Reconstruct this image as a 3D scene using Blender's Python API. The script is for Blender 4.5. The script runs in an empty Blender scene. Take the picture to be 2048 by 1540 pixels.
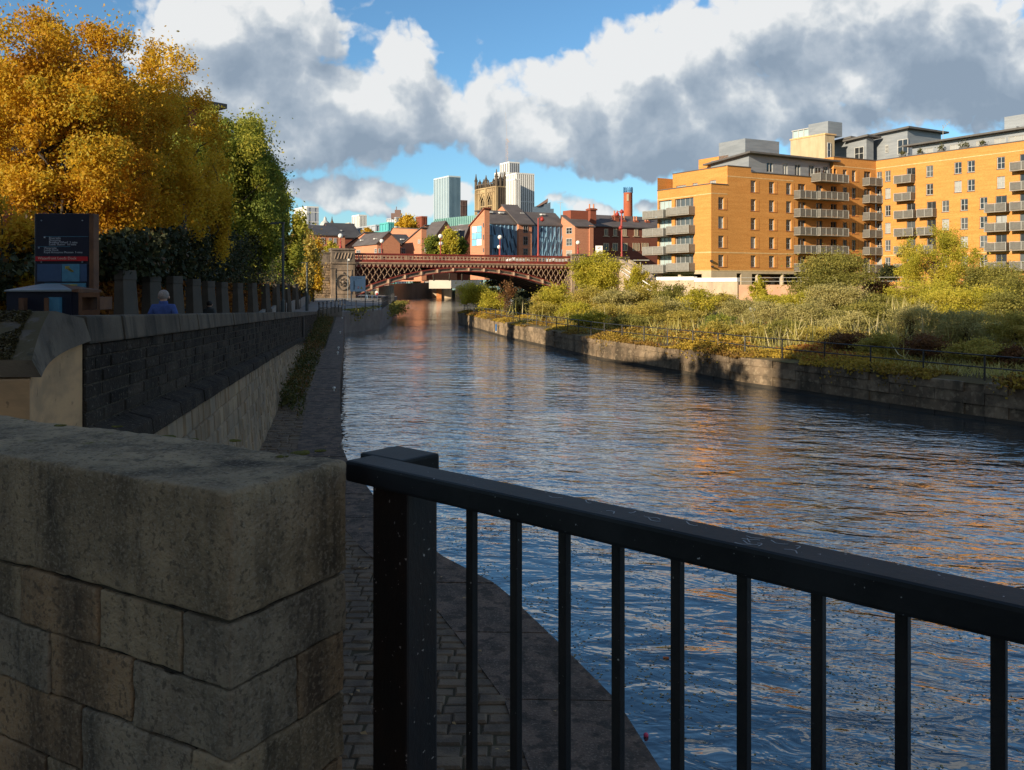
# Riverside scene: stone quay, iron arch bridge, orange apartments, cloudy autumn sky
EXPO = 0.75; SUN_E = 5.0; SKY_S = .10; CLOUD_K = 6.0; SKY_TINT = (.58, .84, .98); WAVE = (.36, .20)
import bpy, bmesh, math, random
import numpy as np
from mathutils import Vector, Matrix, noise

R = math.radians
sc = bpy.context.scene
C = sc.collection
F, CX, HY, EYE = 1680.0, 1024.0, 567.0, 1.68      # focal length in photo pixels, image centre, horizon row, eye height
random.seed(7)
rng = np.random.default_rng(7)

def V(*a): return Vector(a)
def PX(px, Y): return (px - CX) / F * Y
def ZY(py, Y): return EYE - (py - HY) / F * Y
def P(px, py, Y): return V(PX(px, Y), Y, ZY(py, Y))
def PZ(px, py, z):
    Y = (EYE - z) * F / (py - HY)
    return V(PX(px, Y), Y, z)
def hitpx(p, d, px):
    """distance from plan point p along plan direction d to the sight line of column px"""
    q = (px - CX) / F
    return (q * p[1] - p[0]) / (d[0] - q * d[1])
def lerp(a, b, t): return a + (b - a) * t
def interp(x, xs, ys): return float(np.interp(x, xs, ys))

# ------------------------------------------------------------------ objects
def tag(o, label=None, cat=None, group=None, kind=None):
    if label: o['label'] = label
    if cat: o['category'] = cat
    if group: o['group'] = group
    if kind: o['kind'] = kind
    return o

def thing(name, label, cat, loc=(0, 0, 0), group=None, rotz=0):
    o = bpy.data.objects.new(name, None)
    o.empty_display_size = .2
    C.objects.link(o)
    o.location = loc
    o.rotation_euler.z = rotz
    return tag(o, label, cat, group)

def root_loc(o):
    while o.parent: o = o.parent
    return Vector(o.location)

def copy_tree(o, parent=None):
    c = o.copy(); C.objects.link(c); c.parent = parent
    for ch in list(o.children): copy_tree(ch, c)
    return c

class MB:
    def __init__(s): s.v = []; s.f = []; s.m = []
    def add(s, vs, fs, m=0):
        n = len(s.v)
        s.v += [tuple(v) for v in vs]
        s.f += [tuple(i + n for i in f) for f in fs]
        s.m += [m] * len(fs)
    def hexa(s, p, m=0):
        s.add(p, [(3, 2, 1, 0), (4, 5, 6, 7), (0, 1, 5, 4), (1, 2, 6, 5), (2, 3, 7, 6), (3, 0, 4, 7)], m)
    def box(s, c, size, ang=0, m=0):
        ca, sa = math.cos(ang), math.sin(ang)
        x, y, z = size[0] / 2, size[1] / 2, size[2] / 2
        p = []
        for dz in (-z, z):
            for dx, dy in ((-x, -y), (x, -y), (x, y), (-x, y)):
                p.append((c[0] + dx * ca - dy * sa, c[1] + dx * sa + dy * ca, c[2] + dz))
        s.hexa(p, m)
    def fbox(s, fr, a0, a1, b0, b1, z0, z1, m=0):
        s.hexa([fr(a0, b0, z0), fr(a1, b0, z0), fr(a1, b1, z0), fr(a0, b1, z0),
                fr(a0, b0, z1), fr(a1, b0, z1), fr(a1, b1, z1), fr(a0, b1, z1)], m)
    def bar(s, a, b, w, h=None, m=0):
        a, b = Vector(a), Vector(b); h = h or w
        d = (b - a).normalized()
        up = V(0, 0, 1) if abs(d.z) < .95 else V(0, 1, 0)
        x = d.cross(up).normalized(); y = x.cross(d).normalized()
        x *= w / 2; y *= h / 2
        s.hexa([a - x - y, a + x - y, a + x + y, a - x + y, b - x - y, b + x - y, b + x + y, b - x + y], m)
    def prism(s, poly, z0, z1, m=0):
        n = len(poly)
        z0 = z0 if isinstance(z0, (list, tuple)) else [z0] * n
        z1 = z1 if isinstance(z1, (list, tuple)) else [z1] * n
        vs = [(p[0], p[1], z) for p, z in zip(poly, z0)] + [(p[0], p[1], z) for p, z in zip(poly, z1)]
        fs = [tuple(range(n))[::-1], tuple(range(n, 2 * n))]
        fs += [(i, (i + 1) % n, n + (i + 1) % n, n + i) for i in range(n)]
        s.add(vs, fs, m)
    def extr(s, poly3, d, m=0):
        """3D polygon extruded along vector d"""
        n = len(poly3); d = Vector(d)
        vs = [Vector(p) for p in poly3] + [Vector(p) + d for p in poly3]
        fs = [tuple(range(n))[::-1], tuple(range(n, 2 * n))]
        fs += [(i, (i + 1) % n, n + (i + 1) % n, n + i) for i in range(n)]
        s.add(vs, fs, m)
    def tube(s, pts, r, n=7, m=0):
        pts = [Vector(p) for p in pts]
        rs = r if isinstance(r, (list, tuple)) else [r] * len(pts)
        vs = []; fs = []
        for i, p in enumerate(pts):
            d = (pts[min(i + 1, len(pts) - 1)] - pts[max(i - 1, 0)])
            d = d.normalized() if d.length > 1e-6 else V(0, 0, 1)
            up = V(0, 0, 1) if abs(d.z) < .9 else V(1, 0, 0)
            x = d.cross(up).normalized(); y = x.cross(d)
            for k in range(n):
                a = 2 * math.pi * k / n
                vs.append(p + (x * math.cos(a) + y * math.sin(a)) * rs[i])
        for i in range(len(pts) - 1):
            for k in range(n):
                fs.append((i * n + k, i * n + (k + 1) % n, (i + 1) * n + (k + 1) % n, (i + 1) * n + k))
        fs.append(tuple(range(n))[::-1]); L = (len(pts) - 1) * n
        fs.append(tuple(range(L, L + n)))
        s.add(vs, fs, m)
    def lathe(s, prof, c, n=14, m=0):
        vs = []; fs = []
        for r, z in prof:
            for k in range(n):
                a = 2 * math.pi * k / n
                vs.append((c[0] + max(r, 1e-4) * math.cos(a), c[1] + max(r, 1e-4) * math.sin(a), c[2] + z))
        for i in range(len(prof) - 1):
            for k in range(n):
                fs.append((i * n + k, i * n + (k + 1) % n, (i + 1) * n + (k + 1) % n, (i + 1) * n + k))
        s.add(vs, fs, m)
    def ball(s, c, r, n=10, m=0, sz=1.0):
        k = max(4, n // 2)
        s.lathe([(r * math.sin(math.pi * i / k), -r * sz * math.cos(math.pi * i / k)) for i in range(k + 1)], c, n, m)
    def rough(s, x0, x1, y0, y1, z0, z1, fr, res=.03, rad=.015, amp=.004, fq=9.0, m=0, seed=0.0):
        """stone block with worn edges, in a local frame fr(a,b,z)"""
        lo, hi = (x0, y0, z0), (x1, y1, z1)
        ax_ = []
        for i in range(3):
            k_ = max(1, int(round((hi[i] - lo[i] - 2 * rad) / res)))
            ax_.append([lo[i], lo[i] + rad * .45] + [lerp(lo[i] + rad, hi[i] - rad, q_ / k_) for q_ in range(k_ + 1)] + [hi[i] - rad * .45, hi[i]])
        n = [len(a_) - 1 for a_ in ax_]
        key = {}; vs = []; fs = []
        def vid(i, j, k):
            t = (i, j, k)
            if t in key: return key[t]
            p = [ax_[q][t[q]] for q in range(3)]
            q_ = [min(max(p[q], lo[q] + rad), hi[q] - rad) for q in range(3)]
            d = V(p[0] - q_[0], p[1] - q_[1], p[2] - q_[2])
            if d.length > 1e-9: d = d.normalized()
            nz = noise.fractal(V(p[0] * fq + seed, p[1] * fq, p[2] * fq), 1.0, 2.0, 4)
            big = noise.noise(V(p[0] * 3 + seed, p[1] * 3 + 5, p[2] * 3))
            o = Vector(q_) + d * (rad + amp * nz + amp * 1.5 * big)
            key[t] = len(vs); vs.append(fr(o.x, o.y, o.z)); return key[t]
        for ax in range(3):
            u, w = (ax + 1) % 3, (ax + 2) % 3
            for side in (0, n[ax]):
                for i in range(n[u]):
                    for j in range(n[w]):
                        q = []
                        for di, dj in ((0, 0), (1, 0), (1, 1), (0, 1)):
                            t = [0, 0, 0]; t[ax] = side; t[u] = i + di; t[w] = j + dj
                            q.append(vid(*t))
                        fs.append(tuple(q if side else q[::-1]))
        s.add(vs, fs, m)
    def build(s, name, mats, parent=None, smooth=False, bevel=0, recalc=True, loc=None):
        if not isinstance(mats, (list, tuple)): mats = [mats]
        o0 = root_loc(parent) if parent else (Vector(loc) if loc is not None else V(0, 0, 0))
        me = bpy.data.meshes.new(name)
        me.from_pydata([(v[0] - o0.x, v[1] - o0.y, v[2] - o0.z) for v in s.v], [], s.f)
        for mt in mats: me.materials.append(mt)
        if len(mats) > 1: me.polygons.foreach_set('material_index', s.m)
        if recalc or bevel:
            bm = bmesh.new(); bm.from_mesh(me)
            if bevel:
                bmesh.ops.bevel(bm, geom=list(bm.edges), offset=bevel, segments=2, profile=.6, affect='EDGES', clamp_overlap=True)
            bmesh.ops.recalc_face_normals(bm, faces=bm.faces)
            bm.to_mesh(me); bm.free()
        if smooth: me.polygons.foreach_set('use_smooth', [True] * len(me.polygons))
        o = bpy.data.objects.new(name, me); C.objects.link(o)
        if parent: o.parent = parent
        elif loc is not None: o.location = loc
        return o

# ------------------------------------------------------------------ materials
def newmat(name):
    m = bpy.data.materials.new(name); m.use_nodes = True
    nt = m.node_tree; nt.nodes.clear()
    out = nt.nodes.new('ShaderNodeOutputMaterial')
    return m, nt, out
def N(nt, t, **kw):
    n = nt.nodes.new(t)
    for k, v in kw.items():
        if k in n.inputs: n.inputs[k].default_value = v
        else: setattr(n, k, v)
    return n
def L(nt, a, b): nt.links.new(a, b)
def c4(c): return (c[0], c[1], c[2], 1)
def mixc(nt, fac, a, b, mode='MIX'):
    n = nt.nodes.new('ShaderNodeMix'); n.data_type = 'RGBA'; n.blend_type = mode
    for i, x in ((0, fac), (6, a), (7, b)):
        if isinstance(x, (int, float)): n.inputs[i].default_value = x
        elif isinstance(x, tuple): n.inputs[i].default_value = c4(x)
        else: L(nt, x, n.inputs[i])
    return n.outputs[2]
def math_(nt, op, a, b=0.0, c=0.0, clamp=False):
    n = nt.nodes.new('ShaderNodeMath'); n.operation = op; n.use_clamp = clamp
    for i, x in enumerate((a, b, c)):
        if isinstance(x, (int, float)): n.inputs[i].default_value = x
        else: L(nt, x, n.inputs[i])
    return n.outputs[0]
def smooth(nt, x, lo, hi):
    n = nt.nodes.new('ShaderNodeMapRange'); n.interpolation_type = 'SMOOTHSTEP'
    L(nt, x, n.inputs[0]); n.inputs[1].default_value = lo; n.inputs[2].default_value = hi
    return n.outputs[0]
def tex(nt, co, scale, detail=5, rough=.55, stretch=None, dist=0):
    if stretch:
        mp = N(nt, 'ShaderNodeMapping'); mp.inputs['Scale'].default_value = stretch; L(nt, co, mp.inputs[0]); co = mp.outputs[0]
    n = N(nt, 'ShaderNodeTexNoise', Scale=scale, Detail=detail, Roughness=rough, Distortion=dist)
    L(nt, co, n.inputs['Vector'])
    return n.outputs['Fac']

def pm(name, col, rough=.8, col2=None, scale=2.0, stretch=None, bump=0, bscale=30, metal=0, spec=.4, lo=.35, hi=.65,
       speck=None, streak=None, moss=None, coat=0, wear=None, bdist=.02, dark=None):
    """general painted / stone / metal surface: two tones mixed by noise, optional specks, run-off streaks, moss on top faces"""
    m, nt, out = newmat(name)
    co = N(nt, 'ShaderNodeTexCoord').outputs['Object']
    b = N(nt, 'ShaderNodeBsdfPrincipled', Roughness=rough, Metallic=metal)
    b.inputs['Specular IOR Level'].default_value = spec
    if coat: b.inputs['Coat Weight'].default_value = coat
    if col2 is None: col2 = tuple(x * .78 for x in col)
    fac = smooth(nt, tex(nt, co, scale, 6, .6, stretch), lo, hi)
    c = mixc(nt, fac, col, col2)
    if streak:                                             # (colour, amount, scale)
        sfac = smooth(nt, tex(nt, co, streak[2], 5, .65, (1, 1, .14)), .44, .70)
        c = mixc(nt, math_(nt, 'MULTIPLY', sfac, streak[1]), c, streak[0])
    if speck:                                              # (colour, scale, threshold, amount)
        sp = smooth(nt, tex(nt, co, speck[1], 2, .5), speck[2], speck[2] + .06)
        c = mixc(nt, math_(nt, 'MULTIPLY', sp, speck[3]), c, speck[0])
    if moss:                                               # (colour, amount, scale, threshold)
        g = N(nt, 'ShaderNodeNewGeometry'); sx = N(nt, 'ShaderNodeSeparateXYZ'); L(nt, g.outputs['Normal'], sx.inputs[0])
        up = smooth(nt, sx.outputs[2], .3, .8)
        mf = smooth(nt, tex(nt, co, moss[2], 5, .65), moss[3], moss[3] + .08)
        c = mixc(nt, math_(nt, 'MULTIPLY', math_(nt, 'MULTIPLY', up, mf), moss[1]), c, moss[0])
    if dark:                                               # (colour, scale, threshold, amount): dark pits and grime
        dk = smooth(nt, tex(nt, co, dark[1], 4, .6), dark[2], dark[2] + .1)
        c = mixc(nt, math_(nt, 'MULTIPLY', dk, dark[3]), c, dark[0])
    if wear:                                               # (colour, amount): paler worn arrises
        gp = N(nt, 'ShaderNodeNewGeometry')
        wf = math_(nt, 'MULTIPLY', smooth(nt, gp.outputs['Pointiness'], .505, .56), smooth(nt, tex(nt, co, 14, 3), .3, .6))
        c = mixc(nt, math_(nt, 'MULTIPLY', wf, wear[1]), c, wear[0])
    L(nt, c, b.inputs['Base Color'])
    if bump:
        bn = N(nt, 'ShaderNodeBump', Strength=bump, Distance=bdist)
        L(nt, tex(nt, co, bscale, 6, .65, stretch), bn.inputs['Height']); L(nt, bn.outputs[0], b.inputs['Normal'])
    L(nt, b.outputs[0], out.inputs[0])
    return m

def leafmat(name, stops, trans=.35, rough=.6):
    m, nt, out = newmat(name)
    at = N(nt, 'ShaderNodeAttribute', attribute_name='tint')
    rp = N(nt, 'ShaderNodeValToRGB'); L(nt, at.outputs['Fac'], rp.inputs[0])
    e = rp.color_ramp.elements
    while len(e) < len(stops): e.new(.5)
    for i, (p, c) in enumerate(stops):
        e[i].position = p; e[i].color = c4(c)
    b = N(nt, 'ShaderNodeBsdfPrincipled', Roughness=rough); b.inputs['Specular IOR Level'].default_value = .25
    t = N(nt, 'ShaderNodeBsdfTranslucent'); mx = N(nt, 'ShaderNodeMixShader', Fac=trans)
    L(nt, rp.outputs[0], b.inputs['Base Color']); L(nt, rp.outputs[0], t.inputs[0])
    L(nt, b.outputs[0], mx.inputs[1]); L(nt, t.outputs[0], mx.inputs[2]); L(nt, mx.outputs[0], out.inputs[0])
    return m

def glassmat(name, col, rough=.06, var=.5):
    m, nt, out = newmat(name)
    b = N(nt, 'ShaderNodeBsdfPrincipled', Roughness=rough); b.inputs['Specular IOR Level'].default_value = .7
    co = N(nt, 'ShaderNodeTexCoord').outputs['Object']
    c = mixc(nt, tex(nt, co, .8, 3), col, tuple(x * var for x in col))
    L(nt, c, b.inputs['Base Color']); L(nt, b.outputs[0], out.inputs[0])
    return m

# ------------------------------------------------------------------ leaves
def leaf_mesh(name, pts, size, mat, parent=None, tint=None, aspect=.55, up=.05, loc=None, seed=1, vert=0.0):
    g = np.random.default_rng(seed)
    n = len(pts)
    size = np.broadcast_to(np.asarray(size, float), (n,)) * g.uniform(.65, 1.35, n)
    nr = g.normal(size=(n, 3)); nr[:, 2] = (np.abs(nr[:, 2]) if up > .3 else nr[:, 2]) + up
    nr /= np.linalg.norm(nr, axis=1, keepdims=True)
    a = g.normal(size=(n, 3)); a[:, 2] += vert * 3
    t = a - nr * np.sum(a * nr, axis=1, keepdims=True); t /= np.linalg.norm(t, axis=1, keepdims=True) + 1e-9
    b = np.cross(nr, t)
    s = size[:, None]
    o0 = root_loc(parent) if parent else (Vector(loc) if loc is not None else V(0, 0, 0))
    pts = pts - np.array(o0)
    bend = nr * s * .12
    vs = np.stack([pts - t * s * .6 - bend, pts + b * s * aspect * .6, pts + t * s * .6 - bend, pts - b * s * aspect * .6], axis=1).reshape(-1, 3)
    me = bpy.data.meshes.new(name)
    me.vertices.add(4 * n); me.loops.add(4 * n); me.polygons.add(n)
    me.vertices.foreach_set('co', vs.astype(np.float32).ravel())
    me.loops.foreach_set('vertex_index', np.arange(4 * n, dtype=np.int32))
    me.polygons.foreach_set('loop_start', np.arange(0, 4 * n, 4, dtype=np.int32))
    me.polygons.foreach_set('loop_total', np.full(n, 4, np.int32))
    if tint is None: tint = g.random(n)
    at = me.attributes.new('tint', 'FLOAT', 'FACE'); at.data.foreach_set('value', np.clip(tint, 0, 1).astype(np.float32))
    me.materials.append(mat); me.update(calc_edges=True)
    o = bpy.data.objects.new(name, me); C.objects.link(o)
    if parent: o.parent = parent
    elif loc is not None: o.location = loc
    return o

def clumps(center, radii, k, seed, rmin=.25, cr=.3, flat_bottom=None):
    g = np.random.default_rng(seed)
    d = g.normal(size=(k, 3)); d /= np.linalg.norm(d, axis=1, keepdims=True)
    r = rmin + (1 - rmin) * g.random(k) ** .55
    c = d * r[:, None]
    if flat_bottom is not None: c[:, 2] = np.maximum(c[:, 2], flat_bottom + .25 * g.random(k))
    rad = cr * g.uniform(.55, 1.35, k)
    return np.asarray(center) + c * np.asarray(radii), rad[:, None] * np.asarray(radii)

def fill(cc, cr, n, seed, flat=.75):
    g = np.random.default_rng(seed)
    w = (cr[:, 0] * cr[:, 2]); w = w / w.sum()
    idx = g.choice(len(cc), n, p=w)
    d = g.normal(size=(n, 3)); d /= np.linalg.norm(d, axis=1, keepdims=True)
    rr = np.where(g.random(n) < .72, g.random(n) ** .5, .55 + np.abs(g.normal(size=n)) * .75)
    p = cc[idx] + d * rr[:, None] * cr[idx] * np.array([1, 1, flat])
    ct = g.random(len(cc))
    tint = .55 * ct[idx] + .45 * g.random(n)
    return p, tint

def limb(mb, a, b, r0, r1, g, wig=.08, n=4):
    a, b = Vector(a), Vector(b); pts = []; L_ = (b - a).length
    for i in range(n + 1):
        t = i / n
        p = a.lerp(b, t)
        if 0 < i < n: p += V(g.normal(), g.normal(), g.normal() * .5) * L_ * wig
        p.z += math.sin(t * math.pi) * L_ * .05
        pts.append(p)
    mb.tube(pts, [lerp(r0, r1, i / n) for i in range(n + 1)], 6)

def tree(name, label, cat, base, zc, radii, k, n, lsize, lmat, bmat, tr=.15, seed=1, group=None, cr=.3, rmin=.25,
         flat=.75, fb=None, lean=(0, 0), twigs=0, aspect=.55, limbs=14, tintshift=None, stems=1, vert=0, shoots=0):
    base = Vector(base); g = np.random.default_rng(seed + 100)
    t = thing(name, label, cat, base, group)
    ctr = base + V(lean[0], lean[1], zc)
    cc, crr = clumps(ctr, radii, k, seed, rmin, cr, fb)
    cc[:, 2] = np.maximum(cc[:, 2], base.z + .1)
    pts, tint = fill(cc, crr, n, seed + 1, flat)
    pts[:, 2] = np.maximum(pts[:, 2], base.z + .02)
    if shoots:                                             # stray shoots that break the outline
        sp_ = []; st_ = []
        for q_ in range(shoots):
            c0 = cc[g.integers(k)]; d_ = np.array([g.normal() * .6, g.normal() * .6, .7 + .6 * g.random()]); d_ /= np.linalg.norm(d_)
            ln = (.25 + .45 * g.random()) * radii[2] * 1.25; m_ = int(10 + 14 * g.random()); tt = g.random()
            u_ = g.random(m_)[:, None] ** .8; sp_.append(c0 + d_ * ln * u_ + np.array([0, 0, -.12]) * ln * u_ ** 2 + g.normal(size=(m_, 3)) * lsize * .6); st_.append(np.clip(.5 * tt + .5 * g.random(m_), 0, 1))
        pts = np.concatenate([pts] + sp_); tint = np.concatenate([tint] + st_)
    if tintshift: tint = np.clip(tint + tintshift(pts), 0, 1)
    mb = MB()
    for s_ in range(stems):
        b0 = base + (V(g.normal() * .25, g.normal() * .25, 0) if stems > 1 else V(0, 0, 0))
        top = ctr + V(g.normal() * .1 * radii[0], g.normal() * .1 * radii[1], radii[2] * (.25 if stems == 1 else .1))
        limb(mb, b0 - V(0, 0, .2), b0.lerp(top, .5), tr, tr * .75, g, .02)
        limb(mb, b0.lerp(top, .5), top, tr * .75, tr * .25, g, .04)
        for i in g.choice(k, min(k, limbs // stems), replace=False):
            s0 = b0.lerp(top, g.uniform(.35, .95))
            limb(mb, s0, cc[i], tr * .35, tr * .06, g)
    for i in range(twigs):
        c = cc[g.integers(k)]; d = Vector(c) - ctr
        if d.length < .1: continue
        e = Vector(c) + d.normalized() * g.uniform(.08, .2) * max(radii) + V(0, 0, .06 * radii[2])
        limb(mb, c, e, tr * .05, tr * .02, g, .05, 2)
    mb.build('trunk', bmat, t, recalc=False, smooth=True)
    leaf_mesh('crown', pts, lsize, lmat, t, tint, seed=seed + 2, aspect=aspect, vert=vert)
    return t

# ------------------------------------------------------------------ walls with real openings
def wall_face(mb, p0, p1, z0, z1, holes, depth=.2, m=0, mr=None, inward=None):
    """upright wall face p0->p1 (plan points) with rectangular openings (a0,a1,z0,z1), reveals of the given depth"""
    p0, p1 = Vector(p0[:2]), Vector(p1[:2]); Ln = (p1 - p0).length; d = (p1 - p0) / Ln
    n = Vector(inward[:2]).normalized() if inward is not None else Vector((-d.y, d.x))
    if mr is None: mr = m
    xs = sorted({0.0, Ln} | {min(max(h[i], 0), Ln) for h in holes for i in (0, 1)})
    zs = sorted({z0, z1} | {min(max(h[i], z0), z1) for h in holes for i in (2, 3)})
    def w(a, z, off=0): q = p0 + d * a + n * off; return (q.x, q.y, z)
    for i in range(len(xs) - 1):
        for j in range(len(zs) - 1):
            xm, zm = (xs[i] + xs[i + 1]) / 2, (zs[j] + zs[j + 1]) / 2
            if any(h[0] < xm < h[1] and h[2] < zm < h[3] for h in holes): continue
            mb.add([w(xs[i], zs[j]), w(xs[i + 1], zs[j]), w(xs[i + 1], zs[j + 1]), w(xs[i], zs[j + 1])], [(0, 1, 2, 3)], m)
    for h in holes:
        dp = h[4] if len(h) > 4 else depth
        a0, a1, b0, b1 = h[:4]
        mb.add([w(a0, b0), w(a1, b0), w(a1, b1), w(a0, b1), w(a0, b0, dp), w(a1, b0, dp), w(a1, b1, dp), w(a0, b1, dp)],
               [(0, 1, 5, 4), (1, 2, 6, 5), (2, 3, 7, 6), (3, 0, 4, 7)], mr)
    return lambda a, b, z: V(*w(a, z, b))

def window(parent, fr, a0, a1, z0, z1, depth, fm, pmat, cols=2, rows=2, t=.07, name='window'):
    mb = MB(); d0, d1 = depth - .06, depth + .02
    mb.fbox(fr, a0, a1, d0, d1, z0, z0 + t); mb.fbox(fr, a0, a1, d0, d1, z1 - t, z1)
    mb.fbox(fr, a0, a0 + t, d0, d1, z0 + t, z1 - t); mb.fbox(fr, a1 - t, a1, d0, d1, z0 + t, z1 - t)
    for i in range(1, cols):
        a = lerp(a0, a1, i / cols); mb.fbox(fr, a - t * .4, a + t * .4, d0 + .01, d1, z0 + t, z1 - t)
    for i in range(1, rows):
        z = lerp(z0, z1, i / rows); mb.fbox(fr, a0 + t, a1 - t, d0 + .013, d1 - .003, z - t * .35, z + t * .35)
    w = mb.build(name, fm, parent, recalc=False)
    mb = MB(); mb.fbox(fr, a0 + .01, a1 - .01, depth + .025, depth + .05, z0 + .01, z1 - .01)
    mb.build('pane', pmat, w, recalc=False)
    return w
# ------------------------------------------------------------------ camera, sun, sky
cam = bpy.data.cameras.new('camera'); camo = bpy.data.objects.new('camera', cam); C.objects.link(camo)
camo.location = (0, 0, EYE); camo.rotation_euler = (R(90), 0, 0)
cam.sensor_width = 36; cam.lens = 36 * F / 2048; cam.shift_y = -(770 - HY) / 2048
cam.clip_start = .05; cam.clip_end = 9000
sc.camera = camo
sc.view_settings.view_transform = 'Standard'; sc.view_settings.look = 'None'
sc.view_settings.exposure = EXPO; sc.view_settings.gamma = 1
try:
    sc.cycles.use_denoising = True; sc.cycles.max_bounces = 6; sc.cycles.diffuse_bounces = 3
    sc.cycles.glossy_bounces = 3; sc.cycles.transmission_bounces = 3; sc.cycles.sample_clamp_indirect = 6
except Exception: pass

SUN = V(-.71, -.704, .345).normalized()
sl = bpy.data.lights.new('sun', 'SUN'); sl.energy = SUN_E; sl.angle = R(.5); sl.color = (1, .84, .62)
so = bpy.data.objects.new('sun', sl); C.objects.link(so); so.location = (-60, -60, 60)
so.rotation_euler = SUN.to_track_quat('Z', 'Y').to_euler()

wd = bpy.data.worlds.new('World'); sc.world = wd; wd.use_nodes = True
try: wd.cycles.sampling_method = 'MANUAL'; wd.cycles.sample_map_resolution = 128
except Exception: pass
nt = wd.node_tree; nt.nodes.clear()
wo = nt.nodes.new('ShaderNodeOutputWorld'); bg = N(nt, 'ShaderNodeBackground', Strength=SKY_S); L(nt, bg.outputs[0], wo.inputs[0])
sk = nt.nodes.new('ShaderNodeTexSky'); sk.sky_type = 'NISHITA'; sk.sun_disc = False
sk.sun_elevation = math.asin(SUN.z); sk.sun_rotation = math.atan2(SUN.x, SUN.y) % (2 * math.pi)
sk.altitude = 50; sk.air_density = 1.0; sk.dust_density = .6; sk.ozone_density = 2.0

# clouds: density field over the sky dome, gnomonic coordinates about north (x/|y|, z/|y|)
BLOBS = [  # photo column, photo row, half width, half height, weight
    (440, 60, 170, 110, 1.0), (560, 150, 130, 130, .95), (400, 190, 130, 100, .85), (620, 60, 90, 90, .8),
    (560, 285, 150, 60, .85), (690, 235, 150, 75, .9), (800, 150, 75, 90, 1.0), (850, 235, 110, 70, .9),
    (690, 310, 80, 38, .75), (960, 195, 80, 75, .55), (930, 260, 70, 50, .65),
    (1130, 200, 95, 95, 1.0), (1260, 150, 110, 120, 1.15), (1385, 100, 85, 105, 1.15), (1080, 270, 150, 62, 1.0),
    (1290, 270, 170, 75, 1.1), (1430, 190, 90, 120, .95),
    (1570, 80, 110, 110, 1.05), (1700, 60, 190, 120, 1.0), (1880, 80, 200, 130, 1.1), (2030, 150, 160, 130, 1.0),
    (1600, 190, 140, 80, .85), (1735, 165, 65, 38, 1.25), (1480, 270, 120, 40, .6), (1680, 255, 190, 38, .62), (1930, 215, 140, 60, .7),
    (640, 395, 75, 28, .75), (770, 385, 70, 26, .75), (590, 380, 40, 28, .8), (860, 405, 45, 18, .6), (930, 400, 40, 30, .55),
    (1190, 415, 40, 16, .7), (1120, 405, 45, 24, .6), (1290, 405, 40, 18, .55), (705, 420, 140, 14, .5),
    (2450, 120, 300, 300, 1.0),
    (1900, -420, 260, 120, .6), (900, -560, 200, 90, .5), (1450, -900, 420, 130, .6), (300, -500, 300, 120, .6), (-900, -100, 400, 300, .8), (3400, -200, 600, 400, .9), (16144, -400, 2600, 1500, 1.25), (16144, -3500, 5000, 2500, 1.2),  # last two: unseen cloud cover added behind the camera to whiten ambient light
    (800, 500, 4000, 22, .35),
]
cg = bpy.data.node_groups.new('cloud_field', 'ShaderNodeTree')
cg.interface.new_socket('P', in_out='INPUT', socket_type='NodeSocketVector')
cg.interface.new_socket('D', in_out='OUTPUT', socket_type='NodeSocketFloat')
gi = cg.nodes.new('NodeGroupInput'); go = cg.nodes.new('NodeGroupOutput')
wn = N(cg, 'ShaderNodeTexNoise', noise_dimensions='2D', Scale=5.5, Detail=5, Roughness=.62); L(cg, gi.outputs[0], wn.inputs['Vector'])
ws = N(cg, 'ShaderNodeVectorMath', operation='SUBTRACT'); L(cg, wn.outputs['Color'], ws.inputs[0]); ws.inputs[1].default_value = (.5, .5, .5)
wm = N(cg, 'ShaderNodeVectorMath', operation='MULTIPLY_ADD'); L(cg, ws.outputs[0], wm.inputs[0]); wm.inputs[1].default_value = (.11, .075, 0)
L(cg, gi.outputs[0], wm.inputs[2])
acc = None
for (bx, by, rx, ry, wt) in BLOBS:
    s_ = N(cg, 'ShaderNodeVectorMath', operation='SUBTRACT'); L(cg, wm.outputs[0], s_.inputs[0]); s_.inputs[1].default_value = ((bx - CX) / F, (HY - by) / F, 0)
    m_ = N(cg, 'ShaderNodeVectorMath', operation='MULTIPLY'); L(cg, s_.outputs[0], m_.inputs[0]); m_.inputs[1].default_value = (F / rx * .72, F / ry * .72, 0)
    l_ = N(cg, 'ShaderNodeVectorMath', operation='LENGTH'); L(cg, m_.outputs[0], l_.inputs[0])
    v_ = math_(cg, 'MULTIPLY_ADD', l_.outputs['Value'], -wt, wt)
    if acc is None: acc = v_
    else:
        n_ = N(cg, 'ShaderNodeMath', operation='SMOOTH_MAX'); L(cg, acc, n_.inputs[0]); L(cg, v_, n_.inputs[1]); n_.inputs[2].default_value = .3
        acc = n_.outputs[0]
acc = math_(cg, 'MAXIMUM', acc, -.5)
f1 = N(cg, 'ShaderNodeTexNoise', noise_dimensions='2D', Scale=9.0, Detail=7, Roughness=.6, Distortion=.15); L(cg, gi.outputs[0], f1.inputs['Vector'])
vo = N(cg, 'ShaderNodeTexVoronoi', voronoi_dimensions='2D', Scale=16.0, feature='F1'); vo.inputs['Detail'].default_value = 2.5; vo.inputs['Roughness'].default_value = .6
L(cg, wm.outputs[0], vo.inputs['Vector'])
d1 = math_(cg, 'MULTIPLY_ADD', f1.outputs['Fac'], .75, -.375)
d2 = math_(cg, 'MULTIPLY_ADD', vo.outputs['Distance'], -.34, .20)
acc = math_(cg, 'ADD', acc, math_(cg, 'ADD', d1, d2))
L(cg, acc, go.inputs[0])

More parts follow.
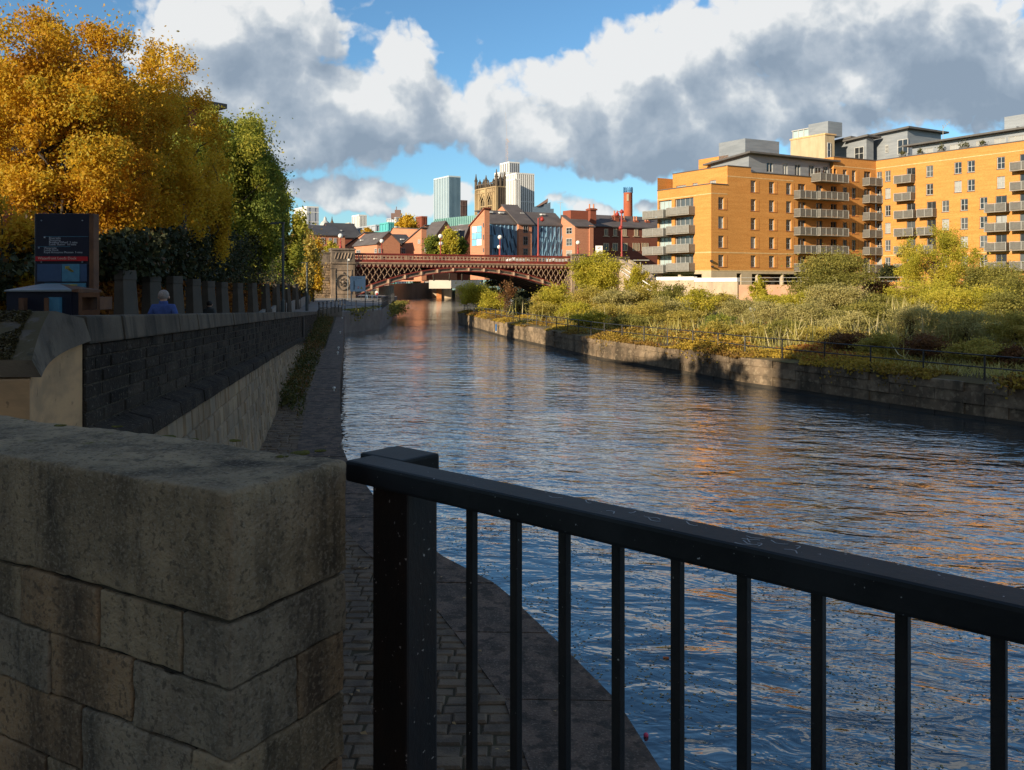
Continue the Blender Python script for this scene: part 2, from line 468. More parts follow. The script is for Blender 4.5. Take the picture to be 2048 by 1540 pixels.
dv = N(nt, 'ShaderNodeTexCoord').outputs['Generated']
sx = N(nt, 'ShaderNodeSeparateXYZ'); L(nt, dv, sx.inputs[0])
ay = math_(nt, 'MAXIMUM', math_(nt, 'ABSOLUTE', sx.outputs[1]), .12)
cb = N(nt, 'ShaderNodeCombineXYZ'); L(nt, math_(nt, 'ADD', math_(nt, 'DIVIDE', sx.outputs[0], ay), math_(nt, 'MULTIPLY', math_(nt, 'LESS_THAN', sx.outputs[1], 0.0), 9.0)), cb.inputs[0]); L(nt, math_(nt, 'DIVIDE', sx.outputs[2], ay), cb.inputs[1])
def field(off):
    p = cb.outputs[0]
    if off:
        a_ = N(nt, 'ShaderNodeVectorMath', operation='ADD'); L(nt, p, a_.inputs[0]); a_.inputs[1].default_value = off; p = a_.outputs[0]
    g_ = nt.nodes.new('ShaderNodeGroup'); g_.node_tree = cg; L(nt, p, g_.inputs[0]); return g_.outputs[0]
dA = field(None); dB = field((-.016, .042, 0))
alpha = smooth(nt, dA, -.02, .22)
shade = smooth(nt, dB, -.28, .80)
rim = smooth(nt, dA, .1, .9)
fn = N(nt, 'ShaderNodeTexNoise', noise_dimensions='2D', Scale=13.0, Detail=5, Roughness=.6); L(nt, cb.outputs[0], fn.inputs['Vector'])
rel = math_(nt, 'MULTIPLY', math_(nt, 'SUBTRACT', dB, dA), .95)
sh = math_(nt, 'ADD', math_(nt, 'MULTIPLY_ADD', shade, .50, math_(nt, 'MULTIPLY_ADD', rim, .20, .14)), rel)
sh = math_(nt, 'ADD', sh, math_(nt, 'MULTIPLY_ADD', fn.outputs['Fac'], .7, -.35))
wv = N(nt, 'ShaderNodeVectorMath', operation='MULTIPLY_ADD'); L(nt, fn.outputs['Color'], wv.inputs[0]); wv.inputs[1].default_value = (.07, .05, 0); L(nt, cb.outputs[0], wv.inputs[2])
for (bx, by, rx, ry, wt) in [(1720, 30, 330, 130, .40), (1950, 190, 260, 120, .40), (1480, 280, 260, 60, .22), (1240, 315, 220, 60, .24), (660, 300, 260, 60, .20), (900, 230, 120, 70, .2), (720, 420, 260, 40, .2),
                         (1290, 130, 150, 110, -.28), (1390, 60, 110, 90, -.4), (1130, 160, 90, 70, -.22), (350, 60, 110, 60, -.3), (560, 60, 140, 130, .18), (1560, 60, 130, 150, .12), (1735, 150, 80, 50, -.75), (800, 110, 60, 70, -.4), (1620, 40, 60, 120, -.2)]:
    s_ = N(nt, 'ShaderNodeVectorMath', operation='SUBTRACT'); L(nt, wv.outputs[0], s_.inputs[0]); s_.inputs[1].default_value = ((bx - CX) / F + .035, (HY - by) / F + .025, 0)
    m_ = N(nt, 'ShaderNodeVectorMath', operation='MULTIPLY'); L(nt, s_.outputs[0], m_.inputs[0]); m_.inputs[1].default_value = (F / rx * .8, F / ry * .8, 0)
    l_ = N(nt, 'ShaderNodeVectorMath', operation='LENGTH'); L(nt, m_.outputs[0], l_.inputs[0])
    sh = math_(nt, 'MULTIPLY_ADD', math_(nt, 'MAXIMUM', math_(nt, 'SUBTRACT', 1.0, l_.outputs['Value']), 0.0), wt, sh)
ccol = N(nt, 'ShaderNodeValToRGB'); L(nt, math_(nt, 'MULTIPLY', sh, .8), ccol.inputs[0])
e = ccol.color_ramp.elements
e[0].position = .06; e[0].color = (.84, .85, .85, 1)
e[1].position = .98; e[1].color = (.27, .34, .43, 1)
k = e.new(.24); k.color = (.66, .70, .73, 1); k = e.new(.45); k.color = (.47, .53, .60, 1); k = e.new(.68); k.color = (.36, .43, .515, 1)
csc = mixc(nt, 1.0, ccol.outputs[0], (CLOUD_K, CLOUD_K, CLOUD_K), 'MULTIPLY')
skt = mixc(nt, 1.0, sk.outputs[0], SKY_TINT, 'MULTIPLY')
L(nt, mixc(nt, math_(nt, 'MULTIPLY', alpha, .97), skt, csc), bg.inputs[0])

# ------------------------------------------------------------------ levels
QZ, WZ = -1.92, -3.82                                    # quay and water
def zpath(Y): return EYE - interp(Y, [0, 7, 17, 36, 70, 110, 140, 400], [1.4, 1.5, 1.9, 2.36, 2.6, 2.6, 2.35, 2.0])
def Xup(Y): return -1.97 - .205 * Y                      # upper face of the promenade wall
def Xlo(Y): return -1.62 - .212 * Y                      # foot of the promenade wall
def ztop(Y): return EYE - .26 - .0328 * (Y - 6.82)       # wall coping, runs downhill with the path
def zled(Y): return .27 - .0432 * (Y - 8.1)
EDGE = [(2.6, -12), (2.3, -3), (2.1, 1), (1.75, 3.6), (1.13, 6.2), (.93, 7.26), (.49, 8.45), (-.14, 10.04), (-.96, 11.2), (-2.3, 14.2), (-3.35, 17.2), (-3.78, 18.7), (-4.1, 20.3),
        (-5.44, 26.6), (-6.86, 33.6), (-9.1, 45.4), (-13.4, 67), (-18.5, 93)]
def edgeX(Y): return interp(Y, [p[1] for p in EDGE], [p[0] for p in EDGE])
RW = [(120, -260), (45, -20), (32, 10), (23.8, 25), (19.7, 32.3), (18.9, 33.6), (16.8, 37.4), (14.3, 42.4), (12.4, 45.6), (10.7, 50.8), (8.76, 55.3), (6.4, 60.4),
      (3.75, 70), (.1, 82.5), (-2.3, 92.4), (-5.6, 107), (-7.45, 116), (-7.2, 122), (-4.5, 130), (1, 142), (7, 151), (12, 158), (14, 175), (6, 230), (10, 300), (30, 420)]
RWZ = -2.32

# ------------------------------------------------------------------ setting materials
M_stone = pm('worn_sandstone', (0.465, 0.336, 0.200), .92, (0.254, 0.189, 0.117), 4.2, bump=1.0, bscale=75, bdist=.02, spec=.15, speck=((.42, .34, .245), 95, .54, .4), dark=((.085, .068, .05), 60, .54, .6), wear=((.48, .36, .23), .9),
             streak=((.045, .038, .03), .85, 5), moss=((.17, .145, .04), .8, 7, .62))
M_stone2 = pm('grey_gritstone', (0.378, 0.295, 0.200), .92, (0.217, 0.171, 0.119), 4.5, bump=1.0, bscale=70, bdist=.02, spec=.15, speck=((.37, .31, .24), 90, .54, .4), dark=((.08, .066, .052), 55, .53, .6), streak=((.045, .04, .034), .8, 6), wear=((.34, .28, .2), .5))
M_stone3 = pm('brown_sandstone', (0.434, 0.277, 0.151), .92, (0.248, 0.165, 0.097), 4.5, bump=1.0, bscale=70, bdist=.02, spec=.15, speck=((.40, .30, .2), 90, .54, .4), dark=((.08, .06, .045), 55, .53, .6), streak=((.05, .04, .032), .8, 6), wear=((.38, .28, .18), .5))
M_mortar = pm('dark_mortar', (.095, .078, .055), .95, (.035, .03, .026), 14, bump=.6, bscale=60, spec=.1)
M_dark = pm('sooty_stone', (.046, .037, .029), .95, (.020, .017, .014), 1.9, bump=1.0, bscale=11, bdist=.05, spec=.12, speck=((.17, .145, .115), 26, .62, .5))
M_dark2 = pm('sooty_stone_pale', (.064, .050, .038), .95, (.032, .026, .021), 1.9, bump=1.0, bscale=11, bdist=.05, spec=.12, speck=((.17, .145, .115), 26, .62, .5))
M_cop = pm('wall_coping_stone', (.125, .098, .070), .9, (.062, .050, .037), 1.0, bump=.3, bscale=30, spec=.2, streak=((.028, .024, .02), .9, 4.5), moss=((.15, .12, .05), .7, 3, .55))
M_rub = pm('buff_rubble_stone', (0.335, 0.242, 0.151), .92, (0.211, 0.165, 0.119), 1.4, bump=.4, bscale=25, spec=.15)
M_rub2 = pm('buff_rubble_stone_dark', (0.273, 0.195, 0.124), .92, (0.186, 0.136, 0.089), 1.4, bump=.4, bscale=25, spec=.15)
M_tan = pm('rubbed_tan_stone', (.54, .325, .165), .85, (.38, .24, .13), 2.2, bump=.15, bscale=40, spec=.2, stretch=(1, 1, 2.5), speck=((.10, .07, .05), 12, .66, .5))
M_sett = pm('worn_setts', (0.167, 0.116, 0.071), .75, (0.081, 0.057, 0.037), 4, bump=.8, bscale=45, spec=.35, speck=((.16, .15, .11), 40, .64, .3))
M_slab = pm('quay_edge_slabs', (.155, .102, .072), .8, (.060, .045, .034), 3.2, bump=.9, bscale=50, spec=.3, speck=((.26, .19, .14), 45, .56, .45), dark=((.028, .022, .017), 7, .5, .75))
M_joint = pm('mossy_joints', (.075, .062, .036), .95, (.05, .04, .028), 3, bump=.4, bscale=30, spec=.1)
M_path = pm('promenade_paving', (.20, .19, .175), .9, (.15, .14, .13), .8, bump=.1, bscale=20)
M_bankwall = pm('weathered_bank_wall', (.27, .20, .13), .9, (.115, .085, .058), .42, bump=.6, bscale=6, spec=.15, streak=((.045, .036, .026), .85, .8), speck=((.34, .27, .18), 5, .56, .35), dark=((.06, .05, .036), 1.6, .5, .5))
M_wet = pm('wet_algae_stone', (.05, .040, .028), .6, (.03, .026, .02), 1.0, bump=.4, bscale=8)
M_soil = pm('rough_ground', (.145, .115, .045), .95, (.10, .072, .035), .35, bump=.5, bscale=6, spec=.1)
M_far = pm('town_ground', (.11, .10, .08), .95, (.07, .08, .05), .02)
M_lawn = pm('mown_lawn', (.10, .16, .025), .95, (.075, .12, .02), .3, bump=.3, bscale=20, spec=.1)

def watermat():
    m, nt, out = newmat('river_water')
    g = N(nt, 'ShaderNodeNewGeometry').outputs['Position']
    b = N(nt, 'ShaderNodeBsdfPrincipled', Roughness=.03); b.inputs['IOR'].default_value = 1.5
    b.inputs['Specular IOR Level'].default_value = .8
    b.inputs['Base Color'].default_value = (.020, .030, .036, 1)
    mp = N(nt, 'ShaderNodeMapping'); mp.inputs['Rotation'].default_value = (0, 0, R(12)); L(nt, g, mp.inputs[0]); co = mp.outputs[0]
    h1 = tex(nt, co, 1.0, 3, .5, (.58, 1.1, 1), .6)       # long ripples
    h2 = tex(nt, co, 1.0, 3, .55, (1.6, 2.7, 1), .5)      # short ripples
    h3 = tex(nt, co, 1.0, 2, .5, (.12, .2, 1))            # gusts
    h4 = tex(nt, co, 1.0, 2, .5, (3.2, 6.5, 1), .4)
    amp = smooth(nt, h3, .3, .7)
    sy = N(nt, 'ShaderNodeSeparateXYZ'); L(nt, g, sy.inputs[0])
    near = smooth(nt, sy.outputs[1], 8, 34)               # sheltered, calmer water below the near wall
    h = math_(nt, 'ADD', math_(nt, 'MULTIPLY', h1, math_(nt, 'MULTIPLY_ADD', amp, .20, .22)), math_(nt, 'MULTIPLY', h2, math_(nt, 'MULTIPLY_ADD', amp, .12, .07)))
    h = math_(nt, 'ADD', h, math_(nt, 'MULTIPLY', h4, math_(nt, 'MULTIPLY_ADD', near, .016, .003)))
    bn = N(nt, 'ShaderNodeBump', Distance=.55)
    L(nt, math_(nt, 'MULTIPLY_ADD', near, WAVE[1], WAVE[0]), bn.inputs['Strength'])
    L(nt, h, bn.inputs['Height']); L(nt, bn.outputs[0], b.inputs['Normal']); L(nt, bn.outputs[0], b.inputs['Coat Normal'])
    b.inputs['Coat Weight'].default_value = .55; b.inputs['Coat Roughness'].default_value = .03; b.inputs['Coat IOR'].default_value = 1.5
    L(nt, b.outputs[0], out.inputs[0]); return m
M_water = watermat()

# ------------------------------------------------------------------ water and ground
mb = MB(); mb.add([(-120, -300, WZ), (420, -300, WZ), (420, 700, WZ), (-300, 700, WZ)], [(0, 1, 2, 3)])
tag(mb.build('water', M_water, recalc=False), kind='structure')

GL = []
mb = MB()                                                 # left bank: promenade
ys = [-14, 0, 3, 5, 7, 10, 14, 18, 24, 30, 38, 48, 58, 70, 80, 92]
for i in range(len(ys) - 1):
    y0, y1 = ys[i], ys[i + 1]
    rows = []
    for y in (y0, y1):
        xr = min(Xup(max(y, 6.0)) - .18, -3.4) if y > 5 else -3.6
        rows.append([(-400, y, zpath(y) + .3), (-60, y, zpath(y) + .05), (xr, y, zpath(y))])
    for q in range(2):
        mb.add([rows[0][q], rows[0][q + 1], rows[1][q + 1], rows[1][q]], [(0, 1, 2, 3)])
    if y0 >= 3: GL.append((y0, y1))
# beyond the wall the path opens out to the river edge and runs under the bridge
PR = [(92, -18.6), (95, -18.3), (101, -15.9), (103, -15.9), (125, -18.0), (150, -21.2), (172, -23.5)]
for i in range(len(PR) - 1):
    (y0, x0), (y1, x1) = PR[i], PR[i + 1]
    za, zb_ = EYE - interp(y0, [92, 101, 125, 150], [3.1, 3.2, 2.9, 2.6]), EYE - interp(y1, [92, 101, 125, 150], [3.1, 3.2, 2.9, 2.6])
    mb.add([(-400, y0, zpath(y0) + .3), (x0 - 5, y0, zpath(y0)), (x0, y0, za), (x0, y1 if 0 else y0, WZ - 1), (-400, y1, zpath(y1) + .3), (x1 - 5, y1, zpath(y1)), (x1, y1, zb_), (x1, y1, WZ - 1)],
           [(0, 1, 5, 4), (1, 2, 6, 5), (2, 3, 7, 6)])
mb.add([(-18.6, 92, zpath(92)), (-18.6, 92, WZ - 1), (-24, 92, WZ - 1), (-24, 92, zpath(92))], [(0, 1, 2, 3)])
tag(mb.build('promenade', M_path, recalc=False), kind='structure')

mb = MB()
FY = [3, 19, 27.5, 44.5, 68.7, 92, 110]; FXs = [-5.2, -9.3, -11.2, -14.6, -19.2, -23.6, -27.2]
for (y0, y1) in GL + [(92, 112)]:
    xa, xb = interp(y0, FY, FXs), interp(y1, FY, FXs)
    mb.add([(-390, y0, zpath(y0) + .36), (-60, y0, zpath(y0) + .12), (xa, y0, zpath(y0) + .07), (xb, y1, zpath(y1) + .07), (-60, y1, zpath(y1) + .12), (-390, y1, zpath(y1) + .36)], [(0, 1, 4, 5), (1, 2, 3, 4)])
tag(mb.build('garden_ground', pm('leafy_soil', (.05, .036, .02), .95, (.09, .05, .02), 1.2, bump=.5, bscale=10, spec=.1), recalc=False), kind='structure')
mb = MB()                                                 # low verge between wall foot and quay beyond the setts
for (y0, y1) in [(24, 34), (34, 46), (46, 60), (60, 76), (76, 92.5)]:
    mb.add([(Xlo(y0) - .5, y0, QZ - .02), (edgeX(y0) - .7, y0, QZ - .02), (edgeX(y1) - .7, y1, QZ - .02), (Xlo(y1) - .5, y1, QZ - .02)], [(0, 1, 2, 3)])
mb.add([(-9, -14, QZ - .018), (edgeX(-12) - .2, -14, QZ - .018)] + [(edgeX(y) - .2, y, QZ - .018) for y in (0, 4, 7, 9, 11, 14, 18, 24.5)] + [(Xlo(24.5) - .5, 24.5, QZ - .018), (Xlo(6) - .5, 6, QZ - .018), (-9, 5, QZ - .018)],
       [tuple(range(13))])
tag(mb.build('quay_bed', M_joint, recalc=False), kind='structure')

# setts, each stone modelled; edge slabs along the water
mb = MB(); g = np.random.default_rng(3)
y = 3.0; row = 0
while y < 46:
    dy = .155 * g.uniform(.9, 1.12) * (1 if y < 26 else 2.2)
    x1 = edgeX(y + dy / 2) - 1.02; x0 = (Xlo(y) - .1 if y > 6 else -2.6)
    if y < 9.5: x0 = max(x0, -3.2)
    x = x1 + .05; first = True
    while x > x0:
        wx = g.uniform(.17, .30) * (1 if y < 26 else 1.5)
        a, b_ = x - wx + .006, x - .006
        zt = QZ + g.normal() * .006
        c_, d_ = y + .006, y + dy - .006
        j = lambda: g.normal() * .004
        e_ = .016
        r0, r1 = (edgeX(c_) - .97, edgeX(d_) - .97) if first else (b_, b_)
        lo = [(a + j(), c_ + j(), QZ - .09), (max(r0, a + .05), c_ + j(), QZ - .09), (max(r1, a + .05), d_ + j(), QZ - .09), (a + j(), d_ + j(), QZ - .09)]; first = False
        mid = [(p[0], p[1], zt - .016) for p in lo]
        hi = [(p[0] + sx_ * e_, p[1] + sy_ * e_, zt + g.normal() * .002) for p, sx_, sy_ in zip(lo, (1, -1, -1, 1), (1, 1, -1, -1))]
        mb.add(lo + mid + hi, [(8, 9, 10, 11)] + [(i, (i + 1) % 4, 4 + (i + 1) % 4, 4 + i) for i in range(4)] + [(4 + i, 4 + (i + 1) % 4, 8 + (i + 1) % 4, 8 + i) for i in range(4)])
        x -= wx
    y += dy; row += 1
tag(mb.build('sett_paving', M_sett, recalc=False), kind='structure')

mb = MB(); pts = []
yy = 1.0
while yy < 93.2: pts.append(yy); yy += g.uniform(1.3, 1.8) * (1 if yy < 30 else 1.8)
for i in range(len(pts) - 1):
    y0, y1 = pts[i] + .012, pts[i + 1] - .012
    h = QZ + .007 + g.normal() * .003; nn = 4
    for q in range(nn):
        a, b_ = lerp(y0, y1, q / nn), lerp(y0, y1, (q + 1) / nn)
        w0, w1 = edgeX(a), edgeX(b_)
        wi = 1.0 if a < 60 else .9
        c1 = .04 * g.random()
        mb.hexa([(w0 - wi, a, QZ - .25), (w0, a, QZ - .35), (w1, b_, QZ - .35), (w1 - wi, b_, QZ - .25), (w0 - wi, a, h), (w0 - .02 - c1 * 0, a, h - .015), (w1 - .02, b_, h - .015), (w1 - wi, b_, h)])
tag(mb.build('quay_edge', M_slab, recalc=False), kind='structure')
mb = MB()
for i in range(len(EDGE) - 1):
    (x0, y0), (x1, y1) = EDGE[i], EDGE[i + 1]
    mb.add([(x0 - .05, y0, WZ - 1), (x1 - .05, y1, WZ - 1), (x1 - .05, y1, QZ - .3), (x0 - .05, y0, QZ - .3)], [(0, 1, 2, 3)])
tag(mb.build('quay_face', M_dark2, recalc=False), kind='structure')

# right bank: rough ground rising inland from the river wall
def inland(i):
    a, b_ = Vector(RW[max(i - 1, 0)]), Vector(RW[min(i + 1, len(RW) - 1)])
    d = (b_ - a).normalized(); n = Vector((d.y, -d.x))
    return n
DD = [.0, .6, 3, 8, 15, 25, 40, 60, 90]
def zland(d): return interp(d, [0, .6, 3, 15, 25, 40, 60, 90], [-2.36, -2.3, -2.15, -1.55, -1.0, -.5, -.1, 0])
def land(px, Y):
    """ground height of the right bank at photo column px and distance Y"""
    x = PX(px, Y); best = 1e9
    for i in range(1, 24):
        a, b_ = Vector(RW[i]), Vector(RW[i + 1]); p = Vector((x, Y)); d = b_ - a
        t = max(0, min(1, (p - a).dot(d) / d.length_squared)); best = min(best, (a + d * t - p).length)
    return zland(best)
mb = MB(); grid = []
for i in range(1, 23):
    n = inland(i); row = []
    for d in DD:
        p = Vector(RW[i]) + n * d
        row.append((p.x, p.y, zland(d) + (.12 * noise.noise(V(p.x * .3, p.y * .3, 0)) if d > 1 else 0)))
    grid.append(row)
for i in range(len(grid) - 1):
    for j in range(len(DD) - 1):
        mb.add([grid[i][j], grid[i][j + 1], grid[i + 1][j + 1], grid[i + 1][j]], [(0, 1, 2, 3)])
tag(mb.build('riverside_ground', M_soil, recalc=False, smooth=True), kind='structure')
mb = MB()
mb.add([(-3000, 410, .1), (3000, 410, .1), (6000, 8000, .1), (-6000, 8000, .1)], [(0, 1, 2, 3)])
mb.add([(20, 165, -.15), (500, 60, -.15), (3000, 410, -.15), (30, 410, -.15), (12, 232, -.15)], [(0, 1, 2, 3, 4)])
mb.add([(-400, 172, -.2), (-28.5, 172, -.2), (-32.2, 205, -.2), (-33, 222, -.2), (-44.5, 302, -.2), (-44, 309, -.2), (-400, 309, -.2)], [tuple(range(7))])
mb.add([(-400, 309, -.2), (-44, 309, -.2), (-31, 335, -.2), (-12, 327, -.2), (10, 327, -.2), (30, 410, -.2), (-3000, 410, -.2)], [tuple(range(7))])
tag(mb.build('ground', M_far, recalc=False), kind='structure')

# river wall on the right bank: big weathered blocks
t = thing('river_wall', 'long weathered stone river wall below the overgrown bank and iron fence', 'wall', (14.3, 42.4, WZ))
mb = MB(); g = np.random.default_rng(5)
for i in range(1, 23):
    a, b_ = Vector(RW[i]), Vector(RW[i + 1]); Ln = (b_ - a).length; d = (b_ - a) / Ln; n = Vector((d.y, -d.x))
    k = max(1, int(Ln / 2.1))
    for q in range(k):
        for c_ in range(4):
            s0, s1 = Ln * q / k + .012, Ln * (q + 1) / k - .012
            if c_ % 2: s0 += Ln / k * .4; s1 += Ln / k * .4; s1 = min(s1, Ln)
            if s1 - s0 < .1: continue
            z0, z1 = [(-4.6, -3.66), (-3.66, -3.2), (-3.2, -2.72), (-2.72, RWZ)][c_]
            off = g.uniform(-.015, .015) + (.04 if c_ == 3 else 0)
            f = lambda s, o, z: (a.x + d.x * s + n.x * o, a.y + d.y * s + n.y * o, z)
            zz = g.normal() * .02 if c_ == 3 else 0
            mb.hexa([f(s0, -off, z0 + .01), f(s1, -off, z0 + .01), f(s1, .7, z0 + .01), f(s0, .7, z0 + .01), f(s0, -off + .02, z1 + zz), f(s1, -off + .02, z1 + zz), f(s1, .7, z1 + zz), f(s0, .7, z1 + zz)], 1 if c_ == 0 else 0)
    mb.add([(a.x + n.x * .08, a.y + n.y * .08, -5), (b_.x + n.x * .08, b_.y + n.y * .08, -5), (b_.x + n.x * .08, b_.y + n.y * .08, RWZ - .05), (a.x + n.x * .08, a.y + n.y * .08, RWZ - .05)], [(0, 1, 2, 3)])
mb.build('masonry', [M_bankwall, M_wet], t)

# iron fence on the right bank
M_iron = pm('black_iron', (.018, .019, .021), .45, (.03, .03, .032), 6, spec=.5)
t = thing('iron_fence', 'thin dark two rail iron fence along the top of the overgrown river wall', 'fence', (16, 40, -2.3))
cum = []; path = []
for i in range(2, 17):
    n = inland(i); p = Vector(RW[i]) + n * .75; path.append(V(p.x, p.y, -2.3))
def walk(path, step):
    out = [path[0].copy()]; rem = step
    for i in range(len(path) - 1):
        a, b_ = path[i], path[i + 1]; L_ = (b_ - a).length; s = rem
        while s < L_: out.append(a.lerp(b_, s / L_)); s += step
        rem = s - L_
    return out
fp = walk(path, 2.75)
for p in fp:
    mb = MB(); mb.tube([p - V(0, 0, .2), p + V(0, 0, 1.08)], .038, 6); mb.build('post', M_iron, t, recalc=False)
for hz in (1.05, .55):
    mb = MB()
    mb.tube([p + V(0, 0, hz + .03 * noise.noise(p * .5)) for p in fp], .03, 6); mb.build('rail', M_iron, t, recalc=False)
# ------------------------------------------------------------------ stone parapet in front of the camera
A0 = V(-.661, 1.97, 0); LD = V(-math.sin(R(61)), math.cos(R(61)), 0); RD = V(math.sin(R(29)), math.cos(R(29)), 0)
fw = lambda t, b, z: A0 + LD * t + RD * b + V(0, 0, z)
TH = .409
t = thing('stone_parapet', 'massive worn sandstone parapet with mossy coping filling the lower left corner', 'wall', (-.661, 1.97, -.4))
mb = MB(); mb.rough(-.004, 1.75, -.004, TH + .004, .886, 1.19, fw, .016, .012, .0045, 16)
mb.rough(1.77, 3.6, -.004, TH + .004, .888, 1.19, fw, .05, .03, .005, 9, seed=4)
mb.build('coping', M_stone, t, smooth=True)
mb = MB(); g = np.random.default_rng(11)
zj = [.878, .722, .551, .375, .195, 0.0, -.2, -.42]
joints = [[0, .167, .489, .83, 1.2, 1.6, 2.1, 2.8, 3.5], [0, .353, .699, 1.02, 1.45, 1.9, 2.4, 3.0, 3.5], [0, .131, .558, .95, 1.3, 1.7, 2.2, 2.8, 3.5],
          [0, .33, .72, 1.1, 1.5, 2.0, 2.6, 3.5], [0, .2, .6, 1.0, 1.5, 2.2, 3.5], [0, .4, .9, 1.6, 2.4, 3.5], [0, .5, 1.2, 2.2, 3.5]]
rj = [None, .227, None, .2, None, .25, None]
for c_ in range(7):
    z1, z0 = zj[c_] - .003, zj[c_ + 1] + .003
    J = joints[c_]
    for i in range(len(J) - 1):
        a, b_ = J[i] + (.003 if i else -.0), J[i + 1] - .003
        rs = .016 if (a < 1 and c_ < 4) else .06
        off = g.normal() * .003
        m_ = int(g.choice(3, p=[.45, .3, .25]))
        if i == 0 and rj[c_]:
            mb.rough(a + off, b_, off, rj[c_] - .003, z0, z1, fw, rs, .006, .0045, 13, m_, c_ * 9 + i)
            mb.rough(a + .002, .35, rj[c_] + .003, TH, z0, z1, fw, rs, .006, .0045, 13, int(g.integers(3)), c_ * 9 + i + 50)
        else:
            mb.rough(a + off, b_, off, TH, z0, z1, fw, rs, .006, .0045, 13, m_, c_ * 9 + i)
mb.build('masonry', [M_stone, M_stone2, M_stone3], t, smooth=True)
mb = MB(); mb.fbox(fw, .016, 3.5, .016, TH - .016, -.45, .9); mb.build('mortar', M_mortar, t)
# moss cushions on the coping
M_moss = pm('moss', (.16, .14, .03), .95, (.09, .085, .02), 30, bump=.8, bscale=120, spec=.1)
for (px, py, r) in [(200, 886, .03), (330, 874, .036), (600, 905, .03), (470, 880, .018), (385, 878, .02), (235, 852, .016), (640, 900, .018), (120, 850, .02), (560, 912, .014)]:
    c = PZ(px, py, 1.19); c.z = 1.192; mb = MB()
    mb.ball(c + V(0, 0, -.004), r * 1.0, 10, 0, .16)
    for k in range(9):
        mb.ball(c + V(g.normal() * r * .5, g.normal() * r * .3, -.003), r * g.uniform(.3, .5), 8, 0, .3)
    mb.build('moss_patch', M_moss, t, smooth=True)

# ------------------------------------------------------------------ black railing beside the parapet
M_paint = pm('chipped_black_paint', (.011, .010, .010), .5, (.018, .015, .014), 9, bump=.12, bscale=60, spec=.25, speck=((.42, .40, .37), 75, .715, .8))
M_paint_top = pm('worn_black_paint', (.011, .0112, .0115), .55, (.020, .0205, .021), 5, bump=.06, bscale=60, spec=.15, speck=((.5, .5, .48), 90, .72, .7))
M_rust = pm('rusty_black_paint', (.012, .009, .009), .5, (.022, .013, .010), 10, bump=.15, bscale=70, spec=.4, speck=((.45, .40, .36), 70, .695, .8), stretch=(1, 1, .5))
RO = V(-.473, 2.38, 0); ra = V(math.sin(R(130.7)), math.cos(R(130.7)), 0); rb = V(math.cos(R(40.7)) * 1, 0, 0)
rb = V(-ra.y, ra.x, 0)
fr_ = lambda a, b, z: RO + ra * a + rb * b + V(0, 0, z)
t = thing('black_railing', 'chipped black metal railing with flat handrail and square bars beside the stone parapet', 'railing', (RO.x, RO.y, 0))
mb = MB(); mb.fbox(fr_, 0, 3.4, 0, .10, 1.12, 1.18); mb.build('handrail', M_paint_top, t, bevel=.009, smooth=False)
mb = MB(); mb.fbox(fr_, -.06, .127, .1005, .25, 1.122, 1.1785); mb.build('end_cap', M_paint_top, t, bevel=.009)
mb = MB(); mb.fbox(fr_, .083, .2257, .03, .1446, -.5, 1.1195); mb.build('post', M_rust, t, bevel=.007)
mb = MB(); mb.fbox(fr_, 2.75, 2.87, .03, .13, -.5, 1.1195); mb.build('post', M_rust, t, bevel=.007)
a = .447
while a < 2.7:
    mb = MB(); mb.fbox(fr_, a - .011, a + .011, .039, .061, -.2, 1.1195); mb.build('bar', M_paint, t, bevel=.0025)
    a += .1468
mb = MB(); mb.fbox(fr_, .23, 2.74, .03, .07, -.24, -.2); mb.build('bottom_rail', M_paint, t, bevel=.004)
M_scr = pm('scratched_bare_metal', (.16, .19, .21), .4, (.1, .12, .14), 20, spec=.6)
mb = MB(); g = np.random.default_rng(9)
for k in range(16):                                        # scratches in the handrail paint
    a, b_ = g.uniform(.72, 1.35), g.uniform(.02, .075); d = g.uniform(-1, 1)
    p = [fr_(a + q * .012 * math.cos(d * 2 + q * .4 * d), b_ + q * .006 * math.sin(d * 3 + q), 1.1802) for q in range(4)]
    for q in range(3): mb.bar(p[q], p[q + 1], .0024, .0006)
mb.build('scratches', M_scr, t, recalc=False)

# viewpoint platform edge under the railing
mb = MB()
mb.prism([(-8, -9), (3.2, -9), (3.2, -.5), (RO.x + ra.x * 2.9, RO.y + ra.y * 2.9), (RO.x + .02, RO.y), (-.6, 1.9), (-4, 3.6), (-8, 4)], -2.6, -.42)
tag(mb.build('viewing_platform', M_path), kind='structure')

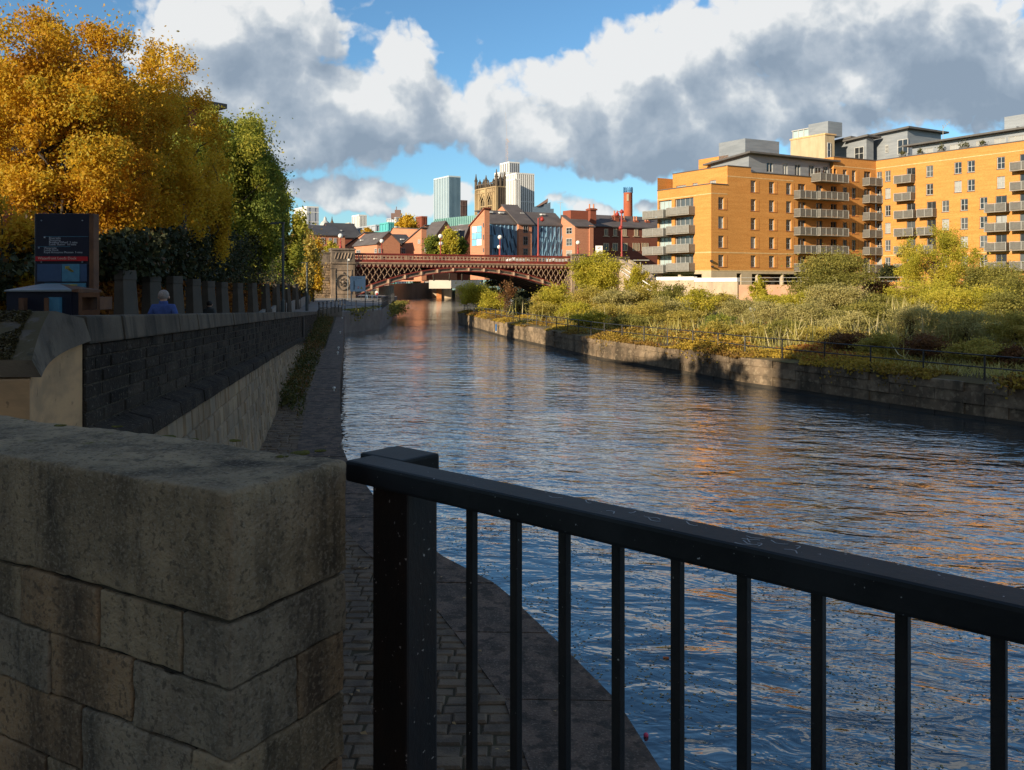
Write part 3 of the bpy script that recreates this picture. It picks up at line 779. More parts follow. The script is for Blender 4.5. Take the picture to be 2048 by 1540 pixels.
# ------------------------------------------------------------------ retaining wall of the promenade (runs away along the left)
t = thing('promenade_wall', 'long soot-dark stone retaining wall running back along the quay towards the bridge', 'wall', (-8, 28, QZ))
def wp(Y, o, z): return V(Xup(Y) + o, Y, z)
g = np.random.default_rng(21)
def zone(Y0, Y1, xf, zb, zt_, rows, wid, mats, name, jit, ch, pw=1.0):
    mb = MB(); y = Y0; kk = 0
    for r_ in range(rows):
        y = Y0 - g.uniform(0, wid)
        while y < Y1:
            w = wid * g.uniform(.6, 1.35) * (1 + y * .012)
            y1 = min(y + w, Y1 + .3); ya = max(y, Y0)
            f0, f1 = r_ / rows, (r_ + 1) / rows
            sg = .003
            P4 = []
            for (yy, f) in ((ya + sg, f0), (y1 - sg, f0), (y1 - sg, f1), (ya + sg, f1)):
                a_, b_ = zb(yy), zt_(yy); h = b_ - a_
                z = a_ + h * f + (sg if f == f0 else -sg) * min(1, h)
                P4.append(V(xf(yy, f), yy, z))
            off = g.random() * jit
            back = [p + V(-.25, 0, 0) for p in P4]
            mid = [p for p in P4]
            ctr = (P4[0] + P4[1] + P4[2] + P4[3]) / 4
            hw = ch
            fr4 = []
            for p in P4:
                d = ctr - p; q = V(p.x + off + ch * .6, p.y + math.copysign(min(hw, abs(d.y) * .4), d.y), p.z + math.copysign(min(hw, abs(d.z) * .4), d.z))
                fr4.append(q)
            mb.add(back + mid + fr4, [(8, 9, 10, 11)] + [(i, (i + 1) % 4, 4 + (i + 1) % 4, 4 + i) for i in range(4)] + [(4 + i, 4 + (i + 1) % 4, 8 + (i + 1) % 4, 8 + i) for i in range(4)], int(g.random() < .35))
            y = y1
    mb.build(name, mats, t, recalc=False)
zc = lambda Y: ztop(Y) - .22
zone(6.47, 71, lambda Y, f: Xup(Y), lambda Y: min(zled(Y) + .12, zc(Y) - .3) if Y < 44 else lerp(zled(44) + .1, QZ, min(1, (Y - 44) / 3)), zc, 7, .62, [M_dark, M_dark2], 'masonry', .014, .012)
zone(6.2, 46, lambda Y, f: Xlo(Y) - .10 * f, lambda Y: QZ - .05, lambda Y: max(zled(Y), QZ + .3), 8, .42, [M_rub, M_rub2], 'rubble_base', .02, .022)
mb = MB(); y = 6.2
while y < 44.5:                                            # projecting string course
    w = g.uniform(1.0, 1.7); y1 = min(y + w, 44.5); o = g.normal() * .012
    xi0, xi1, xo0, xo1 = Xup(y) - .1, Xup(y1) - .1, Xlo(y) - .04 + o, Xlo(y1) - .04 + o
    xo0 = max(xo0, Xup(y) + .12); xo1 = max(xo1, Xup(y1) + .12)
    a_, b_ = y + .01, y1 - .01
    mb.hexa([(xi0, a_, zled(y)), (xo0, a_, zled(y)), (xo1, b_, zled(y1)), (xi1, b_, zled(y1)), (xi0, a_, zled(y) + .24), (xo0 - .02, a_, zled(y) + .15), (xo1 - .02, b_, zled(y1) + .15), (xi1, b_, zled(y1) + .24)])
    y = y1
mb.build('string_course', M_dark, t, bevel=.015)
mb = MB(); y = 6.48
while y < 71:                                              # coping stones
    w = g.uniform(.9, 1.3) * (1 + y * .008); y1 = min(y + w, 71.2); o = g.normal() * .006
    a_, b_ = y + .006, y1 - .006
    mb.hexa([wp(a_, -.34, zc(y)), wp(a_, .05 + o, zc(y)), wp(b_, .05 + o, zc(y1)), wp(b_, -.34, zc(y1)), wp(a_, -.32, ztop(y)), wp(a_, .02 + o, ztop(y)), wp(b_, .02 + o, ztop(y1)), wp(b_, -.32, ztop(y1))])
    y = y1
mb.build('coping', M_cop, t, bevel=.02)
mb = MB()                                                  # hearting behind the facing stones
for (y0, y1) in [(6.5, 20), (20, 44), (44, 71.1)]:
    mb.hexa([wp(y0, -.3, -4), wp(y0, .004, -4), wp(y1, .004, -4), wp(y1, -.3, -4), wp(y0, -.3, zc(y0) - .005), wp(y0, .004, zc(y0) - .005), wp(y1, .004, zc(y1) - .005), wp(y1, -.3, zc(y1) - .005)])
for (y0, y1) in [(6.2, 20), (20, 46)]:
    f = lambda Y, o, z: V(Xlo(Y) + o, Y, z)
    mb.hexa([f(y0, -.5, -3), f(y0, -.03, -3), f(y1, -.03, -3), f(y1, -.5, -3), f(y0, -.5, zled(y0)), f(y0, -.14, zled(y0)), f(y1, -.14, zled(y1)), f(y1, -.5, zled(y1))])
mb.build('mortar', M_mortar, t)
mb = MB(); mb.tube([V(Xup(43.5) + .09, 43.5, zc(43.5) - .05), V(Xup(43.5) + .09, 43.5, zled(43.5) + .1)], .06, 8); mb.build('drainpipe', M_iron, t)

# wing wall end with saddle-backed mossy coping
t = thing('wing_wall', 'smooth tan stone wall end with a mossy saddle-backed coping left of the dark retaining wall', 'wall', (-3.6, 6.2, 0))
fA, fB = V(-2.90, 5.05, 0), V(-3.305, 6.46, 0)
N_ = 10; arc = []
for i in range(N_ + 1):
    s_ = i / N_; p = fA.lerp(fB, s_) + V(.62, .24, 0) * (-.10 * math.sin(math.pi * s_)); arc.append(p)
mb = MB(); poly = [(p.x, p.y) for p in arc] + [(-4.2, 6.9), (-8, 6.9), (-8, 5.05)]
mb.prism(poly, -2.2, [lerp(ZY(760, 5.05), ZY(684, 6.46), (i / N_) ** .8) + .0 for i in range(N_ + 1)] + [1.0, 1.0, 1.0])
mb.build('wall_end', M_tan, t, recalc=True)
def gable(i, top):
    s_ = i / N_
    lowz = ZY(757, 5.0) + (ZY(682, 6.44) - ZY(757, 5.0)) * s_ ** .75
    return lowz
apex = V(PX(115, 5.75), 5.75, ZY(619, 5.75))
mb = MB(); front = []; off = V(.06, .02, 0)
for i in range(N_ + 1): p = arc[i] + off; front.append(V(p.x, p.y, gable(i, 0)))
up = []
for i in range(N_ + 1):
    s_ = i / N_; p = arc[i] + off * .6
    zt_ = lerp(ZY(722, 5.0), apex.z, min(1, s_ / .52)) if s_ < .52 else lerp(apex.z, ZY(637, 6.44), (s_ - .52) / .48)
    up.append(V(p.x - .03, p.y, max(zt_, gable(i, 0) + .05)))
back = [p + V(-5, 0, 0) for p in up]; backl = [p + V(-5, 0, 0) for p in front]
n = N_ + 1
mb.add(front + up + back + backl, [(i, i + 1, n + i + 1, n + i) for i in range(N_)] + [(n + i, n + i + 1, 2 * n + i + 1, 2 * n + i) for i in range(N_)] +
       [(3 * n + i, 3 * n + i + 1, i + 1, i) for i in range(N_)] + [(0, n, 2 * n, 3 * n), (n - 1, 4 * n - 1, 3 * n - 1, 2 * n - 1)])
M_mcop = pm('mossy_coping', (.155, .122, .088), .9, (.085, .068, .052), 1.6, bump=.3, bscale=40, spec=.2, moss=((.085, .062, .026), .9, 5, .42), dark=((.03, .026, .02), 4, .55, .6))
o = mb.build('coping', M_mcop, t)
g = np.random.default_rng(8); q = g.random((16000, 2))
pts = []
for a_, s_ in q:
    i = min(int(s_ * .5 * N_), N_ - 1); f = s_ * .5 * N_ - i
    p = up[i].lerp(up[i + 1], f) + V(-.12 - a_ ** 1.3 * 2.6, 0, .008)
    if noise.noise(V(p.x * 2.5, p.y * 5, 1)) > -.22: pts.append(p)
mm = leafmat('moss_tufts', [(0, (.035, .028, .012)), (.5, (.075, .058, .02)), (.85, (.14, .105, .03)), (1, (.22, .19, .13))], .1)
tag(leaf_mesh('moss_carpet', np.array(pts), .019, mm, t, aspect=.5, up=1.2, seed=4), kind='stuff')

# ------------------------------------------------------------------ things on the promenade
M_navy = pm('dark_blue_panel', (.010, .014, .028), .35, (.013, .017, .034), 3, spec=.5)
M_corten = pm('brown_weathering_steel', (.14, .066, .034), .75, (.085, .042, .026), 5, bump=.2, bscale=40, spec=.3)
M_greyst = pm('grey_panel', (.20, .23, .25), .5, (.16, .185, .20), 2, spec=.5)
M_red = pm('red_band', (.42, .012, .02), .45, (.38, .012, .018), 3)
M_map1 = pm('map_blue', (.035, .075, .16), .5, (.03, .062, .135), 9)
M_map2 = pm('map_pale_blue', (.06, .20, .30), .5, (.05, .16, .26), 14)
M_yel = pm('map_yellow', (.42, .33, .05), .5, (.30, .25, .05), 30)
M_txt = pm('white_lettering', (.42, .45, .50), .6)
M_cream = pm('cream_lettering', (.60, .42, .36), .6)
def lettering(parent, txt, pos, size, mat, rotz=0, ext=.0006, name='lettering', align='LEFT'):
    cu = bpy.data.curves.new(name, 'FONT'); cu.body = txt; cu.size = size; cu.extrude = ext; cu.align_x = align; cu.resolution_u = 2
    tmp = bpy.data.objects.new('tmp_text', cu); C.objects.link(tmp); dg = bpy.context.evaluated_depsgraph_get(); dg.update()
    me = bpy.data.meshes.new_from_object(tmp.evaluated_get(dg)); bpy.data.objects.remove(tmp); me.materials.clear(); me.materials.append(mat)
    o = bpy.data.objects.new(name, me); C.objects.link(o); o.parent = parent
    o.location = Vector(pos) - root_loc(parent); o.rotation_euler = (R(90), 0, rotz); return o
YS = 9.0
t = thing('information_totem', 'tall dark blue wayfinding totem with a red band and map behind the stone wall', 'sign', (PX(125, YS), YS, zpath(YS)))
x0, x1, xs = PX(68, YS), PX(178, YS), PX(187, YS)
zt_ = ZY(427, YS)
fz = lambda py: ZY(py, YS)
mb = MB(); mb.box(((x0 + x1) / 2, YS + .06, (zt_ + .1) / 2), (x1 - x0, .1, zt_ - .1)); mb.build('panel', M_navy, t, bevel=.006)
mb = MB(); mb.box(((x1 + xs) / 2 + .003, YS + .055, (zt_ + .1) / 2), (xs - x1, .12, zt_ - .1)); mb.build('edge_trim', M_corten, t, bevel=.004)
mb = MB(); mb.box(((x0 + x1) / 2, YS + .004, (fz(513) + fz(522)) / 2), (x1 - x0 - .03, .012, fz(513) - fz(522))); mb.build('red_band', M_red, t)
mb = MB(); mb.box(((x0 + x1) / 2 - .13, YS + .005, (fz(528) + fz(563)) / 2), (.26, .012, fz(528) - fz(563))); mb.build('map_panel', M_map1, t)
mb = MB(); mb.box(((x0 + x1) / 2 + .10, YS + .004, (fz(528) + fz(563)) / 2), (.19, .014, fz(528) - fz(563))); mb.build('map_panel', M_map2, t)
mb = MB(); mb.box(((x0 + x1) / 2 + .235, YS + .005, (fz(528) + fz(563)) / 2), (.07, .012, fz(528) - fz(563))); mb.build('map_panel', M_map1, t)
mb = MB(); mb.box(((x0 + x1) / 2 + .04, YS + .004, (fz(566) + fz(578)) / 2), (.44, .014, fz(566) - fz(578))); mb.build('map_panel', M_map2, t)
mb = MB(); g = np.random.default_rng(2)
for k in range(12):
    mb.box(((x0 + x1) / 2 + .05 + k * .006 + g.normal() * .008, YS - .004, fz(533 + k * .9) + g.normal() * .006), (.02, .004, .014), 0)
mb.box(((x0 + x1) / 2 + .09, YS - .004, fz(570)), (.16, .004, .012))
mb.build('map_markings', M_yel, t)
mb = MB()
for px in (82, 164):
    for py in (441, 524): mb.ball((PX(px, YS), YS + .008, fz(py)), .009, 8)
mb.build('bolts', M_greyst, t)
mb = MB()
for (px0, px1, py) in [(87, 176, 473), (75, 140, 493)]:
    mb.box(((PX(px0, YS) + PX(px1, YS)) / 2, YS + .009, fz(py)), (PX(px1, YS) - PX(px0, YS), .004, .004))
mb.build('rules', M_map2, t)
for (px, py, s_, tx) in [(97, 478, .034, 'Riverside'), (97, 482.4, .034, 'Shopping'), (97, 486.6, .032, 'Brewery Wharf  2 mins'), (97, 490.6, .032, 'Leeds Station  16 mins'),
                         (87, 498, .032, 'Waterside'), (87, 502, .032, 'Leeds Dock'), (87, 506.3, .03, 'Royal Armouries Museum  5 mins')]:
    lettering(t, tx, (PX(px, YS), YS + .008, fz(py)), s_, M_txt)
lettering(t, 'Waterfront Leeds Dock', (PX(76, YS), YS - .0035, fz(519)), .042, M_cream)
mb = MB()
for px, py in ((88.5, 476), (77, 497)):
    mb.bar((PX(px, YS) - .008, YS + .006, fz(py)), (PX(px, YS) + .008, YS + .006, fz(py) + .014), .005, .003)
    mb.bar((PX(px, YS) - .008, YS + .0055, fz(py) + .014), (PX(px, YS) + .008, YS + .0055, fz(py)), .005, .003)
mb.build('arrow_marks', M_txt, t)

t = thing('steel_shelter_box', 'low rusty brown steel cabinet with a pale sloped top in front of the totem', 'cabinet', (PX(110, 7.9), 7.9, zpath(8)))
Yb = 7.9; q = lambda px, py, Y=Yb: P(px, py, Y)
mb = MB()
mb.add([q(8, 580.5), q(143, 579), q(120, 567.3, 8.75), q(84, 567.3, 8.75), q(8, 583), q(143, 583), q(120, 570, 8.75), q(84, 570, 8.75)], [(0, 1, 2, 3), (7, 6, 5, 4), (0, 4, 5, 1), (1, 5, 6, 2), (2, 6, 7, 3), (3, 7, 4, 0)])
mb.build('sloped_top', M_greyst, t)
mb = MB()
mb.add([q(143.5, 579), q(157, 577), q(203, 580, 8.3), q(203, 584, 8.3), q(157, 584.5), q(143.5, 584), q(120.5, 567.4, 8.75), q(172, 575, 8.8)], [(0, 1, 7, 6), (1, 2, 7), (0, 5, 4, 1), (1, 4, 3, 2)])
mb.build('side_top', M_corten, t)
mb = MB()
zb0 = .35
def panelbox(pa, pb, Y0, Y1, pyt, m=0): mb.box(((PX(pa, Y0) + PX(pb, Y0)) / 2, (Y0 + Y1) / 2, (ZY(pyt, Y0) + zb0) / 2), (PX(pb, Y0) - PX(pa, Y0), Y1 - Y0, ZY(pyt, Y0) - zb0), 0, m)
panelbox(13, 142, 7.93, 8.0, 583); panelbox(142, 157, 7.94, 8.02, 584)
mb.build('carcass', M_navy, t)
mb = MB(); panelbox(37, 47, 7.86, 7.925, 596); panelbox(88, 96, 7.86, 7.925, 596); mb.build('upright', M_corten, t)
mb = MB(); panelbox(97, 119, 7.88, 7.925, 594.5); mb.build('map_plate', M_map2, t)
mb = MB(); xa, xb = PX(157, 7.9), PX(200, 7.9)
wall_face(mb, (xa, 7.9), (xb, 7.9), zb0, ZY(585, 7.9), [(PX(164, 7.9) - xa, PX(194, 7.9) - xa, ZY(620, 7.9), ZY(594.5, 7.9), .3)], .3)
mb.hexa([(xa, 7.901, zb0), (xb, 7.901, zb0), (PX(198, 8.3), 8.3, zb0), (PX(158, 8.3), 8.3, zb0), (xa, 7.901, zb0 + .01), (xb, 7.901, zb0 + .01), (PX(198, 8.3), 8.3, zb0 + .01), (PX(158, 8.3), 8.3, zb0 + .01)]); mb.build('open_end', M_corten, t)
mb = MB(); mb.add([(PX(157, 8.2), 8.2, zb0), (PX(200, 8.2), 8.2, zb0), (PX(200, 8.2), 8.2, ZY(585, 8.2)), (PX(157, 8.2), 8.2, ZY(585, 8.2))], [(0, 1, 2, 3)]); mb.build('dark_interior', M_navy, t, recalc=False)

# tapered concrete fins, kerb wall
M_conc = pm('grey_concrete', (.085, .072, .058), .85, (.05, .044, .036), 1.2, bump=.2, bscale=25, spec=.2, streak=((.07, .068, .06), .5, 4))
M_kerbw = pm('pale_render', (.25, .235, .21), .85, (.19, .18, .16), 1.0, streak=((.14, .13, .12), .5, 3))
FIN = [(235, 540), (290, 546), (338, 552), (378, 558), (409, 562), (437, 564), (470, 566), (500, 566), (527, 567), (549, 567), (571, 567), (588, 567), (609, 566), (619, 563)]
fins = []
where = ['nearest to the map totem, tallest in view', 'just left of the man in blue', 'just right of the man in blue', 'beside the thick dark lamp post', 'behind the dark coated walker', 'sixth along from the totem',
         'seventh along from the totem', 'eighth along from the totem', 'just left of the tall bent lamp post', 'just right of the tall bent lamp post', 'eleventh along from the totem', 'just left of the second bent lamp post', 'just right of the second bent lamp post', 'last of the row beside the bridge masonry']
for i, (px, py) in enumerate(FIN):
    Y = 8588 / (701 - px - 11); x = PX(px, Y); zb = zpath(Y) - .2; zt_ = ZY(py, Y)
    fins.append((x, Y))
    o = thing('concrete_fin', 'tapered grey concrete fin ' + where[i], 'pillar', (x, Y, zb), 'tapered fins along the promenade')
    w = .215 * (1 + .010 * Y); d = V(.25, -.97, 0); 
    mb = MB(); f = lambda a, b, z: V(x + a, Y + b, z)
    e = .17 * (1 + .01 * Y)
    mb.hexa([f(-w * .55, 0, zb), f(w * .75, 0, zb), f(w * .75 + e * .5, .7, zb), f(-w * .55 + e * .5, .7, zb), f(-w * .5, .12, zt_ - .22), f(w * .28, .12, zt_ - .22), f(w * .28 + e * .4, .6, zt_ - .22), f(-w * .5 + e * .4, .6, zt_ - .22)])
    mb.build('shaft', M_conc, o, bevel=.012)
    mb = MB(); mb.hexa([f(-w * .53, .1, zt_ - .22), f(w * .34, .1, zt_ - .22), f(w * .34 + e * .4, .62, zt_ - .22), f(-w * .53 + e * .4, .62, zt_ - .22), f(-w * .5, .12, zt_), f(w * .3, .12, zt_), f(w * .3 + e * .4, .6, zt_), f(-w * .5 + e * .4, .6, zt_)])
    mb.build('cap', M_conc, o, bevel=.012)
t = thing('kerb_wall', 'low pale rendered wall linking the concrete fins', 'wall', (fins[5][0], fins[5][1], zpath(fins[5][1])))
mb = MB()
for i in range(len(fins) - 1):
    (xa, ya), (xb, yb) = fins[i], fins[i + 1]
    ha = zpath(ya) + lerp(.32, .95, min(1, i / 9)); hb = zpath(yb) + lerp(.32, .95, min(1, (i + 1) / 9))
    mb.hexa([(xa + .2, ya + .5, zpath(ya) - .3), (xa + .4, ya + .5, zpath(ya) - .3), (xb + .1, yb + .1, zpath(yb) - .3), (xb - .1, yb + .1, zpath(yb) - .3),
             (xa + .2, ya + .5, ha), (xa + .4, ya + .5, ha), (xb + .1, yb + .1, hb), (xb - .1, yb + .1, hb)])
mb.build('wall', M_kerbw, t)

# lamp posts
M_lamp = pm('dark_teal_post', (.035, .05, .055), .5, (.028, .04, .045), 5, spec=.5)
def lamppost(px, Y, ptop, r, arm, label, zb=None):
    x = PX(px, Y); zb = zpath(Y) if zb is None else zb; zt_ = ZY(ptop, Y)
    o = thing('lamp_post', label, 'lamp post', (x, Y, zb), 'slim lamp posts along the promenade')
    h = zt_ - zb
    mb = MB(); mb.tube([(x, Y, zb), (x, Y, zb + h * .3), (x, Y, zb + h * .31), (x, Y, zt_)], [r * 1.25, r * 1.2, r * .85, r * .75], 10); mb.build('post', M_lamp, o)
    mb = MB(); mb.box((x - arm / 2 + r, Y, zt_ + .03), (arm, r * 2.2, .07)); mb.build('arm', M_lamp, o, bevel=.01)
    mb = MB(); mb.box((x - arm * .8, Y, zt_ - .012), (arm * .45, r * 3.4, .05)); mb.build('lamp_head', M_lamp, o, bevel=.01)
    return o
lamppost(370, 30.5, 400, .085, .5, 'thick dark lamp post rising into the orange tree beside the man in blue')
lamppost(566, 40, 447, .075, .62, 'tall dark lamp post with a bent arm in front of the green trees')
lamppost(614, 80, 526, .12, .95, 'shorter dark lamp post standing at the end of the dark hedge')
lamppost(673, 118, 538, .09, 1.15, 'thin dark lamp post with a bent arm in front of the bridge pier', EYE - 2.6)

# white mushroom-shaped mooring markers on the quay edge
M_white = pm('white_paint', (.62, .63, .60), .6, (.5, .5, .47), 6)
mk = [(684.5, 638, 'farthest white mooring marker on the quay where it meets the promenade'), (680.5, 667, 'second farthest white mooring marker along the quay edge'), (677, 699, 'white mooring marker, farther one of the close pair'),
      (675.6, 709, 'white mooring marker, nearer one of the close pair'), (668, 782, 'white mooring marker standing alone in the middle of the quay edge'), (686, 897, 'nearest white mooring marker just past the stone parapet')]
for px, py, lb in mk:
    p = PZ(px, py, QZ + .02); o = thing('mooring_marker', lb, 'bollard', p, 'white mooring markers along the quay edge')
    s_ = .8 + .004 * p.y
    mb = MB(); mb.lathe([(.028 * s_, 0), (.022 * s_, .1 * s_)], p, 10); mb.build('stem', M_white, o, smooth=True)
    mb = MB(); mb.lathe([(0, .088 * s_), (.06 * s_, .092 * s_), (.062 * s_, .12 * s_), (.05 * s_, .15 * s_), (0, .16 * s_)], p, 12); mb.build('cap', M_white, o, smooth=True)

# post and rail fence round the quay corner
def fence(name, label, pts, step, h, zoff, mat, rails=(.95, .5), r=.035, knob=True):
    pts = [Vector(p) for p in pts]; o = thing(name, label, 'fence', pts[0])
    fp = walk(pts, step)
    for p in fp:
        mb = MB(); mb.tube([p - V(0, 0, .1), p + V(0, 0, h)], r, 6)
        if knob:
            for hz in rails: mb.ball(p + V(0, 0, h * hz), r * 1.9, 8)
            mb.ball(p + V(0, 0, h + .03), r * 1.5, 8)
        mb.build('post', mat, o, recalc=False)
    for hz in rails:
        mb = MB(); mb.tube([p + V(0, 0, h * hz) for p in pts], r * .55, 6); mb.build('rail', mat, o, recalc=False)
    return o
zq = lambda py, Y: ZY(py, Y)
fence('quay_fence', 'black post and rail fence rising along the promenade edge to the corner', [P(638, 633, 71.5), P(652, 629.5, 77), P(668, 625, 83), P(688, 619, 92)], 3.1, 1.15, 0, M_iron, r=.05)
fence('quay_fence', 'black post and rail fence across the head of the quay basin', [P(690, 620, 92.6), P(704, 622, 93.5), P(726, 622, 95.5), P(752, 621, 98.5), P(762, 617, 100.5)], 1.9, 1.15, 0, M_iron, r=.045)
fence('quay_fence', 'closely spaced dark railings beside the river leading under the bridge', [P(764, 617, 101.5), P(772, 611, 112), P(780, 607, 125), P(789, 601, 142)], 2.3, 1.3, 0, M_iron, r=.05, knob=False)
fence('quay_fence', 'dark railings on the far side of the path behind the walkers', [P(722, 602, 128), P(745, 602, 132), P(786, 601, 141)], 1.6, 1.05, 0, M_iron, r=.045, knob=False)

# river navigation sign
Yn = 104.0
t = thing('navigation_sign', 'pale blue river navigation board with a dark junction diagram on two posts', 'sign', (PX(716, Yn), Yn, EYE - 3.2))
M_sblue = pm('pale_blue_board', (.33, .47, .60), .5, (.30, .43, .56), 1)
M_sdark = pm('dark_sign_print', (.02, .04, .07), .5); M_sred = pm('red_sign_print', (.5, .02, .03), .5); M_swh = pm('white_sign_print', (.8, .8, .8), .5); M_syel = pm('olive_yellow_print', (.40, .36, .10), .5)
sx0, sx1, sz0, sz1 = PX(700.5, Yn), PX(730.5, Yn), ZY(583, Yn), ZY(552.5, Yn)
mb = MB(); mb.box(((sx0 + sx1) / 2, Yn, (sz0 + sz1) / 2), (sx1 - sx0, .06, sz1 - sz0)); mb.build('board', M_sblue, t)
for px in (702.5, 730.3):
    mb = MB(); mb.box((PX(px, Yn), Yn + .08, (ZY(551, Yn) + EYE - 3.4) / 2), (.1, .1, ZY(551, Yn) - EYE + 3.4)); mb.build('post', M_greyst, t)
u = (sx1 - sx0) / 30.0
sp = lambda cx, cy, w, h, m, nm, dd=.035: (lambda b: (b.box((sx0 + cx * u, Yn - dd, sz1 - cy * u), (w * u, .02, h * u)), b.build(nm, m, t)))(MB())
sp(7.8, 18, 1.7, 18, M_sdark, 'channel_mark')
mb = MB(); mb.bar((sx0 + 8.6 * u, Yn - .035, sz1 - 18.5 * u), (sx0 + 12.5 * u, Yn - .035, sz1 - 20.5 * u), 1.6 * u, .02); mb.build('branch_mark', M_sdark, t)
mb = MB(); mb.extr([(sx0 + (16.2 + 2.0 * math.cos(a)) * u, Yn - .034, sz1 - (22.6 - 2.0 * math.sin(a)) * u) for a in np.linspace(0, 2 * math.pi, 14, endpoint=False)], (0, .01, 0)); mb.build('red_disc', M_sred, t)
sp(16.2, 22.6, 3.1, 1.0, M_swh, 'white_bar', .046)
mb = MB(); mb.extr([(sx0 + 20 * u, Yn - .034, sz1 - 25 * u), (sx0 + 25.4 * u, Yn - .034, sz1 - 25 * u), (sx0 + 22.7 * u, Yn - .034, sz1 - 20 * u)], (0, .01, 0)); mb.build('warning_triangle', M_syel, t)
lettering(t, 'River Navigation', (sx0 + 3.5 * u, Yn - .032, sz1 - 4.4 * u), 3.0 * u, M_sdark)
lettering(t, 'CAUTION', (sx0 + 4 * u, Yn - .032, sz1 - 8 * u), 2.0 * u, M_sdark)

# tall thin pole with a small camera in front of the bridge pier
Yp = 125.0
t = thing('camera_pole', 'thin pale pole with a small white camera in front of the bridge pier', 'pole', (PX(695.5, Yp), Yp, EYE - 2.6))
mb = MB(); mb.tube([(PX(695.5, Yp), Yp, EYE - 2.7), (PX(695.5, Yp), Yp, ZY(519, Yp))], .05, 6); mb.build('pole', M_greyst, t)
mb = MB(); mb.box((PX(697.5, Yp), Yp, ZY(519.5, Yp)), (.3, .25, .3)); mb.build('camera_box', M_white, t, bevel=.03)

# floating leaves and two bits of litter on the near water
g = np.random.default_rng(77); pts = []
while len(pts) < 5200:
    Y = 6.0 + 13 * g.random() ** 1.4; x = edgeX(Y) + .1 + (9.5) * g.random() ** 1.1
    if noise.noise(V(x * .7, Y * .55, 3)) + .35 * noise.noise(V(x * 2.1, Y * 2, 9)) > .02 + .35 * g.random() - .15: pts.append((x, Y, WZ + .006))
fl = leafmat('floating_leaf', [(0, (.16, .09, .03)), (.35, (.30, .22, .06)), (.6, (.34, .31, .16)), (.85, (.42, .42, .36)), (1, (.5, .5, .46))], .1)
tag(leaf_mesh('floating_leaves', np.array(pts), g.uniform(.018, .055, len(pts)) * g.choice([.7, 1, 1.5], len(pts)), fl, None, aspect=.6, up=14, seed=5),
    'yellow and brown leaf litter floating on the dark water by the quay', 'leaves', kind='stuff')
p = PZ(1292, 1473, WZ); mb = MB(); mb.ball(p + V(0, 0, .015), .032, 12)
tag(mb.build('ball', pm('pink_rubber', (.62, .06, .14), .5), smooth=True, loc=p), 'small pink ball floating against the quay edge', 'ball')
p = PZ(1332, 1317, WZ); mb = MB(); mb.tube([p + V(-.04, .01, .008), p + V(.04, -.01, .012)], .017, 8)
tag(mb.build('drink_can', pm('faded_orange_can', (.55, .16, .05), .45), loc=p), 'small crushed orange can floating among the leaves', 'can')
p = V(*PZ(702, 1387, QZ + .01)); 
fl2 = leafmat('fallen_leaf', [(0, (.25, .14, .05)), (1, (.40, .25, .1))], .1)
lm = [PZ(702, 1387, QZ + .02), PZ(716, 1380, QZ + .02), PZ(960, 1300, QZ + .03), PZ(1110, 1420, QZ + .03), PZ(1020, 1500, QZ + .02)]
for k in range(140):
    Y = g.uniform(6, 30); lm.append(V(g.uniform(max(Xlo(Y), -3.5 if Y < 9 else -99), edgeX(Y) - .1), Y, QZ + .025))
tag(leaf_mesh('fallen_leaves', np.array([tuple(p) for p in lm]), .055, fl2, None, up=6, seed=6), 'scattered brown autumn leaves lying on the quay setts', 'leaves', kind='stuff')
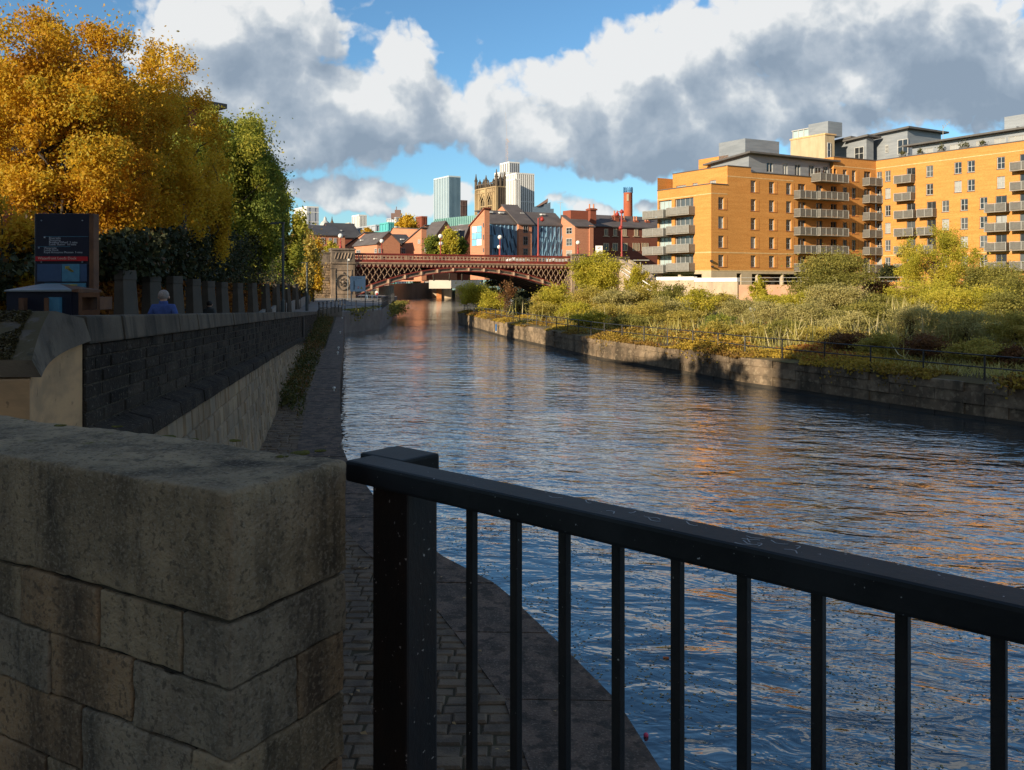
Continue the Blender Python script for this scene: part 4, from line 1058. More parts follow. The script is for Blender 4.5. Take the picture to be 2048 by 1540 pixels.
# ------------------------------------------------------------------ people
def person(label, loc, face, h, skin, top, legs, hair, pose='walk', bw=1.0, bag=None):
    """one continuous skinned body; face = heading angle (0 looks towards +Y, away from the camera)"""
    s = h / 1.75
    J = {'hip': (0, 0, .95), 'belly': (0, .01, 1.12), 'chest': (0, 0, 1.32), 'neck': (0, -.01, 1.47), 'neck2': (0, 0, 1.53), 'head': (0, .02, 1.62), 'crown': (0, .01, 1.71),
         'shL': (-.17, -.01, 1.41), 'shR': (.17, -.01, 1.41), 'elL': (-.25, -.05, 1.14), 'elR': (.25, -.05, 1.14), 'wrL': (-.26, .06, .90), 'wrR': (.26, .06, .90), 'haL': (-.26, .09, .80), 'haR': (.26, .09, .80),
         'hpL': (-.09, 0, .90), 'hpR': (.09, 0, .90), 'knL': (-.11, .12, .50), 'knR': (.10, -.02, .49), 'anL': (-.11, .13, .09), 'anR': (.10, -.26, .13), 'toL': (-.12, .27, .03), 'toR': (.10, -.14, .03)}
    if pose == 'stand':
        J.update(knL=(-.10, .01, .5), anL=(-.10, -.02, .08), toL=(-.12, .13, .03), knR=(.10, .01, .5), anR=(.10, -.02, .08), toR=(.12, .13, .03))
    if pose == 'rake':
        J.update(belly=(0, .1, 1.08), chest=(0, .27, 1.22), neck=(0, .38, 1.33), neck2=(0, .42, 1.37), head=(0, .49, 1.42), crown=(0, .55, 1.47), shL=(-.17, .32, 1.28), shR=(.17, .32, 1.28),
                 elL=(-.2, .46, 1.05), elR=(.22, .36, 1.03), wrL=(-.05, .60, .92), wrR=(.08, .50, .84), haL=(-.02, .66, .89), haR=(.08, .57, .80))
    ed = [('hip', 'belly'), ('belly', 'chest'), ('chest', 'neck'), ('neck', 'neck2'), ('neck2', 'head'), ('head', 'crown'), ('chest', 'shL'), ('chest', 'shR'), ('shL', 'elL'), ('shR', 'elR'), ('elL', 'wrL'), ('elR', 'wrR'), ('wrL', 'haL'), ('wrR', 'haR'),
          ('hip', 'hpL'), ('hip', 'hpR'), ('hpL', 'knL'), ('hpR', 'knR'), ('knL', 'anL'), ('knR', 'anR'), ('anL', 'toL'), ('anR', 'toR')]
    rad = {'hip': .145, 'belly': .145, 'chest': .165, 'neck': .075, 'neck2': .06, 'head': .092, 'crown': .07, 'shL': .085, 'shR': .085, 'elL': .058, 'elR': .058, 'wrL': .042, 'wrR': .042, 'haL': .036, 'haR': .036,
           'hpL': .1, 'hpR': .1, 'knL': .068, 'knR': .068, 'anL': .05, 'anR': .05, 'toL': .04, 'toR': .04}
    for k_ in J:
        if k_[:2] in ('sh', 'el', 'wr', 'ha'): J[k_] = (J[k_][0] * bw, J[k_][1], J[k_][2])
    names = list(J); me = bpy.data.meshes.new('body_tmp')
    me.from_pydata([tuple(c * s for c in J[n]) for n in names], [(names.index(a), names.index(b)) for a, b in ed], [])
    ob = bpy.data.objects.new('body_tmp', me); C.objects.link(ob)
    sk_ = ob.modifiers.new('skin', 'SKIN'); sub = ob.modifiers.new('sub', 'SUBSURF'); sub.levels = 2; sub.render_levels = 2
    for i, n in enumerate(names):
        r = rad[n] * s; me.skin_vertices[0].data[i].radius = (r * (1.12 if n in ('chest', 'belly', 'hip') else 1), r * (.8 if n in ('chest', 'belly') else 1)); me.skin_vertices[0].data[i].use_root = (n == 'hip')
    dg = bpy.context.evaluated_depsgraph_get(); dg.update()
    nm = bpy.data.meshes.new_from_object(ob.evaluated_get(dg)); bpy.data.objects.remove(ob)
    t = thing('person', label, 'person', loc, None, face)
    for m in (skin, top, legs): nm.materials.append(m)
    hd = Vector(J['head']) * s; hz = [Vector(J['haL']) * s, Vector(J['haR']) * s]
    for p in nm.polygons:
        c = p.center; mi = 1
        if (c - hd).length < .165 * s and c.z > (J['neck2'][2] - .01) * s: mi = 0
        elif min((c - q).length for q in hz) < .085 * s: mi = 0
        elif c.z < .93 * s and abs(c.x) < .2 * s and pose != 'rake' or c.z < .88 * s and (c.y < .3 * s): mi = 2
        p.material_index = mi; p.use_smooth = True
    b = bpy.data.objects.new('body', nm); C.objects.link(b); b.parent = t
    M4 = Matrix.Rotation(face, 4, 'Z')
    o0 = Vector(loc)
    def loc_mesh(mb, name, mat, **k):
        mb.v = [tuple(Vector(v) + o0) for v in mb.v]; return mb.build(name, mat, t, **k)
    mb = MB()
    c = hd + V(0, -.015, .035) * s
    mb.ball(c, .108 * s, 14, 0, 1.02); 
    mb.v = [v for v in mb.v]
    mb.f = [f for f in mb.f if not all((Vector(mb.v[i]) - c).y > .05 * s and (Vector(mb.v[i]) - c).z < .045 * s for i in f) and not all((Vector(mb.v[i]) - c).z < -.045 * s for i in f)]
    mb.m = [0] * len(mb.f)
    loc_mesh(mb, 'hair', hair, smooth=True)
    mb = MB()
    for sx_ in (-1, 1): mb.ball(hd + V(sx_ * .095 * s, 0, -.01 * s), .026 * s, 8, 0, 1.3)
    mb.ball(hd + V(0, .105 * s, -.02 * s), .02 * s, 8)
    loc_mesh(mb, 'ears_and_nose', skin, smooth=True)
    mb = MB()
    for sx_ in (-1, 1): mb.ball(hd + V(sx_ * .035 * s, .088 * s, .005 * s), .012 * s, 8)
    loc_mesh(mb, 'eyes', M_iron, smooth=True)
    if top:
        mb = MB(); nk = Vector(J['neck2']) * s
        mb.lathe([(.085 * s, -.07 * s), (.088 * s, -.03 * s), (.08 * s, .01 * s), (.06 * s, .0)], nk, 14); loc_mesh(mb, 'collar', top, smooth=True)
    if bag:
        mb = MB(); mb.box((.02, -.19 * s, 1.02 * s), (.3 * s, .14 * s, .34 * s)); loc_mesh(mb, 'bag', bag, bevel=.04)
    return t
SK = pm('skin', (.50, .30, .22), .6); SKd = pm('skin_tan', (.42, .25, .18), .6)
HG = pm('grey_hair', (.30, .255, .23), .8, (.20, .165, .15), 40); HD = pm('dark_hair', (.02, .016, .014), .7); HB = pm('brown_hair', (.09, .05, .03), .7)
BLUE = pm('blue_jacket', (.050, .085, .25), .75, (.036, .062, .19), 9, bump=.5, bscale=14, spec=.2)
DK = pm('dark_coat', (.035, .04, .042), .85, (.022, .026, .028), 6); JN = pm('jeans', (.05, .08, .15), .85); LJ = pm('light_jeans', (.16, .24, .34), .85)
WT = pm('white_top', (.75, .74, .72), .8); RB = pm('red_bag', (.45, .015, .02), .6); OL = pm('olive_top', (.13, .11, .05), .85); BR = pm('brown_work_clothes', (.10, .075, .05), .85)
person('grey haired man in a bright blue jacket walking away behind the wall', (PX(327, 17), 17, zpath(17)), .05, 1.76, SK, BLUE, JN, HG, bw=1.12)
person('walker in a dark coat further along the path, seen over the wall', (PX(419, 28.6), 28.6, zpath(28.6)), -.1, 1.58, SKd, DK, DK, HD)
zb = lambda px, Y: EYE - 2.75
person('walker in a dark jacket and pale jeans just right of the blue sign', (PX(733.5, 136), 136, EYE - 2.75), .3, 1.78, SK, DK, LJ, HD)
person('person in an olive top between two other walkers near the bridge', (PX(744.5, 138), 138, EYE - 2.75), -.1, 1.62, SK, OL, JN, HB)
person('walker in a white top carrying a red bag beside the river railings', (PX(753.5, 137), 137, EYE - 2.75), .2, 1.76, SK, WT, JN, HB, bag=RB)
Yg = 127.0
gd = person('gardener in brown clothes bending over a pale pole on the lawn', (PX(1793, Yg), Yg, 1.4), -1.3, 1.7, SK, BR, DK, HG, pose='rake')
mb = MB(); o0 = Vector(gd.location); mb.tube([o0 + V(-.06, .4, 1.15), o0 + V(.12, 1.15, .03)], .022, 6); mb.box(o0 + V(.12, 1.17, .05), (.45, .06, .06))
rk = mb.build('rake', pm('pale_wood', (.5, .42, .3), .7), loc=o0)
rk.rotation_euler.z = -1.3
tag(rk, 'pale garden rake held by the gardener on the lawn', 'rake')
# ------------------------------------------------------------------ iron arch road bridge
B0 = V(-26.3, 140, 0); be = V(.9095, .4156, 0); bn_ = V(-.4156, .9095, 0)      # along the deck; away from the camera
SP = 40.9; BW = 15.0
fb = lambda s, b, z: B0 + be * s + bn_ * b + V(0, 0, z)
M_bred = pm('oxblood_iron', (.22, .032, .022), .55, (.17, .026, .02), 1.5, spec=.4)
M_btan = pm('buff_iron', (.40, .27, .185), .6, (.30, .20, .135), 1.5, spec=.35)
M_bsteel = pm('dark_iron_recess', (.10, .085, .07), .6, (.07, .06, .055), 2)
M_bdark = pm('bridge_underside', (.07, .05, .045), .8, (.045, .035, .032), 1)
M_bstone = pm('bridge_sandstone', (.36, .27, .19), .88, (.21, .16, .12), .8, bump=.2, bscale=8, spec=.15, streak=((.05, .045, .04), .7, .9))
M_bstone2 = pm('weathered_parapet_stone', (.24, .19, .145), .88, (.09, .078, .066), .7, bump=.2, bscale=8, spec=.15, streak=((.04, .036, .034), .8, .8))
M_rock = pm('rock_faced_stone', (.36, .25, .15), .9, (.16, .12, .085), 1.1, bump=.6, bscale=3, spec=.1)
t = thing('road_bridge', 'red and buff cast iron arch road bridge with lattice spandrels spanning the river', 'bridge', tuple(fb(SP / 2, 0, 5.2)))
HC, HS = 3.75, -.55
def zl(s): return HC - (HC - HS) * ((s - SP / 2) / (SP / 2)) ** 2
def rd(s): return .82 + .25 * abs((s - SP / 2) / (SP / 2))                       # depth of the rib
zu = lambda s: zl(s) + rd(s)
# deck, fascia, parapets
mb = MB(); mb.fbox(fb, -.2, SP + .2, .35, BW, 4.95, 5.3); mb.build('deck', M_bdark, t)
for side, b0 in (('near', 0.0), ('far', BW)):
    sg = -1 if side == 'near' else 1
    def bx(z0, z1, o0, o1, s0=0.0, s1=SP):
        m_ = MB(); m_.fbox(fb, s0, s1, b0 + min(sg * o0, sg * o1), b0 + max(sg * o0, sg * o1), z0, z1); return m_
    bx(6.6, 6.78, -.12, .1).build('top_rail', M_bred, t); bx(6.45, 6.598, -.07, .05).build('rail_moulding', M_bred, t)
    bx(5.28, 5.72, -.1, .12).build('bottom_band', M_bred, t); bx(5.06, 5.277, -.1, .3).build('cornice', M_btan, t)
    mb = MB(); n_ = int(SP / .66)                                                 # pierced parapet: little gothic arches
    for i in range(n_):
        s0 = SP * i / n_; w = SP / n_
        mb.fbox(fb, s0, s0 + w * .26, b0 - .03, b0 + .03, 5.72, 6.45)
        mb.fbox(fb, s0 + w * .26, s0 + w, b0 - .028, b0 + .028, 6.38, 6.45)
        mb.bar(fb(s0 + w * .3, b0, 6.12), fb(s0 + w * .65, b0, 6.36), .05, .05); mb.bar(fb(s0 + w, b0, 6.12), fb(s0 + w * .65, b0, 6.36), .05, .05)
        mb.bar(fb(s0 + w * .3, b0, 5.76), fb(s0 + w, b0, 5.98), .045, .05); mb.bar(fb(s0 + w, b0, 5.76), fb(s0 + w * .3, b0, 5.98), .045, .045)
    mb.build('parapet_lattice', M_btan, t, recalc=False)
    for i in range(1, 9):
        mb = MB(); s0 = SP * i / 9; mb.fbox(fb, s0 - .12, s0 + .12, b0 - .08, b0 + .08, 5.722, 6.448); mb.build('parapet_post', M_btan, t, recalc=False)
    if side == 'near':
        mb = MB(); n_ = int(SP / .72)                                             # scalloped frieze under the cornice
        for i in range(n_):
            s0 = SP * i / n_; w = SP / n_; b_ = -.16
            mb.extr([fb(s0, b_, 5.06), fb(s0 + w, b_, 5.06), fb(s0 + w, b_, 4.96), fb(s0 + w * .74, b_, 4.80), fb(s0 + w * .66, b_, 4.56), fb(s0 + w * .5, b_, 4.50), fb(s0 + w * .34, b_, 4.56), fb(s0 + w * .26, b_, 4.80), fb(s0, b_, 4.96)], bn_ * .08)
        mb.build('scalloped_frieze', M_btan, t)
        mb = MB(); mb.fbox(fb, 0, SP, .0, .1, 4.42, 5.06); mb.build('spandrel_girder', M_bred, t)
# arch ribs
def rib(b0, full):
    n_ = 28 if full else 20
    ss = [SP * i / n_ for i in range(n_ + 1)]
    mb = MB()
    for fl in (0, 1):
        for i in range(n_):
            a, c_ = ss[i], ss[i + 1]; h = .16
            za, zc_ = (zu(a) - h, zu(c_) - h) if fl else (zl(a), zl(c_))
            mb.hexa([fb(a, b0 - .2, za), fb(c_, b0 - .2, zc_), fb(c_, b0 + .2, zc_), fb(a, b0 + .2, za), fb(a, b0 - .2, za + h), fb(c_, b0 - .2, zc_ + h), fb(c_, b0 + .2, zc_ + h), fb(a, b0 + .2, za + h)])
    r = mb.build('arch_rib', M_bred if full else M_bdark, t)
    mb = MB()
    for i in range(n_):
        a, c_ = ss[i], ss[i + 1]
        mb.hexa([fb(a, b0 + .02, zl(a) + .16), fb(c_, b0 + .02, zl(c_) + .16), fb(c_, b0 + .08, zl(c_) + .16), fb(a, b0 + .08, zl(a) + .16), fb(a, b0 + .02, zu(a) - .16), fb(c_, b0 + .02, zu(c_) - .16), fb(c_, b0 + .08, zu(c_) - .16), fb(a, b0 + .08, zu(a) - .16)])
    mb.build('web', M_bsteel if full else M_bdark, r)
    if not full: return
    mb = MB(); k = 14                                                             # buff panel frames along the rib
    for i in range(k + 1):
        s = SP * i / k
        mb.bar(fb(s, b0 - .12, zl(s) + .14), fb(s, b0 - .12, zu(s) - .14), .3, .34)
    for i in range(k):
        m0, m1 = SP * i / k + .15, SP * (i + 1) / k - .15
        for q in range(4):
            a, c_ = lerp(m0, m1, q / 4), lerp(m0, m1, (q + 1) / 4)
            for e_ in (0, 1):
                f0 = (lambda s: zu(s) - .16 - .13) if e_ else (lambda s: zl(s) + .16)
                mb.hexa([fb(a, b0 - .1, f0(a)), fb(c_, b0 - .1, f0(c_)), fb(c_, b0 + .0, f0(c_)), fb(a, b0 + .0, f0(a)), fb(a, b0 - .1, f0(a) + .13), fb(c_, b0 - .1, f0(c_) + .13), fb(c_, b0, f0(c_) + .13), fb(a, b0, f0(a) + .13)])
        for (sa, sgn) in ((m0, 1), (m1, -1)):                                     # corner gussets
            for zz in (0, 1):
                z_ = (zu(sa) - .29) if zz else (zl(sa) + .29); dz = -.24 if zz else .24
                mb.extr([fb(sa, b0 - .09, z_), fb(sa + sgn * .42, b0 - .09, z_ + (zl(sa + sgn * .42) - zl(sa))), fb(sa, b0 - .09, z_ + dz)], bn_ * .08)
    mb.build('panel_frames', M_btan, r)
rib(.0, True)
mb = MB(); ss = [SP * i / 30 for i in range(31)]                               # dark inner spandrel plating behind the open lattice
for i in range(30):
    a, c_ = ss[i], ss[i + 1]; mb.hexa([fb(a, 2.2, zu(a)), fb(c_, 2.2, zu(c_)), fb(c_, 2.26, zu(c_)), fb(a, 2.2601, zu(a)), fb(a, 2.2, 4.94), fb(c_, 2.2, 4.94), fb(c_, 2.26, 4.94), fb(a, 2.26, 4.94)])
mb.build('inner_spandrel', pm('deep_red_iron', (.07, .018, .015), .7, (.04, .014, .012), .6), t)
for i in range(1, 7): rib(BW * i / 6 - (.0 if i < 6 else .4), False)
# lattice spandrels
mb = MB(); mb2 = MB(); stp = 1.02
def latt(s0, dirn):
    s = s0; z = 4.42; pts = []
    while z > -1 and -.1 <= s <= SP + .1:
        if z < zu(s): break
        pts.append((s, z)); s += dirn * .1; z -= .165
    if len(pts) > 3: mb.bar(fb(pts[0][0], -.08 if dirn > 0 else -.02, pts[0][1]), fb(pts[-1][0], -.08 if dirn > 0 else -.02, pts[-1][1]), .095, .06)
s = -6.0
while s < SP + 6:
    for dirn in (1, -1):
        if 0 <= s <= SP: latt(s, dirn)
        else:
            z0 = 4.42 - 1.65 * abs(s if s < 0 else s - SP); 
            if (dirn > 0) == (s < 0):
                e0 = 0.0 if s < 0 else SP; a = e0; z = z0
                if z > zu(a):
                    p0 = (a, z)
                    while z > zu(a) and 0 <= a <= SP: a += dirn * .1; z -= .165
                    mb.bar(fb(p0[0], -.05, p0[1]), fb(a, -.05, z), .095, .06)
    s += stp
mb.build('spandrel_lattice', M_btan, t, recalc=False)
k = 0
s = stp / 2
while s < SP:                                                                    # bosses where the bars cross
    for r_ in range(1, 4):
        z = 4.42 - .5 * stp * 1.65 * r_
        for ss in ((s if r_ % 2 else s + stp / 2),):
            if z > zu(ss) + .15 and 0 < ss < SP: mb2.ball(fb(ss, -.14, z), .13, 8)
    s += stp
mb2.build('lattice_bosses', M_btan, t)
# masonry abutments: pier with carved parapet and a roundel, flanked by rock-faced walling
for nm, s0, s1, sgn in (('near_pier', -3.95, -.02, -1), ('far_pier', SP + .02, SP + 3.2, 1)):
    mb = MB(); mb.fbox(fb, s0, s1, -.55, 3, -5, 4.95); mb.fbox(fb, s0 - .1, s1 + .1, -.66, 3.1, -5, -.15)
    p = mb.build('bridge_pier', M_bstone, t)
    mb = MB(); mb.fbox(fb, s0 - .12, s1 + .12, -.72, 3.1, 4.952, 5.2); mb.build('string_course', M_bstone, p)
    zt_ = 7.5 if sgn < 0 else 7.25
    mb = MB(); mb.fbox(fb, s0, s1, -.6, 1.2, 5.2, zt_ - .3); mb.build('pedestal', M_bstone2, p)
    mb = MB(); mb.fbox(fb, s0 - .14, s1 + .14, -.75, 1.34, zt_ - .3, zt_ - .12); mb.fbox(fb, s0 - .06, s1 + .06, -.68, 1.28, zt_ - .12, zt_); mb.build('pedestal_cap', M_bstone2, p)
    mb = MB()
    for i in range(6):
        a = lerp(s0 + .4, s1 - .4, (i + .5) / 6); mb.bar(fb(a - .16, -.63, 5.75), fb(a + .16, -.63, 6.75), .13, .08)
    mb.build('carved_panel', M_bstone, p)
    c = fb((s0 + s1) / 2, -.6, 1.9); w = (s1 - s0) * .36
    mb = MB()
    for (a0, a1, z0, z1) in ((-w, w, 3.85, 4.0), (-w, w, -.05, .1), (-w, -w + .14, .1, 3.85), (w - .14, w, .1, 3.85)):
        mb.fbox(fb, (s0 + s1) / 2 + a0, (s0 + s1) / 2 + a1, -.64, -.5, z0, z1)
    mb.build('panel_moulding', M_bstone, p)
    mb = MB(); ring = [c + be * (w * .78 * math.cos(a)) + V(0, 0, w * .9 * math.sin(a)) for a in np.linspace(0, 2 * math.pi, 25)]
    mb.tube(ring, .13, 6)
    for a in np.linspace(0, 2 * math.pi, 8, endpoint=False): mb.ball(c + be * (w * .36 * math.cos(a)) + V(0, 0, w * .4 * math.sin(a)), .17, 6)
    mb.ball(c, .3, 8); mb.ball(c + V(0, 0, w * 1.1), .17, 6)
    mb.build('carved_wreath', M_bstone2, p)
def rockwall(s0, s1, name):
    mb = MB(); g = np.random.default_rng(31); z = -5.0
    mb.fbox(fb, s0, s1, 0.02, 2.5, -5, 4.95)
    while z < 4.9:
        h = .42; s = s0 + g.uniform(-.4, 0)
        while s < s1:
            w = g.uniform(.5, 1.0); a, b_ = max(s, s0), min(s + w, s1); s += w
            if b_ - a < .15: continue
            o = g.uniform(.02, .14); ia = .06
            f = [fb(a + .02, 0.02, z + .02), fb(b_ - .02, .02, z + .02), fb(b_ - .02, .02, z + h - .02), fb(a + .02, .02, z + h - .02)]
            n4 = [fb(a + ia, -o, z + ia), fb(b_ - ia, -o, z + ia), fb(b_ - ia, -o, z + h - ia), fb(a + ia, -o, z + h - ia)]
            mb.add(f + n4, [(4, 5, 6, 7)] + [(i, (i + 1) % 4, 4 + (i + 1) % 4, 4 + i) for i in range(4)])
        z += h
    p = mb.build(name, M_rock, t, recalc=False)
    mb = MB(); mb.fbox(fb, s0, s1, -.12, 2.5, 4.952, 5.17); mb.build('string_course', M_bstone2, p)
    mb = MB(); mb.fbox(fb, s0, s1, 0, .8, 5.17, 6.6); mb.fbox(fb, s0, s1, -.1, .9, 6.6, 6.85); mb.build('parapet_wall', M_bstone2, p)
rockwall(-26, -3.97, 'approach_wall'); rockwall(SP + 3.22, SP + 13, 'approach_wall')
for a_, c_ in ((-26, -.2), (SP + .2, SP + 40)): mb = MB(); mb.fbox(fb, a_, c_, 2.5, BW, -5, 5.25); mb.build('approach_fill', M_bstone2, t)
mb = MB(); mb.fbox(fb, -2.0, -.03, 3, BW, -5, 4.9); mb.build('abutment_face', M_rock, t); mb = MB(); mb.fbox(fb, SP + .03, SP + 2, 3, BW, -5, 4.9); mb.build('abutment_face', M_rock, t)

# red lamp standards
M_globe = pm('opal_globe', (.78, .76, .70), .35, (.7, .68, .62), 2, spec=.5)
M_lred = pm('bright_red_iron', (.32, .032, .022), .5, (.26, .026, .02), 2, spec=.4)
def globe_lamp(px, pyt, Y, zb, label, lower=None):
    x = PX(px, Y); o = thing('globe_lamp', label, 'lamp post', (x, Y, zb), 'globe lamps on red standards along the bridge'); zt_ = ZY(pyt, Y); r = .40
    mb = MB(); mb.lathe([(.26, 0), (.26, .3), (.16, .4), (.13, 1.0), (.17, 1.1), (.09, 1.2), (.07, zt_ - zb - 2 * r - .1), (.14, zt_ - zb - 2 * r), (.1, zt_ - zb - 2 * r + .05)], (x, Y, zb), 10); mb.build('standard', M_lred, o, smooth=True)
    mb = MB(); mb.ball((x, Y, zt_ - r), r, 14); mb.build('globe', M_globe, o, smooth=True)
def bp(px, b): 
    q = (px - CX) / F; p = fb(0, b, 0); s = hitpx(p, be, px); return fb(s, b, 0)
lamps = [(681, 467, .35, 7.5, 'globe lamp standing on the left stone pier of the bridge'), (763.5, 478, BW - .3, 5.3, 'globe lamp on the far parapet nearest the left end of the bridge'), (881, 468, .9, 5.3, 'taller globe lamp of the pair in front of the bright tree above the bridge'),
         (881.8, 483, BW - .3, 5.3, 'lower globe lamp of the pair in front of the bright tree above the bridge'), (1000, 470, .9, 5.3, 'taller globe lamp of the pair in front of the blue glass building'), (998.5, 490, BW - .3, 5.3, 'lower globe lamp of the pair in front of the blue glass building'),
         (1156, 481, .35, 7.25, 'globe lamp standing on the right stone pier of the bridge')]
for px, py, b, zb_, lb in lamps:
    p = bp(px, b); globe_lamp(px, py, p.y, zb_, lb)
def street_lamp(px, pyt, b, label, heads, zb_=5.3):
    p = bp(px, b); x, Y = p.x, p.y; o = thing('street_lamp', label, 'lamp post', (x, Y, zb_), 'tall red street lamps by the bridge'); zt_ = ZY(pyt, Y)
    mb = MB(); mb.tube([(x, Y, zb_), (x, Y, zb_ + 2), (x, Y, zb_ + 2.02), (x, Y, zt_)], [.26, .24, .17, .13], 8); mb.build('post', M_lred, o)
    for (dx, dz) in heads:
        mb = MB(); mb.tube([(x, Y, zt_ - .15), (x + dx * .5, Y, zt_ + .1), (x + dx, Y, zt_ + dz + .35)], .06, 6); mb.build('bracket', M_lred, o)
        mb = MB(); mb.lathe([(.06, .35), (.18, .2), (.38, .0), (.42, -.35), (.1, -.55), (0, -.6)], (x + dx, Y, zt_ + dz), 10); mb.build('lantern', M_lred, o, smooth=True)
street_lamp(1076.5, 436, 3.0, 'tall red street lamp with one hanging lantern before the blue glass wall', [(.75, -.1)])
street_lamp(1243.5, 424, 1.6, 'tallest red street lamp with double lanterns beside the stairs', [(-.9, -.3), (.0, .2), (-.2, -2.9)])

# white notice board on the bridge parapet
p = bp(1198.5, -.2); Yw = p.y
t = thing('notice_board', 'white upright notice board with grey lettering on the bridge parapet', 'sign', (p.x, Yw, 6.6))
M_board = pm('white_board', (.80, .77, .74), .6, (.75, .72, .70), 3); M_gtxt = pm('grey_print', (.16, .16, .15), .6)
x0, x1, z0, z1 = PX(1191, Yw), PX(1205, Yw), ZY(513.5, Yw), ZY(491.5, Yw)
mb = MB(); mb.box(((x0 + x1) / 2, Yw, (z0 + z1) / 2), (x1 - x0, .08, z1 - z0)); mb.build('panel', M_board, t)
mb = MB(); g = np.random.default_rng(6)
for k in range(5): mb.box((lerp(x0, x1, .32 + .09 * k), Yw - .05, lerp(z0, z1, .77 + .012 * k)), (.085, .02, .17))
mb.bar((lerp(x0, x1, .22), Yw - .05, lerp(z0, z1, .73)), (lerp(x0, x1, .78), Yw - .05, lerp(z0, z1, .80)), .03, .02)
for a in np.linspace(.2, math.pi - .2, 7): mb.box((lerp(x0, x1, .5) + .22 * math.cos(a), Yw - .05, lerp(z0, z1, .86) + .12 * math.sin(a)), (.06, .02, .04))
mb.box((lerp(x0, x1, .66), Yw - .05, lerp(z0, z1, .55)), (.05, .02, .3)); mb.box((lerp(x0, x1, .62), Yw - .05, lerp(z0, z1, .49)), (.2, .02, .05))
for k, f in enumerate((.4, .28, .18)): mb.box((lerp(x0, x1, .45), Yw - .05, lerp(z0, z1, f)), (.6 - .1 * k, .02, .03))
mb.build('print', M_gtxt, t)

# cars crossing the bridge, just their roofs show over the parapet
M_glass = glassmat('car_glass', (.02, .025, .03))
def car(label, loc, rot, paint):
    t = thing('parked_car', label, 'car', loc, None, rot); o0 = Vector(loc)
    mb = MB(); prof = [(-2.1, .35), (-2.12, .75), (-1.9, .95), (-1.15, 1.0), (-.6, 1.42), (.75, 1.44), (1.5, 1.0), (2.05, .92), (2.1, .4)]
    mb.extr([o0 + V(x, -.82, z) for x, z in prof], (0, 1.64, 0)); mb.build('body', paint, t, bevel=.06)
    mb = MB(); mb.extr([o0 + V(x, -.835, z) for x, z in ((-1.0, 1.03), (-.56, 1.36), (.7, 1.37), (1.3, 1.03))], (0, 1.67, 0)); mb.build('window', M_glass, t)
    for wx in (-1.3, 1.35):
        for wy in (-.8, .8):
            mb = MB(); a = o0 + V(wx, wy - .1, .33); mb.tube([a, a + V(0, .2, 0)], .33, 14); mb.build('wheel', M_iron, t)
M_cw = pm('white_car_paint', (.72, .72, .72), .25, (.68, .68, .68), 2, spec=.6)
for px, b, lb in ((1036, 4.0, 'white car on the bridge glimpsed through the parapet left of the red street lamp'), (1115, 4.2, 'white car on the bridge glimpsed through the parapet near its right pier')):
    p = bp(px, b); car(lb, (p.x, p.y, 5.32), math.atan2(be.y, be.x), M_cw)

# far river walls beyond the arch
t = thing('river_wall', 'plain brown river wall seen beneath the left half of the bridge arch', 'wall', (PX(800, 300), 300, -4))
mb = MB(); Yf = 330
M_bwall = pm('brown_river_wall', (.19, .12, .085), .9, (.14, .09, .065), .12, streak=((.07, .05, .04), .5, .3))
mb.prism([(PX(778, 300), 300), (PX(863, Yf), Yf), (PX(863, Yf), Yf + 8), (PX(770, 308), 308)], -5, [ZY(568, 300), ZY(565, Yf), ZY(565, Yf), ZY(568, 300)]); mb.build('wall', M_bwall, t)
t = thing('river_wall', 'sunlit buff river wall beside the left springing of the bridge arch', 'wall', (PX(785, 215), 215, -4))
mb = MB(); mb.prism([(PX(757, 190), 190), (PX(780, 215), 215), (PX(780, 215), 222), (PX(752, 200), 200)], -5, [ZY(572, 190), ZY(571, 215), ZY(571, 215), ZY(572, 190)])
mb.build('wall', M_rock, t)
t = thing('quay_wall', 'low sunlit quay wall with orange and white panels below the arch', 'wall', (PX(890, 318), 318, -4))
mb = MB(); xa, xb = PX(864, 322), PX(960, 318)
wall_face(mb, (xa, 322), (xb, 318), -5, ZY(570, 320), [((xb - xa) * f0, (xb - xa) * f1, -5, ZY(573, 320), 1.0) for f0, f1 in ((.42, .50), (.66, .74))], 1.0)
mb.prism([(xa, 322), (xb, 318), (xb, 326), (xa, 330)], ZY(570, 320), ZY(566, 320)); mb.build('wall', pm('cream_quay_wall', (.46, .36, .25), .85, (.36, .28, .19), .2, streak=((.2, .15, .1), .4, .4)), t)
mb = MB(); mb.box(((PX(873, 319) + PX(882, 319)) / 2, 320.4, (ZY(573, 320) - 5) / 2), (1.9, 1.0, ZY(573, 320) + 5)); mb.build('orange_panel', pm('orange_panel', (.55, .20, .06), .8), t)
# ------------------------------------------------------------------ orange brick apartment blocks on the right bank
U = V(.891, .454, 0); W = V(-.5446, .8387, 0); VV = V(.5446, -.8387, 0)
C1 = V(29.4, 124, 0); GB = 1.4
def brickmat(name, c1, c2, big=.12):
    m, nt, out = newmat(name)
    co = N(nt, 'ShaderNodeTexCoord').outputs['Object']
    b = N(nt, 'ShaderNodeBsdfPrincipled', Roughness=.9); b.inputs['Specular IOR Level'].default_value = .15
    f1_ = smooth(nt, tex(nt, co, 1.0, 4, .6, (.25, .25, 3.2)), .3, .7); f2_ = smooth(nt, tex(nt, co, big, 4, .6), .35, .65)
    f3_ = tex(nt, co, 1.0, 2, .5, (4.4, 4.4, 13))
    c = mixc(nt, f1_, c1, c2); c = mixc(nt, math_(nt, 'MULTIPLY', f2_, .55), c, tuple(x * .8 for x in c1)); c = mixc(nt, math_(nt, 'MULTIPLY', smooth(nt, f3_, .45, .65), .45), c, tuple(x * .62 for x in c2))
    L(nt, c, b.inputs['Base Color']); L(nt, b.outputs[0], out.inputs[0]); return m
M_ob = brickmat('orange_brick', (.57, .272, .080), (.48, .215, .058))
